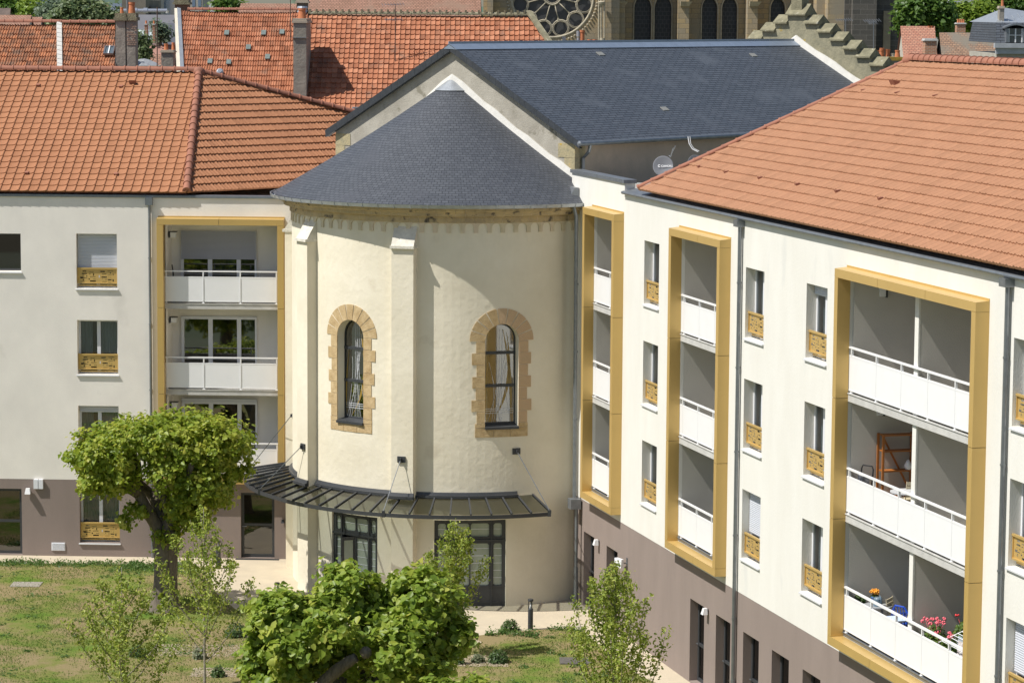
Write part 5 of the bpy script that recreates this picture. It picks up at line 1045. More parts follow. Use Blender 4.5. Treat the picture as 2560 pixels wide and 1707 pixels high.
pot(FR(13.55, -.28, Z1), .13, .66, BLK, 'tall black planter with green leaves at the far end of the lowest wide balcony', G1, None, None, 400, .14, .26)
t = thing('watering_can', 'blue-grey watering can with a round handle on the balcony table', 'watering can', FR(14.02, -.52, Z1+.71)); P = FR(14.02, -.52, Z1+.71); m = MB(); m.lathe(P, [(.10, 0), (.10, .17), (.07, .20)], 18); obj('can', m, mat('blue_grey_plastic', (.13, .19, .24), .45), t, smooth=False)
m = MB(); m.tube([P+FR.d*(.08*math.cos(a))*1.0+FR.d*.10+V((0, 0, .13+.12*math.sin(a))) for a in [x*.35-1.6 for x in range(11)]], .012, 6); obj('handle', m, MATS['blue_grey_plastic'], t)
t = thing('garden_chair', 'bright blue plastic garden chair on the lowest wide balcony beside the white party wall', 'chair', FR(14.75, -.95, Z1)); b = FR(14.75, -.95, Z1); BP = mat('bright_blue_plastic', (.02, .07, .42), .35)
R = Matrix.Rotation(2.3, 3, 'Z'); L = lambda x, y, zz: b+R @ V((x, y, zz))
m = MB(); m.hexa([L(-.24, -.22, .40), L(.24, -.22, .40), L(.22, .22, .38), L(-.22, .22, .38), L(-.24, -.22, .43), L(.24, -.22, .43), L(.22, .22, .41), L(-.22, .22, .41)]); obj('seat', m, BP, t)
m = MB(); m.tube([L(-.26, .2, .42), L(-.25, .28, .72), L(-.12, .31, .88), L(.12, .31, .88), L(.25, .28, .72), L(.26, .2, .42)], .022, 8)
for x in (-.16, -.08, 0, .08, .16): m.tube([L(x, .22, .42), L(x, .30, .87)], .012, 6)
obj('backrest', m, BP, t)
for sx in (-1, 1):
    m = MB(); m.tube([L(sx*.25, .2, .63), L(sx*.28, -.2, .62), L(sx*.27, -.23, 0)], .018, 6); obj('armrest', m, BP, t); m = MB(); m.tube([L(sx*.24, .2, .4), L(sx*.27, .27, 0)], .018, 6); obj('leg', m, BP, t)
t = table(14.95, -.50, Z1, 'small square table under a pale blue cloth by the blue chair', M_WHITE, .24, .62, True)
m = MB(); m.fbox(FR, 14.68, 15.22, -.78, -.22, Z1+.622, Z1+.628); m.fbox(FR, 14.68, 15.22, -.22, -.216, Z1+.30, Z1+.628); tag(obj('tablecloth', m, mat('pale_blue_cloth', (.36, .50, .78), .85, .5, 14, rgb2=(.70, .74, .80)), None, FR(14.95, -.5, Z1+.62)), 'pale blue patterned cloth over the small table by the blue chair', 'tablecloth')
RED = mat('red_petals', (.80, .05, .06), .6); PINK = mat('coral_petals', (.85, .17, .22), .6); GPOT = leaf_mat('geranium_leaves', (.07, .14, .03), (.12, .20, .04), (.20, .28, .07))
pot(FR(17.28, -.45, Z1+.30), .15, .20, TERRA, 'terracotta pot of coral red geraniums behind the lowest wide railing', GPOT, 11, PINK, 1000, .31, .52)
pot(FR(17.85, -.48, Z1+.30), .15, .20, TERRA, 'large leafy pink geranium pot nearest the drying rack', GPOT, 5, PINK, 1000, .33, .34)
pot(FR(17.75, -.95, Z1), .16, .75, BLK, 'tall black pot of dark red geraniums against the back of the lowest wide balcony', GPOT, 4, RED, 700, .28, .42)
t = thing('drying_rack', 'white wire drying rack with cloths on the lowest wide balcony', 'drying rack', FR(18.4, -.6, Z1)); m = MB()
for k in range(8): o = -.95+k*.09; zz = Z1+1.05-k*.035; m.tube([FR(17.95, o, zz), FR(19.0, o, zz)], .009, 5)
obj('wires', m, M_WHITE, t)
for u in (17.95, 19.0): m = MB(); m.tube([FR(u, -.98, Z1+1.06), FR(u, -.25, Z1+.78), FR(u, -.30, Z1)], .011, 6); m.tube([FR(u, -.6, Z1+.9), FR(u, -1.0, Z1)], .011, 6); obj('side_frame', m, M_WHITE, t)
for k, (u0, u1, o, c) in enumerate(((18.15, 18.5, -.60, M_CURT), (18.55, 18.9, -.42, mat('patterned_cloth', (.75, .72, .70), .9, .5, 22, rgb2=(.35, .28, .26))))):
    m = MB(); zz = Z1+.95; m.quad(FR(u0, o, zz), FR(u1, o, zz), FR(u1, o-.03, zz-.4), FR(u0, o-.03, zz-.4)); m.quad(FR(u0, o+.03, zz-.3), FR(u1, o+.03, zz-.3), FR(u1, o, zz), FR(u0, o, zz)); tag(obj('cloth', m, c, None, FR(u0, o, zz)), ('grey cloth hung on the white drying rack', 'pale patterned cloth hung on the white drying rack')[k], 'cloth')
# middle wide balcony: wooden shelf, walker, table, chair, pot
WOOD = mat('orange_wood', (.42, .15, .03), .5, .3, 5, rgb2=(.33, .11, .02), stretch=(1, 1, 4)); t = thing('shelf_unit', 'orange wooden shelf unit against the far wall of the middle wide balcony', 'shelf unit', FR(13.6, -.9, Z2))
for u in (13.36, 13.66):
    for o in (-.72, -1.52): m = MB(); m.fbox(FR, u-.02, u+.02, o-.025, o+.025, Z2, Z2+1.80); obj('upright', m, WOOD, t)
for zz in (.35, .95, 1.40, 1.76): m = MB(); m.fbox(FR, 13.38, 13.64, -1.49, -.75, Z2+zz, Z2+zz+.03); obj('shelf_board', m, WOOD, t)
m = MB(); m.hexa([FR(13.40, -.75, Z2+1.78), FR(13.42, -.75, Z2+1.78), FR(13.42, -.80, Z2+1.78), FR(13.40, -.80, Z2+1.78), FR(13.40, -1.45, Z2+.5), FR(13.42, -1.45, Z2+.5), FR(13.42, -1.50, Z2+.5), FR(13.40, -1.50, Z2+.5)]); obj('brace', m, WOOD, t)
P = FR(13.58, -1.36, Z2+.98); t = thing('vase', 'white pierced drop-shaped vase on the wooden shelf', 'vase', P); m = MB(); m.lathe(P, [(.05, 0), (.085, .05), (.09, .10), (.05, .18), (.02, .23)], 16); obj('body', m, M_WHITE, t, smooth=True)
t = thing('walking_frame', 'black walker with a grey bag at the far end of the middle wide balcony', 'walking frame', FR(13.6, -.30, Z2)); m = MB(); m.tube([FR(13.50, -.2, Z2), FR(13.50, -.28, Z2+1.05), FR(13.53, -.30, Z2+1.12), FR(13.75, -.42, Z2+1.12), FR(13.78, -.44, Z2+1.05), FR(13.78, -.36, Z2)], .017, 8); obj('frame', m, BLK, t)
m = MB(); m.fbox(FR, 13.62, 13.90, -.30, -.14, Z2+.55, Z2+.93); obj('bag', m, mat('grey_bag', (.5, .5, .52), .8, .6, 12, rgb2=(.12, .12, .13)), t)
slat_chair(14.25, -1.15, Z2, 'beige slat chair partly behind the party wall on the middle wide balcony', 3.4)
table(14.75, -.85, Z2, 'round pale grey table on the middle wide balcony', mat('pale_table', (.55, .56, .57), .5), .38)
slat_chair(19.6, -.8, Z3, 'beige slat chair at the near end of the topmost wide balcony', 2.2)
table(19.8, -.35, Z3, 'round grey table at the near end of the topmost wide balcony', GREYM, .30)
slat_chair(4.6, -.75, Z2, 'beige slat chair on the middle balcony of the narrow second stack', 2.4); table(4.75, -.4, Z1, 'round grey table on the lowest balcony of the narrow second stack', GREYM, .30); table(4.8, -.35, Z2, 'round grey table on the middle balcony of the narrow second stack', GREYM, .28)
b = FL(-.85, -.5, 8.19); t = thing('chair', 'dark folding chair at the left end of the topmost left balcony', 'chair', b); m = MB(); m.tube([b, b+V((.02, 0, .9)), b+V((-.02, 0, 1.18))], .02, 6); obj('backrest', m, BLK, t); m = MB(); m.fbox(FL, -.85, -.45, -.7, -.3, 8.62, 8.65); obj('seat', m, BLK, t); m = MB(); m.tube([b+V((.38, 0, .45)), b+V((.02, 0, 0))], .015, 6); m.tube([b+V((.0, 0, .45)), b+V((.38, 0, 0))], .015, 6); obj('leg', m, BLK, t)
m = MB(); m.fbox(FL, 1.95, 2.55, -1.0, -.45, 8.19, 9.12); tag(obj('storage_cupboard', m, mat('cupboard_grey', (.40, .38, .38), .6, .1, 3), None, FL(2.2, -.7, 8.19)), 'low pale storage cupboard at the right end of the topmost left balcony', 'cupboard')
# ================================================================== HOUSES BEHIND
def house(label, X0, X1, Yr, zr, run, pitch, roof, wall, cat='house', tw=.21, course=.33, prof=PROFO, x1b=None, x0b=None, lip=.035, flat=False, group=None, jit=.012, sag=.06):
    """ridge from X0 to X1 at depth Yr; front slope comes down towards the camera"""
    t = thing('house', label, cat, V(((X0+X1)/2, Yr, 0)), group); drop = run*math.tan(math.radians(pitch)); ze = zr-drop; T = math.hypot(run, drop); sv_ = V((0, run, drop)).normalized()
    x1b = X1 if x1b is None else x1b; x0b = X0 if x0b is None else x0b
    m = MB()
    if flat: m.quad((x0b, Yr-run, ze), (x1b, Yr-run, ze), (X1, Yr, zr), (X0, Yr, zr), uv=[(x0b, 0), (x1b, 0), (X1, T), (X0, T)])
    else: tiled(m, V((0, Yr-run, ze)), V((1, 0, 0)), sv_, T, lambda q: x0b+(X0-x0b)*q/T, lambda q: x1b+(X1-x1b)*q/T, tw, course, prof, lip=lip, jit=jit, sag=sag)
    obj('roof', m, roof, t, recalc=False)
    m = MB(); m.quad((X0, Yr, zr-.05), (X1, Yr, zr-.05), (x1b, Yr+run, ze), (x0b, Yr+run, ze)); obj('roof_back', m, M_RIDGE if not flat else roof, t)
    m = MB(); m.quad((x0b+.1, Yr-run+.3, 0), (x1b-.1, Yr-run+.3, 0), (x1b-.1, Yr-run+.3, ze+.1), (x0b+.1, Yr-run+.3, ze+.1))
    for X, Xt in ((x0b+.1, X0+.1), (x1b-.1, X1-.1)): m.poly([(X, Yr-run+.3, 0), (X, Yr+run-.3, 0), (X, Yr+run-.3, ze+.1), (Xt, Yr, zr-.12), (X, Yr-run+.3, ze+.1)])
    obj('wall', m, wall, t); return t
M_OLDW = mat('old_house_wall', (.55, .50, .41), .95, .2, .8); M_CHIM = mat('rough_grey_render', (.33, .30, .25), .95, .4, 1.8, .8, 10, rgb2=(.22, .20, .17), spots=((.40, .28, .16), 1.5, .64)); M_BRICK = brick_mat('chimney_brick', (.48, .20, .10), (.38, .15, .08), (.42, .36, .28), .22, .075, .012, .9, .5); M_POT = mat('clay_chimney_pot', (.55, .19, .08), .8, .2, 5)
def wx(px, Y): return at(px, 100, Y).x
def chimney(px0, px1, pyt, pyb, Y, par, m_, capm, pots=(), dep=.6, cap=.12, over=.06, name='chimney'):
    a, b = at(px0, pyt, Y), at(px1, pyb, Y); m = MB()
    x0, x1, zt, zb_ = a.x, b.x, a.z, b.z
    def quv(P, Q, z0, z1): L_ = (V(Q)-V(P)).length; m.quad((P[0], P[1], z0), (Q[0], Q[1], z0), (Q[0], Q[1], z1), (P[0], P[1], z1), uv=[(0, z0), (L_, z0), (L_, z1), (0, z1)])
    for P, Q in (((x0, Y), (x1, Y)), ((x1, Y), (x1, Y+dep)), ((x1, Y+dep), (x0, Y+dep)), ((x0, Y+dep), (x0, Y))): quv(P, Q, zb_, zt)
    c = obj(name, m, m_, par); m = MB(); m.box((x0-over, Y-over, zt), (x1+over, Y+dep+over, zt+cap*.45)); m.box((x0-over*.4, Y-over*.4, zt+cap*.45), (x1+over*.4, Y+dep+over*.4, zt+cap)); obj('chimney_cap', m, capm, c)
    for ppx, ph, pr in pots:
        X = wx(ppx, Y); m = MB(); P = V((X, Y+dep/2, zt+cap)); m.lathe(P, [(pr*1.05, 0), (pr*.82, ph*.75), (pr*.95, ph*.8), (pr*.95, ph), (pr*.7, ph)], 14); obj('chimney_pot', m, M_POT, c)
    return c
def aerial(px, py0, py1, Y, lab, arms=((0, .9),), m_=M_PIPE):
    a, b = at(px, py0, Y), at(px, py1, Y); t = thing('television_aerial', lab, 'aerial', V((b.x, b.y, b.z)), 'television aerials'); m = MB(); m.tube([b, a], .022, 6); obj('mast', m, mat('rusty_mast', (.12, .08, .06), .8) if m_ is None else m_, t)
    for dz, L_ in arms:
        c = a-V((0, 0, dz)); m = MB(); d = V((1, .25, .05)).normalized(); m.tube([c-d*L_*.6, c+d*L_*.4], .012, 5); e = V((-.25, 1, .1)).normalized()
        for k in range(8): q = c-d*L_*.6+d*(L_*k/7); m.tube([q-e*.18+V((0, 0, -.05)), q+e*.18+V((0, 0, .05))], .007, 4)
        obj('elements', m, M_PIPE, t)
    return t
# left house with white seam
Y1 = 110; h1 = house('old house at the far left with dirty orange tile roof split by a white seam', wx(-60, Y1), wx(150, Y1), Y1, 16.82, 7, 31, M_OLDT2, M_OLDW, tw=.21, course=.325, x1b=wx(138, Y1-7))
h2 = house('old house with orange tile roof and small skylight left of the big grey chimney', wx(152, Y1), wx(288, Y1), Y1, 16.84, 7, 31, M_OLDT2, M_OLDW, tw=.21, course=.325, x0b=wx(144, Y1-7), x1b=wx(287, Y1-7))
for h_, a_, b_ in ((h1, -60, 150), (h2, 152, 288)): m = MB(); ridge(m, (wx(a_, Y1), Y1, 16.86), (wx(b_, Y1), Y1, 16.88), .10, .36); obj('ridge_tiles', m, M_RIDGE, h_)
tg = math.tan(math.radians(31)); m = MB()
for i in range(26):
    def q(px, j, dz): yy = Y1-7+j*.27; return (wx(px, yy), yy, 16.84-7*tg+j*.27*tg+dz)
    m.hexa([q(141.5, i, .02), q(155, i, .02), q(155, i+1, .02), q(141.5, i+1, .02), q(143, i, .15), q(155, i, .11), q(155, i+1, .09), q(143, i+1, .12)])
obj('mortar_seam', m, M_FLASH, h2)
def skylight(par, px0, px1, Yc, zc, tilt, hgt, zinc=M_ZINC):
    x0, x1 = wx(px0, Yc), wx(px1, Yc); c_, s_ = math.cos(math.radians(tilt)), math.sin(math.radians(tilt)); n = V((0, -s_, c_)); u = V((0, c_, s_)); P = lambda x, v, o: V((x, Yc, zc))+u*v+n*o
    m = MB(); w = .05
    for a, b, c, d in ((x0, x0+w, 0, hgt), (x1-w, x1, 0, hgt), (x0+w, x1-w, 0, w), (x0+w, x1-w, hgt-w, hgt)): m.hexa([P(a, c, 0), P(b, c, 0), P(b, d, 0), P(a, d, 0), P(a, c, .09), P(b, c, .09), P(b, d, .09), P(a, d, .09)])
    f = obj('skylight', m, zinc, par); m = MB(); m.quad(P(x0+w, w, .06), P(x1-w, w, .06), P(x1-w, hgt-w, .06), P(x0+w, hgt-w, .06)); obj('skylight_pane', m, mat('skylight_glass', (.10, .13, .15), .1, spec=.8), f); return f
def plane_at(px, py, pitch, zr, Yr):
    d = FW+RT*((px-1280)/F_PX)-UP*((py-853.5)/F_PX); n = V((0, -math.sin(math.radians(pitch)), math.cos(math.radians(pitch)))); return CP+d*((V((0, Yr, zr))-CP).dot(n)/d.dot(n))
Ps = plane_at(258, 142, 31, 16.84, Y1); sk_ = skylight(h2, 258, 283, Ps.y, Ps.z+.05, 31, .55, M_PIPE)
m = MB(); xm = wx(270.5, Ps.y); c_, s__ = math.cos(math.radians(31)), math.sin(math.radians(31)); m.hexa([(xm+sx*.02, Ps.y+v*c_-o*s__, Ps.z+.05+v*s__+o*c_) for o in (.06, .10) for sx, v in ((-1, 0), (1, 0), (1, .55), (-1, .55))]); obj('glazing_bar', m, M_WHITE, sk_)
ch = chimney(289, 315, 52, 260, 107.6, h2, M_CHIM, M_MOSS, ((302, .22, .07),), .75, .28, .07); ch2 = chimney(315.5, 340, 52, 260, 107.62, h2, M_CHIM, M_MOSS, ((327, .42, .13),), .75, .28, .07)
m = MB(); m.tube([at(319, 45, 108), at(318, -30, 108)], .045, 8); obj('flue_pipe', m, M_ZINC, ch2)
m = MB()
rr = random.Random(4)
for j in range(11):
    for i in range(4):
        if rr.random() < .25: continue
        x = wx(317+i*5.6+(j % 2)*2.6, 107.6); z = at(317, 60+j*5, 107.6).z; m.box((x, 107.60, z-.045), (x+.075, 107.625, z))
obj('exposed_bricks', m, mat('pinkish_brick', (.42, .30, .23), .95, .4, 12), ch2)
t = thing('lean_to', 'grey lead-covered curved roof between the big grey chimney and the tall red roof', 'shed', at(368, 300, 110)); m = MB(); Yz = 109.5
cp = [(341, 152), (350, 148), (362, 147), (374, 150), (388, 156), (396, 160)]
for (a, b), (c, d) in zip(cp, cp[1:]): A_, B_ = at(a, b, Yz+1.5), at(c, d, Yz+1.5); m.quad(A_, B_, B_+V((.0, -1.4, -.28)), A_+V((0, -1.4, -.28)))
obj('roof', m, mat('weathered_lead', (.36, .37, .38), .5, .3, 4, .5, 8), t, smooth=True); m = MB(); a, b = at(341, 165, Yz), at(396, 200, Yz); m.box((a.x, Yz+.12, a.z-4), (b.x, Yz+1.5, a.z)); obj('wall', m, M_CHIM, t)
# tall red roof house in the middle
Y2 = 120; tg2 = math.tan(math.radians(37))
h3 = house('old house with tall orange-red tile roof dotted with glass tiles and a white gable edge', wx(446, Y2), wx(770, Y2), Y2, 17.34, 8, 37, M_OLDT, M_OLDW, tw=.21, course=.335, x0b=wx(463, Y2-8), x1b=wx(771, Y2-8))
h4 = house('old house with wavy orange tile roof and mortar ridge left of the cathedral rose window', wx(771, Y2), wx(1318, Y2), Y2, 17.24, 8, 37, M_OLDT, M_OLDW, tw=.21, course=.335, prof=PROF1, x0b=wx(771, Y2-8), x1b=wx(1589, Y2-8), lip=.045)
m = MB(); ridge(m, (wx(470, Y2), Y2, 17.38), (wx(745, Y2), Y2, 17.40), .09, .30); obj('ridge_tiles', m, M_RIDGE, h3)
m = MB(); ridge(m, (wx(771, Y2), Y2, 17.24), (wx(1318, Y2), Y2, 17.24), .11, .33)
for k in range(34): X = wx(775+k*16.2, Y2); m.box((X-.03, Y2-.1, 17.32), (X+.05, Y2+.05, 17.46))
obj('ridge_tiles', m, M_MOSS, h4)
m = MB(); sg = V((0, 8, 8*tg2)); A_ = V((wx(463, Y2-8), Y2-8, 17.34-8*tg2)); B_ = V((wx(446, Y2), Y2, 17.34)); w_ = V((.16, 0, 0)); up = V((0, 0, .12))
m.hexa([A_-w_*1.6, A_, B_, B_-w_*1.0, A_-w_*1.6+up, A_+up, B_+up, B_-w_*1.0+up]); obj('gable_wall', m, mat('cream_gable', (.66, .60, .48), .9, .15, 2), h3)
m = MB(); m.hexa([A_-w_*.3+up*1.02, A_+w_*.7+up*.6, B_+w_*.7+up*.6, B_-w_*.3+up*1.02, A_-w_*.3+up*1.3, A_+w_*.7+up, B_+w_*.7+up, B_-w_*.3+up*1.3]); obj('zinc_edge', m, M_ZINCL, h3)
m = MB(); A_ = V((wx(1318, Y2), Y2, 17.34)); B_ = V((wx(1589, Y2-8), Y2-8, 17.24-8*tg2)); m.hexa([A_+V((-.05, 0, 0)), A_+V((.25, 0, -.05)), B_+V((.25, 0, -.05)), B_+V((-.05, 0, 0)), A_+V((-.05, 0, .12)), A_+V((.2, 0, .08)), B_+V((.2, 0, .08)), B_+V((-.05, 0, .12))]); obj('mortar_edge', m, M_MOSS, h4)
for px, py in ((567, 84), (659, 84), (705, 82), (621, 120), (669, 144), (525, 155), (572, 157)):
    d = FW+RT*((px-1280)/F_PX)-UP*((py-853.5)/F_PX); n = V((0, -math.sin(math.radians(37)), math.cos(math.radians(37)))); P0 = V((0, Y2, 17.34)); tt = (P0-CP).dot(n)/d.dot(n); P = CP+d*tt; u = V((0, math.cos(math.radians(37)), math.sin(math.radians(37))))
    m = MB(); e = V((1, 0, 0)); m.hexa([P-e*.10-u*.16+n*.02, P+e*.10-u*.16+n*.02, P+e*.10+u*.16+n*.02, P-e*.10+u*.16+n*.02, P-e*.10-u*.16+n*.065, P+e*.10-u*.16+n*.065, P+e*.10+u*.16+n*.055, P-e*.10+u*.16+n*.055]); obj('glass_tile', m, mat('glass_tile', (.20, .24, .22), .3, .3, 9), h3)
def onroof(px, py, pitch=37, zr=17.34, Yr=Y2):
    d = FW+RT*((px-1280)/F_PX)-UP*((py-853.5)/F_PX); n = V((0, -math.sin(math.radians(pitch)), math.cos(math.radians(pitch)))); return CP+d*((V((0, Yr, zr))-CP).dot(n)/d.dot(n))
P = onroof(550, 182); m = MB(); m.lathe(P, [(.14, -.1), (.15, .1), (.10, .14)], 12, ax=V((.1, -.8, .4))); m.lathe(P+V((.02, -.12, .06)), [(.06, -.03), (.06, .03)], 10, ax=V((.1, -.8, .4))); obj('vent_cowl', m, M_ZINCL, h3)
sb = at(733, 225, 115); c3 = chimney(733, 766, 58, 300, 115.2, h3, M_CHIM, M_BRICK, ((749, .42, .17),), 2.6, .18, .05)
m = MB(); z_ = at(740, 96, 115.2).z; m.box((at(731.5, 96, 115.2).x, 115.14, z_), (at(767.5, 96, 115.2).x, 115.9, z_+.03)); obj('metal_band', m, M_PIPE, c3)
c4 = chimney(742, 768, 8, 40, 120.2, h3, mat('dark_chimney_stone', (.16, .12, .09), .95, .4, 5), M_BRICK, (), .6, .14, .08); m = MB(); m.lathe(at(756, 28, 120), [(.2, -.15), (.24, -.05), (.2, .05), (.23, .12), (.2, .2)], 12); obj('flue_wrap', m, M_ZINCL, c4)
c5 = chimney(437, 470, 12, 40, 120.3, h3, mat('mossy_chimney_brick', (.22, .13, .09), .95, .5, 6, rgb2=(.14, .10, .07)), M_MOSS, (), .8, .22, .08)
dm = skylight(h4, 878, 902, 114.05, 12.88, 37, .9)
aerial(988, 12, 190, 117.5, 'rusty aerial mast with two rakes standing on the wavy orange roof', ((.0, .9), (.62, .7)), None); aerial(393, 18, 172, 109, 'thin bare aerial mast behind the left roof beside the big grey chimney', (), None); aerial(726, -40, 95, 118, 'tall thin mast left of the grey chimney on the orange-red roof', (), None)
t = thing('garden_wall_chimney', 'squat grey chimney block with two clay pots beside the white gable edge', 'chimney', at(418, 300, 113)); chimney(403, 434, 132, 300, 113, t, M_CHIM, M_BRICK, ((412, .25, .09), (430, .3, .07)), .8, .10, .05, name='stack')
# brown plain tile roofs behind
Y3 = 165
house('long brown plain tiled roof behind the orange roofs', wx(603, Y3), wx(742, Y3), Y3, 17.74, 9, 42, M_PLAIN, M_OLDW, x0b=wx(520, Y3), flat=True)
hb = house('wide brown plain tiled roof left of the cathedral', wx(775, Y3), wx(1200, Y3), Y3, 18.9, 11, 46, M_PLAIN, M_OLDW, x1b=wx(1222, Y3), flat=True)
# ------------------------------------------------------------------ cathedral
KA = thing('cathedral', 'weathered sandstone cathedral with large rose window and tall lancets beyond the chapel roof', 'cathedral', V((8, 204, 0)))
M_KAT = brick_mat('cathedral_ashlar', (.42, .31, .165), (.33, .27, .185), (.23, .19, .13), .95, .36, .018, .95, .3, var=(.30, .26, .19), vscale=.35, vthr=.52)
M_KATD = brick_mat('dark_shaded_ashlar', (.115, .105, .09), (.085, .08, .07), (.16, .15, .13), .95, .36, .016, .95, .3, var=(.15, .13, .10), vscale=.3, vthr=.58)  # dark grey tower stone with its shade put into the colour
M_KTR = mat('tracery_stone', (.52, .46, .33), .9, .4, 4, rgb2=(.33, .29, .22)); M_KGL = brick_mat('leaded_dark_glass', (.022, .024, .028), (.03, .032, .038), (.07, .07, .07), .30, .30, .02, .35, 0)
def KF(Y): return Frame((0, Y, 0), (1, 0, 0), (0, -1, 0))
F2 = KF(200.); xr, zr_, RR_ = 2.72, 18.45, 3.02
m = MB(); holed(m, F2, wx(1208, 200), wx(1548, 200), 0, 34, [(xr-3.1, xr+3.1, zr_-3.1, zr_+3.1)], .0)
for i in range(64):
    a0_, a1_ = 2*math.pi*i/64, 2*math.pi*(i+1)/64
    def sq(a): c, s_ = math.cos(a), math.sin(a); k = 3.1/max(abs(c), abs(s_)); return xr+c*k, zr_+s_*k
    p_, q_ = sq(a0_), sq(a1_); r0 = (xr+RR_*math.cos(a0_), zr_+RR_*math.sin(a0_)); r1 = (xr+RR_*math.cos(a1_), zr_+RR_*math.sin(a1_))
    m.quad(F2(r0[0], 0, r0[1]), F2(r1[0], 0, r1[1]), F2(q_[0], 0, q_[1]), F2(p_[0], 0, p_[1]), uv=[r0, r1, q_, p_]); m.quad(F2(r0[0], 0, r0[1]), F2(r1[0], 0, r1[1]), F2(r1[0], -.5, r1[1]), F2(r0[0], -.5, r0[1]), uv=[r0, r1, r1, r0])
obj('transept_wall', m, M_KAT, KA, recalc=False)
m = MB()
def circ(m, cx, cz, r, tr_, off=-.15, n=28, a0=0, a1=2*math.pi): m.tube([F2(cx+r*math.cos(a0+(a1-a0)*i/n), off, cz+r*math.sin(a0+(a1-a0)*i/n)) for i in range(n+1)], tr_, 6, cap=False)
circ(m, xr, zr_, 2.93, .10, -.05, 60); circ(m, xr, zr_, .62, .075); circ(m, xr, zr_, .50, .03)
for k in range(12):
    a = math.radians(15+30*k); ca, sa = math.cos(a), math.sin(a); m.tube([F2(xr+ca*.62, -.15, zr_+sa*.62), F2(xr+ca*1.75, -.15, zr_+sa*1.75)], .045, 6)
    a = math.radians(30*k); circ(m, xr+1.62*math.cos(a), zr_+1.62*math.sin(a), .42, .05, -.15, 20, a-1.75, a+1.75); m.tube([F2(xr+1.62*math.cos(a)+.42*math.cos(a+s_*1.75), -.15, zr_+1.62*math.sin(a)+.42*math.sin(a+s_*1.75)) for s_ in (-1,)]+[F2(xr+1.1*math.cos(a-.27), -.15, zr_+1.1*math.sin(a-.27))], .03, 5)
    a = math.radians(15+30*k); circ(m, xr+2.35*math.cos(a), zr_+2.35*math.sin(a), .58, .055, -.15, 24); circ(m, xr+2.35*math.cos(a), zr_+2.35*math.sin(a), .50, .02, -.10, 24)
rw = obj('rose_tracery', m, M_KTR, KA, smooth=True)
m = MB(); m.poly([F2(xr+3.02*math.cos(2*math.pi*i/40), -.35, zr_+3.02*math.sin(2*math.pi*i/40)) for i in range(40)]); obj('rose_glass', m, M_KGL, rw)
m = MB()
for i in range(84): a = 2*math.pi*i/84; c = F2(xr+3.22*math.cos(a), .04, zr_+3.22*math.sin(a)); m.lathe(c, [(.02, -.08), (.075, -.02), (.06, .05), (.01, .09)], 6, ax=V((math.cos(a), 0, math.sin(a))))
obj('crocket_ring', m, M_KTR, rw)
def pier(px0, px1, Y, mt, dep=2.4, z=34, name='buttress'):
    x0, x1 = wx(px0, Y), wx(px1, Y); m = MB()
    for P, Q in (((x0, Y), (x1, Y)), ((x1, Y), (x1, Y+dep)), ((x0, Y+dep), (x0, Y))): L_ = (V(Q)-V(P)).length; m.quad((P[0], P[1], 0), (Q[0], Q[1], 0), (Q[0], Q[1], z), (P[0], P[1], z), uv=[(P[0]+P[1], 0), (P[0]+P[1]+L_, 0), (P[0]+P[1]+L_, z), (P[0]+P[1], z)])
    return obj(name, m, mt, KA)
pier(1218, 1232, 199.2, M_KAT, 1.0); m = MB()
for px in (1497, 1503, 1511): m.tube([at(px, 130, 199.6), at(px, -60, 199.6)], .06, 8)
m.lathe(at(1503, 10, 199.6), [(.10, -.2), (.22, 0), (.25, .12), (.1, .2)], 10); m.lathe(at(1505, 100, 199.6), [(.2, -.12), (.16, .12)], 10); obj('colonnettes', m, M_KTR, KA)
m = MB(); F3 = KF(203.2); lan = [(1606, 21), (1657, 21), (1773, 19), (1823, 19), (1943, 18), (1992, 18)]; hs = [(wx(c-w, 203.2), wx(c+w, 203.2), 9, 18.9) for c, w in lan]
holed(m, F3, wx(1535, 203.2), wx(2075, 203.2), 0, 34, hs, .55)
for a, b, _, zt in hs:
    w = b-a; zs_ = 17.6
    for sg_, e0 in ((1, a), (-1, b)):
        for i in range(8):
            t0, t1 = math.pi/3*i/8, math.pi/3*(i+1)/8; f0 = (e0+sg_*(w-w*math.cos(t0)), zs_+w*math.sin(t0)); f1 = (e0+sg_*(w-w*math.cos(t1)), zs_+w*math.sin(t1)); f0 = (f0[0], min(f0[1], zt)); f1 = (f1[0], min(f1[1], zt))
            m.quad(F3(e0, 0, f0[1]), F3(f0[0], 0, f0[1]), F3(f1[0], 0, f1[1]), F3(e0, 0, f1[1]), uv=[(e0, f0[1]), f0, f1, (e0, f1[1])]); m.quad(F3(f0[0], 0, f0[1]), F3(f1[0], 0, f1[1]), F3(f1[0], -.55, f1[1]), F3(f0[0], -.55, f0[1]), uv=[f0, f1, f1, f0])
obj('choir_wall', m, M_KAT, KA, recalc=False)
for a, b, _, zt in hs:
    m = MB(); m.quad(F3(a, -.5, 9), F3(b, -.5, 9), F3(b, -.5, 18.9), F3(a, -.5, 18.9), uv=[(0, 0), (b-a, 0), (b-a, 9.9), (0, 9.9)]); g_ = obj('lancet_window', m, M_KGL, KA)
    m = MB(); w = b-a; m.tube([F3(a-.05, .03, 9), F3(a-.05, .03, 17.6)]+[F3(a-.05+(w+.1)*(1-math.cos(q*math.pi/18)), .03, 17.6+(w+.1)*math.sin(q*math.pi/18)) for q in range(1, 6)], .055, 6); m.tube([F3(b+.05, .03, 9), F3(b+.05, .03, 17.6)]+[F3(b+.05-(w+.1)*(1-math.cos(q*math.pi/18)), .03, 17.6+(w+.1)*math.sin(q*math.pi/18)) for q in range(1, 6)], .055, 6); obj('hood_mould', m, M_KTR, g_)
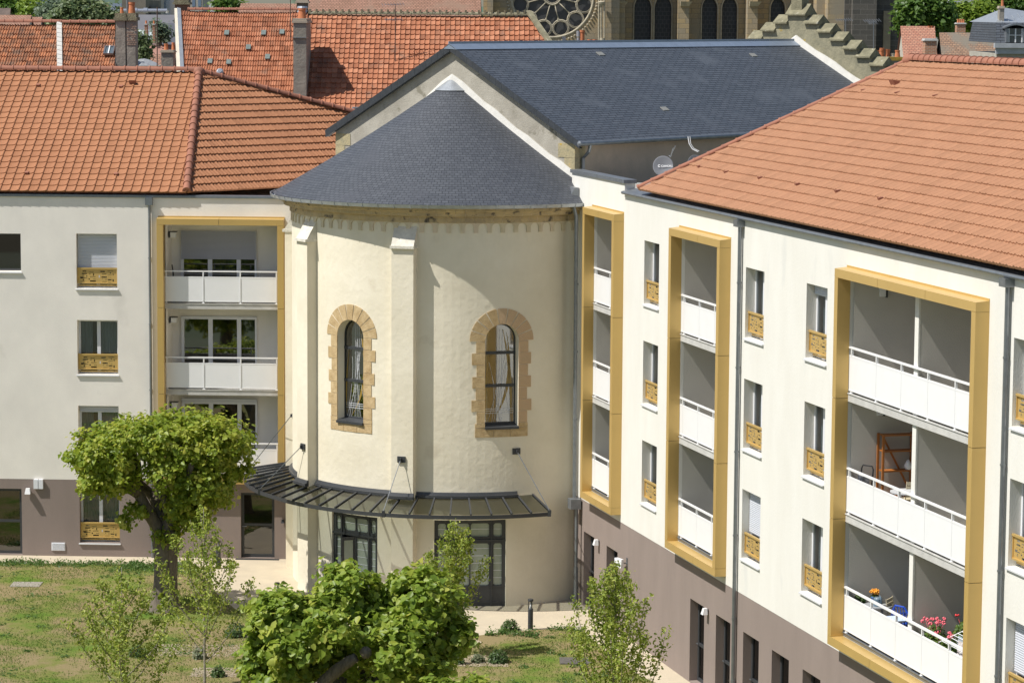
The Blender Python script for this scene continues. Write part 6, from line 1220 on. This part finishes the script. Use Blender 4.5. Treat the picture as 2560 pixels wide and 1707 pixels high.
pier(1540, 1562, 200.6, M_KAT, 2.6); pier(1694, 1722, 201, M_KAT, 2.2); pier(1868, 1893, 201, M_KAT, 2.2); pier(2040, 2084, 200.4, M_KAT, 3)
for px in (1717, 1890, 1556): m = MB(); p = at(px, 8, 200.8); m.hexa([p+V((-.45, 0, -.25)), p+V((.15, 0, -.25)), p+V((.15, .4, -.25)), p+V((-.45, .4, -.25)), p+V((-.45, -.3, .1)), p+V((.4, -.3, .1)), p+V((.4, .4, .1)), p+V((-.45, .4, .1))]); obj('offset_stone', m, M_KTR, KA)
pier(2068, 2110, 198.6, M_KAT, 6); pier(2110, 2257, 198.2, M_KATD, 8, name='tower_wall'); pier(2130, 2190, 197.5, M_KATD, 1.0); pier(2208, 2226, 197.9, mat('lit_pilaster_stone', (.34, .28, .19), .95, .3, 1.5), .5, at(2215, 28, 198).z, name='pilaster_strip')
# chimney pots in front of the tower
t = thing('chimney_stack', 'clay and white chimney pots on a mossy stack below the dark cathedral tower', 'chimney', at(2215, 170, 126)); chimney(2188, 2256, 152, 260, 126, t, M_CHIM, mat('yellow_moss', (.36, .24, .04), .95, .5, 8), ((2207, .32, .10), (2248, .30, .12)), .9, .16, .05, name='stack')
for px, py, h_, c in ((2192, 150, .35, M_POT), (2205, 148, .42, M_POT), (2219, 150, .4, M_POT), (2204, 150, .2, M_WHITE), (2232, 150, .22, M_WHITE)):
    p = at(px, py-4, 127.4); m = MB(); m.lathe(p, [(.13, -.5), (.10, h_*.6), (.12, h_)], 12); obj('chimney_pot', m, mat('cream_pot', (.62, .54, .40), .8) if c is M_WHITE else c, t)
t2 = thing('chimney_stack', 'pair of clay and steel flues rising behind the slate ridge beside the rose window', 'chimney', at(1455, 200, 125)); m = MB(); a = at(1456, 76, 125); m.lathe(V((a.x, a.y, a.z-2)), [(.10, 0), (.10, 1.9), (.12, 1.9), (.12, 2.0)], 14); obj('clay_flue', m, M_POT, t2)
m = MB(); a = at(1446, 78, 125); m.lathe(V((a.x, a.y, a.z-2)), [(.07, 0), (.07, 1.7)], 12); m.lathe(V((a.x, a.y, a.z-.25)), [(.085, 0), (.085, .25)], 12); obj('steel_flue', m, M_ZINCL, t2)
m = MB(); a = at(1410, 98, 125); m.box((a.x-.08, a.y, a.z-2), (a.x+.08, a.y+.2, a.z+.1)); obj('grey_flue', m, M_ZINC, t2)
for px in (1475, 1487): m = MB(); a = at(px, 102, 125.5); m.lathe(V((a.x, a.y, a.z-1)), [(.10, 0), (.09, .95), (.12, .98), (.12, 1.05)], 12); obj('clay_pot', m, M_POT, t2)
aerial(2184, 52, 150, 127, 'tall television aerial in front of the dark cathedral tower', ((.0, .75), (.1, .4))); aerial(2114, 50, 150, 122, 'faint low aerial rake behind the stepped gable', ((0, .7),))
# ------------------------------------------------------------------ right background
def pbk(*a): pass
Y5 = 150
t = house('house with pinkish plain tile slope right of the cathedral tower', wx(2250, Y5), wx(2336, Y5), Y5, 16.75, 6, 50, brick_mat('pink_plain_tiles', (.46, .20, .13), (.52, .27, .18), (.22, .11, .08), .19, .115, .014, .85, .5), M_OLDW, flat=True, x1b=wx(2330, Y5)); 
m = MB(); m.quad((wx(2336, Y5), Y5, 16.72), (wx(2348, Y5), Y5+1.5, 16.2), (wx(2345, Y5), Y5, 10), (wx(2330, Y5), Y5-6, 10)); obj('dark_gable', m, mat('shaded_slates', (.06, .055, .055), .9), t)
for px in (2323, 2329): p = at(px, 77, Y5); m = MB(); m.lathe(p, [(.10, -.3), (.08, .22), (.1, .25)], 10); obj('chimney_pot', m, M_POT, t)
h6 = house('house with mottled brown tile roof beside the mansard house', wx(2344, Y5), wx(2500, Y5), Y5-.5, 16.42, 7, 50, brick_mat('mottled_tiles', (.28, .17, .11), (.37, .23, .15), (.12, .09, .07), .19, .125, .013, .9, .4, var=(.22, .19, .15), vscale=1.1, vthr=.46), M_OLDW, flat=True)
chimney(2313, 2339, 103, 240, 144, h6, M_BRICK, M_CONC, (), .9, .12, .06)
h7 = house('small gabled house with orange roof and a glazed strip above the brown roof ridge', wx(2425, 175), wx(2463, 175), 176, 16.2, 3.2, 30, M_OLDT, M_OLDW, x0b=wx(2408, 175), x1b=wx(2452, 175))
t = thing('chimney_stack', 'brick chimney with four clay pots above the brown roof', 'chimney', at(2402, 90, 160)); chimney(2392, 2413, 61, 110, 160, t, M_BRICK, M_CONC, ((2396, .2, .06), (2401, .2, .06), (2406, .2, .06), (2410, .2, .06)), .6, .08, .05, name='stack')
# mansard house
Y6 = 132; MH = thing('house', 'tall slate mansard house with dormer window at the right edge', 'house', at(2530, 300, Y6)); x0, x1 = wx(2486, Y6), wx(2640, Y6)
zt, zc, zg = at(2500, 57, Y6).z, at(2500, 108, Y6).z, at(2500, 20, Y6).z
m = MB(); L_ = x1-x0; m.quad((x0, Y6-.5, zc), (x1, Y6-.5, zc), (x1, Y6, zt), (x0+.05, Y6, zt), uv=[(0, 0), (L_, 0), (L_, zt-zc), (0, zt-zc)]); m.quad((x0, Y6-.5, zc), (x0+.05, Y6, zt), (x0+.1, Y6+7, zt), (x0, Y6+7.5, zc), uv=[(0, 0), (0, 1), (7, 1), (7, 0)]); obj('mansard_slope', m, M_SLATE, MH)
m = MB(); rt_ = at(2512, 20, Y6+4); m.poly([(x0+.05, Y6, zt), (x1, Y6, zt), (x1, Y6+4, at(2560, 35, Y6+4).z), (rt_.x, Y6+4, rt_.z)]); m.poly([(x0+.05, Y6, zt), (rt_.x, Y6+4, rt_.z), (x0+.1, Y6+8, zt)])
for k in range(8): xx = x0+.35+k*.34; m.tube([(xx, Y6, zt+.02), (xx+.3, Y6+4, zt+.55)], .015, 4)
obj('zinc_roof', m, M_ZINCL, MH)
m = MB(); m.box((x0-.1, Y6-.75, zc-.22), (x1, Y6-.4, zc)); m.box((x0-.02, Y6-.6, zc-.5), (x1, Y6-.4, zc-.22)); obj('cornice', m, mat('grey_zinc_cornice', (.42, .44, .46), .6, .2, 3), MH)
m = MB(); m.box((x0+.05, Y6-.4, 0), (x1, Y6+7.5, zc-.5)); obj('wall', m, mat('old_ashlar', (.45, .42, .35), .95, .3, 1.5, rgb2=(.30, .28, .23)), MH)
a, b = at(2522, 72, Y6-.7), at(2556, 107, Y6-.7); m = MB(); m.box((a.x-.12, Y6-.75, b.z), (a.x, Y6+.2, a.z)); m.box((b.x, Y6-.75, b.z), (b.x+.12, Y6+.2, a.z)); xs_ = [a.x-.22+(b.x-a.x+.44)*i/8 for i in range(9)]
for i in range(8): h0, h1 = .16*math.sin(math.pi*i/8), .16*math.sin(math.pi*(i+1)/8); m.hexa([(xs_[i], Y6-.82, a.z+h0), (xs_[i+1], Y6-.82, a.z+h1), (xs_[i+1], Y6+.3, a.z+h1), (xs_[i], Y6+.3, a.z+h0), (xs_[i], Y6-.82, a.z+h0+.07), (xs_[i+1], Y6-.82, a.z+h1+.07), (xs_[i+1], Y6+.3, a.z+h1+.07), (xs_[i], Y6+.3, a.z+h0+.07)])
dw = obj('dormer', m, M_ZINC, MH); m = MB(); m.quad((a.x, Y6-.62, b.z), (b.x, Y6-.62, b.z), (b.x, Y6-.62, a.z), (a.x, Y6-.62, a.z)); obj('pane', m, mat('dormer_glass', (.07, .09, .10), .1, spec=.8), dw)
m = MB(); xm = (a.x+b.x)/2
for c0, c1 in ((a.x, a.x+.05), (b.x-.05, b.x), (xm-.03, xm+.03)): m.box((c0, Y6-.68, b.z), (c1, Y6-.62, a.z))
m.box((a.x, Y6-.675, (a.z+b.z)/2), (b.x, Y6-.625, (a.z+b.z)/2+.03)); obj('window_frame', m, M_WHITE, dw)
chimney(2499, 2510, 22, 60, Y6+.6, MH, M_CHIM, M_BRICK, ((2506, .35, .07),), .5, .12, .04)
m = MB(); a, b = at(2519, 148, Y6-.5), at(2545, 160, Y6-.5); m.box((a.x, Y6-.5, b.z-1.2), (b.x, Y6-.42, a.z)); obj('lower_window', m, mat('dim_room', (.03, .03, .03)), MH)
t = thing('chimney_stack', 'slim brick chimney with clay pot just left of the mansard house', 'chimney', at(2483, 90, 150)); chimney(2479, 2488, 55, 110, 150, t, M_BRICK, M_CONC, ((2484, .3, .07),), .4, .06, .04, name='stack')
# ------------------------------------------------------------------ far town
def block(label, px0, px1, pyt, Y, m_, dep=12, wins_=None, name='apartment_block', cat='apartment block', wm=None, zb_=0):
    a, b = at(px0, pyt, Y), at(px1, pyt, Y); t = thing(name, label, cat, V((a.x, Y, 0))); m = MB(); m.box((a.x, Y, zb_), (b.x, Y+dep, a.z)); obj('wall', m, m_, t)
    if wins_:
        m = MB(); nx, z0, nz, dz = wins_; w = (b.x-a.x)/nx
        for i in range(nx):
            for j in range(nz): m = MB(); xx = a.x+w*(i+.25); zz = a.z-z0-j*dz; m.box((xx, Y-.05, zz-1.2), (xx+w*.5, Y+.1, zz)); obj('window', m, wm or mat('blue_grey_window', (.18, .24, .32), .3), t)
    return t
BEI = mat('beige_block_wall', (.46, .42, .36), .9, .08, .3); GRB = mat('grey_blue_block_wall', (.36, .39, .43), .9, .08, .3)
block('beige far apartment block left of the brick chimney top', 378, 400, -12, 420, BEI, 12, (2, .8, 3, 3)); block('grey-blue low block joined to the beige far block', 396, 416, -2, 425, GRB, 12, (2, .6, 3, 2.4))
block('tall beige far block with blue windows right of the chimney top', 462, 506, -16, 430, BEI, 12, (3, .8, 4, 2.8)); block('small white far building between trees', 522, 538, 9, 380, mat('white_far_wall', (.62, .62, .60), .9), 8)
block('grey-brown flat topped building with a dish behind the big chimney', 305, 364, 0, 230, mat('grey_brown_wall', (.24, .21, .17), .9, .3, .8), 10, None, 'flat_roofed_building', 'building'); block('low dark annex of the flat topped building', 362, 378, 17, 232, mat('dark_annex', (.12, .11, .10), .9), 6, None, 'flat_roofed_building', 'building')
block('dark far office block with blue glazing at the top left', 88, 200, -6, 500, mat('office_wall', (.16, .19, .24), .6, .2, .2), 14, (14, .3, 2, 1.0), 'office_block', 'office block')
block('grey blue shed with a pale front by the far pink roof', 272, 304, 9, 330, mat('blue_shed', (.28, .33, .42), .8, .2, .5), 8, None, 'shed', 'shed')
DIST = mat('far_pink_roof', (.36, .19, .15), .9, .15, .4); FARW = mat('far_wall', (.5, .46, .40), .9)
house('long pink far roof above the trees at the top left', wx(78, 350), wx(274, 350), 350, 17.15, 9, 30, DIST, FARW, flat=True); house('red far roof behind the pale gable at the top left', wx(236, 380), wx(300, 380), 380, 17.8, 8, 30, DIST, FARW, flat=True)
house('small dark tiled roof at the far left edge', wx(-30, 200), wx(28, 200), 200, 17.35, 5, 35, mat('dark_far_tiles', (.16, .12, .10), .9, .4, 2), FARW, flat=True, x1b=wx(46, 200)); house('brown tiled ridge roof at the far left edge', wx(-30, 175), wx(80, 175), 175, 16.95, 6, 35, M_PLAIN, FARW, flat=True); house('short brown tiled roof right of the long brown ridge roof', wx(81, 177), wx(107, 177), 177, 16.83, 6, 35, M_PLAIN, FARW, flat=True)
GSL = mat('grey_slate_far', (.15, .15, .165), .7, .2, .6); hg = house('grey slate hall roof with two skylights behind the big chimney', wx(262, 165), wx(438, 165), 165, 17.05, 8, 32, GSL, FARW, flat=True)
for px in (357, 388):
    P = at(px, 46, 163.4); u = V((0, math.cos(.56), math.sin(.56))); n = V((0, -math.sin(.56), math.cos(.56))); P = V((P.x, 163.0, 17.05-2*math.tan(math.radians(32)))); m = MB(); e = V((1, 0, 0)); m.hexa([P-e*.35-u*.5+n*.02, P+e*.35-u*.5+n*.02, P+e*.35+u*.5+n*.02, P-e*.35+u*.5+n*.02, P-e*.35-u*.5+n*.16, P+e*.35-u*.5+n*.16, P+e*.35+u*.5+n*.16, P-e*.35+u*.5+n*.16]); s_ = obj('skylight', m, M_ZINCL, hg)
    m = MB(); m.quad(P-e*.26-u*.4+n*.165, P+e*.26-u*.4+n*.165, P+e*.26+u*.4+n*.165, P-e*.26+u*.4+n*.165); obj('skylight_pane', m, mat('bright_skylight', (.55, .62, .60), .15, .5, 3), s_)
m = MB(); m.tube([at(264, 27, 170), at(418, 27, 170)], .11, 8); m.tube([at(418, 27, 170), at(418, 34, 170)], .11, 8)
for px in (282, 338, 364): m.lathe(at(px, 27, 170), [(.16, -.12), (.16, .12)], 8, ax=V((1, 0, 0)))
tag(obj('ventilation_duct', m, mat('shiny_duct', (.7, .7, .7), .25, metal=.8), None, at(340, 27, 170)), 'long shiny silver ventilation duct along the grey hall roof', 'duct')
house('red tiled low roof below the grey hall', wx(340, 140), wx(440, 140), 140, 15.65, 5, 35, DIST, FARW, flat=True, x1b=wx(440, 140)); house('brown patched roof above the lead-covered curved roof', wx(352, 132), wx(440, 132), 132, 15.3, 7, 42, M_PLAIN, FARW, flat=True)
h8 = house('dark hipped slate roof left of the white gable edge', wx(418, 158), wx(470, 158), 158, 16.6, 5, 36, mat('dark_slate_far', (.085, .09, .11), .7, .2, .6), FARW, flat=True, x0b=wx(388, 158))
t = thing('chimney_stack', 'pair of slim brick chimneys on a pale gable behind the bare aerial mast', 'chimney', at(365, 90, 138)); 
for a_, b_ in ((361, 368), (381, 387)): chimney(a_, b_, 63, 110, 138, t, M_BRICK, M_CONC, (((a_+b_)/2, .15, .05),), .4, .06, .03, name='stack')
block('pale greyish house with big window above the plane trees at the top right', 2381, 2430, -10, 300, mat('pale_grey_wall', (.50, .52, .55), .8, .1, .4), 8, (3, 1.2, 1, 2), 'house', 'house'); house('red roofed house beyond the trees at the top right', wx(2445, 320), wx(2466, 320), 320, 18.2, 5, 38, DIST, FARW, flat=True)
house('pinkish roof glimpsed at the top edge above the plane trees', wx(2300, 360), wx(2385, 360), 360, 18.9, 6, 30, DIST, FARW, flat=True)
def far_tree(label, pts, Y, size, mt, n, z0=None, kind='tree'):
    px, py = pts[0][0], max(p[1] for p in pts); b = at(px, py, Y); b.z = 0; t = thing('tree', label, kind, b, 'trees between the town roofs'); m = MB(); limb(m, [b, b+V((0, 0, 6)), at(px, py-10, Y)], .35, .15, 8); obj('trunk', m, M_BARK, t)
    bl = []
    for (x, y, rx, rz) in pts: p = at(x, y, Y); k = Y/F_PX; bl.append((p.x, p.y, p.z, rx*k, rx*k, rz*k))
    P, Nn, R_ = blob_pts(bl, n, size*2.6, .6); leaves('crown', P, Nn, size, mt, t, rnd=R_)
FG1 = leaf_mat('far_leaves_mid', (.045, .10, .02), (.09, .17, .03), (.15, .23, .05)); FG2 = leaf_mat('far_leaves_yellow', (.10, .17, .02), (.17, .26, .03), (.25, .33, .06)); FG3 = leaf_mat('far_leaves_grey', (.08, .12, .07), (.13, .18, .11), (.19, .24, .16)); FG4 = leaf_mat('far_leaves_pale', (.05, .09, .035), (.12, .17, .07), (.33, .38, .20))
far_tree('mid green tree at the top left corner', [(10, 20, 32, 26), (50, 12, 34, 22), (75, 25, 24, 20), (30, 40, 30, 18)], 230, .28, FG1, 6000)
far_tree('yellow-green tree right of the top left trees', [(84, 30, 20, 20), (80, 42, 18, 14)], 200, .25, FG2, 2600)
far_tree('grey-green feathery tree behind the left orange roof ridge', [(130, 38, 30, 24), (155, 32, 28, 20)], 190, .22, FG3, 3600)
far_tree('large pale-leaved tree in front of the grey hall', [(170, 50, 36, 14), (215, 38, 34, 24), (245, 45, 34, 20), (272, 52, 18, 14), (190, 22, 26, 16)], 150, .20, FG4, 9000)
far_tree('bushy dark tree right of the big grey chimney', [(352, 125, 15, 22), (345, 105, 10, 12)], 125, .15, FG4, 1800)
far_tree('thin grey-green tree below the dark hipped roof', [(397, 78, 16, 16), (410, 90, 14, 10)], 140, .14, FG3, 900)
far_tree('bright green far tree left of the brown plain roof', [(560, 18, 20, 10), (585, 22, 20, 8)], 240, .3, FG1, 1500)
far_tree('round green plane tree right of the dark cathedral tower', [(2285, 35, 36, 32), (2330, 28, 34, 26), (2275, 62, 22, 20), (2345, 50, 30, 22), (2310, 10, 30, 16)], 185, .27, FG1, 9000)
far_tree('lighter plane tree beside the round plane tree', [(2395, 40, 30, 22), (2430, 45, 30, 22), (2400, 62, 26, 14), (2460, 38, 24, 18)], 190, .25, FG2, 6000)
far_tree('dark green tree behind the mansard house', [(2480, 15, 26, 20), (2530, 8, 34, 20), (2560, 22, 24, 18)], 230, .3, FG1, 4500)
m = MB(); nx = 120; rr = random.Random(8); hz_ = [20.5+3*math.sin(i*.21)+1.6*math.sin(i*.63+1)+rr.uniform(-.5, .5) for i in range(nx+1)]
for i in range(nx):
    x0, x1 = -900+1800*i/nx, -900+1800*(i+1)/nx
    for (ya, fa), (yb, fb) in (((1500, 0), (1900, .8)), ((1900, .8), (2300, 1)), ((2300, 1), (3200, .4))): m.quad((x0, ya, hz_[i]*fa-.2), (x1, ya, hz_[i+1]*fa-.2), (x1, yb, hz_[i+1]*fb-.2), (x0, yb, hz_[i]*fb-.2))
struct('hills', m, mat('wooded_hills', (.075, .13, .075), .95, .5, .02, rgb2=(.05, .085, .06)))
wp_ = []; 
for i in range(1500): a = RNG.uniform(-60, 20); wp_.append((a*5.2-60, RNG.uniform(420, 900), abs(RNG.normal(6, 5))))
wp_ = np.array(wp_); wd_ = leaves('far_wood', wp_, np.tile([0., -.2, .8], (len(wp_), 1)), 6.5, leaf_mat('far_wood_leaves', (.05, .095, .045), (.07, .12, .055), (.10, .15, .07)), None); wd_['kind'] = 'stuff'

# two lime trees standing left of the view, seen as reflections in the glazed doors
for k, (x, y, H) in enumerate(((-16.5, 50, 8.2), (-15.0, 40, 8.8))):
    t = thing('lime_tree', ('lime tree further back, outside the left edge of the picture', 'lime tree nearer the viewer, outside the left edge of the picture')[k], 'tree', V((x, y, 0))); m = MB(); limb(m, [(x, y, 0), (x, y, 2), (x+.1, y, 4.5)], .35, .22, 10); obj('trunk', m, M_BARK, t)
    P, Nn, R_ = blob_pts([(x, y, H-3.2, 2.6, 2.6, 2.4), (x-1, y+1, H-2, 1.8, 1.8, 1.5), (x+1, y-1, H-2.4, 1.6, 1.6, 1.6)], 6000, .5, .6); leaves('crown', P, Nn, .30, M_LIME, t, rnd=R_)
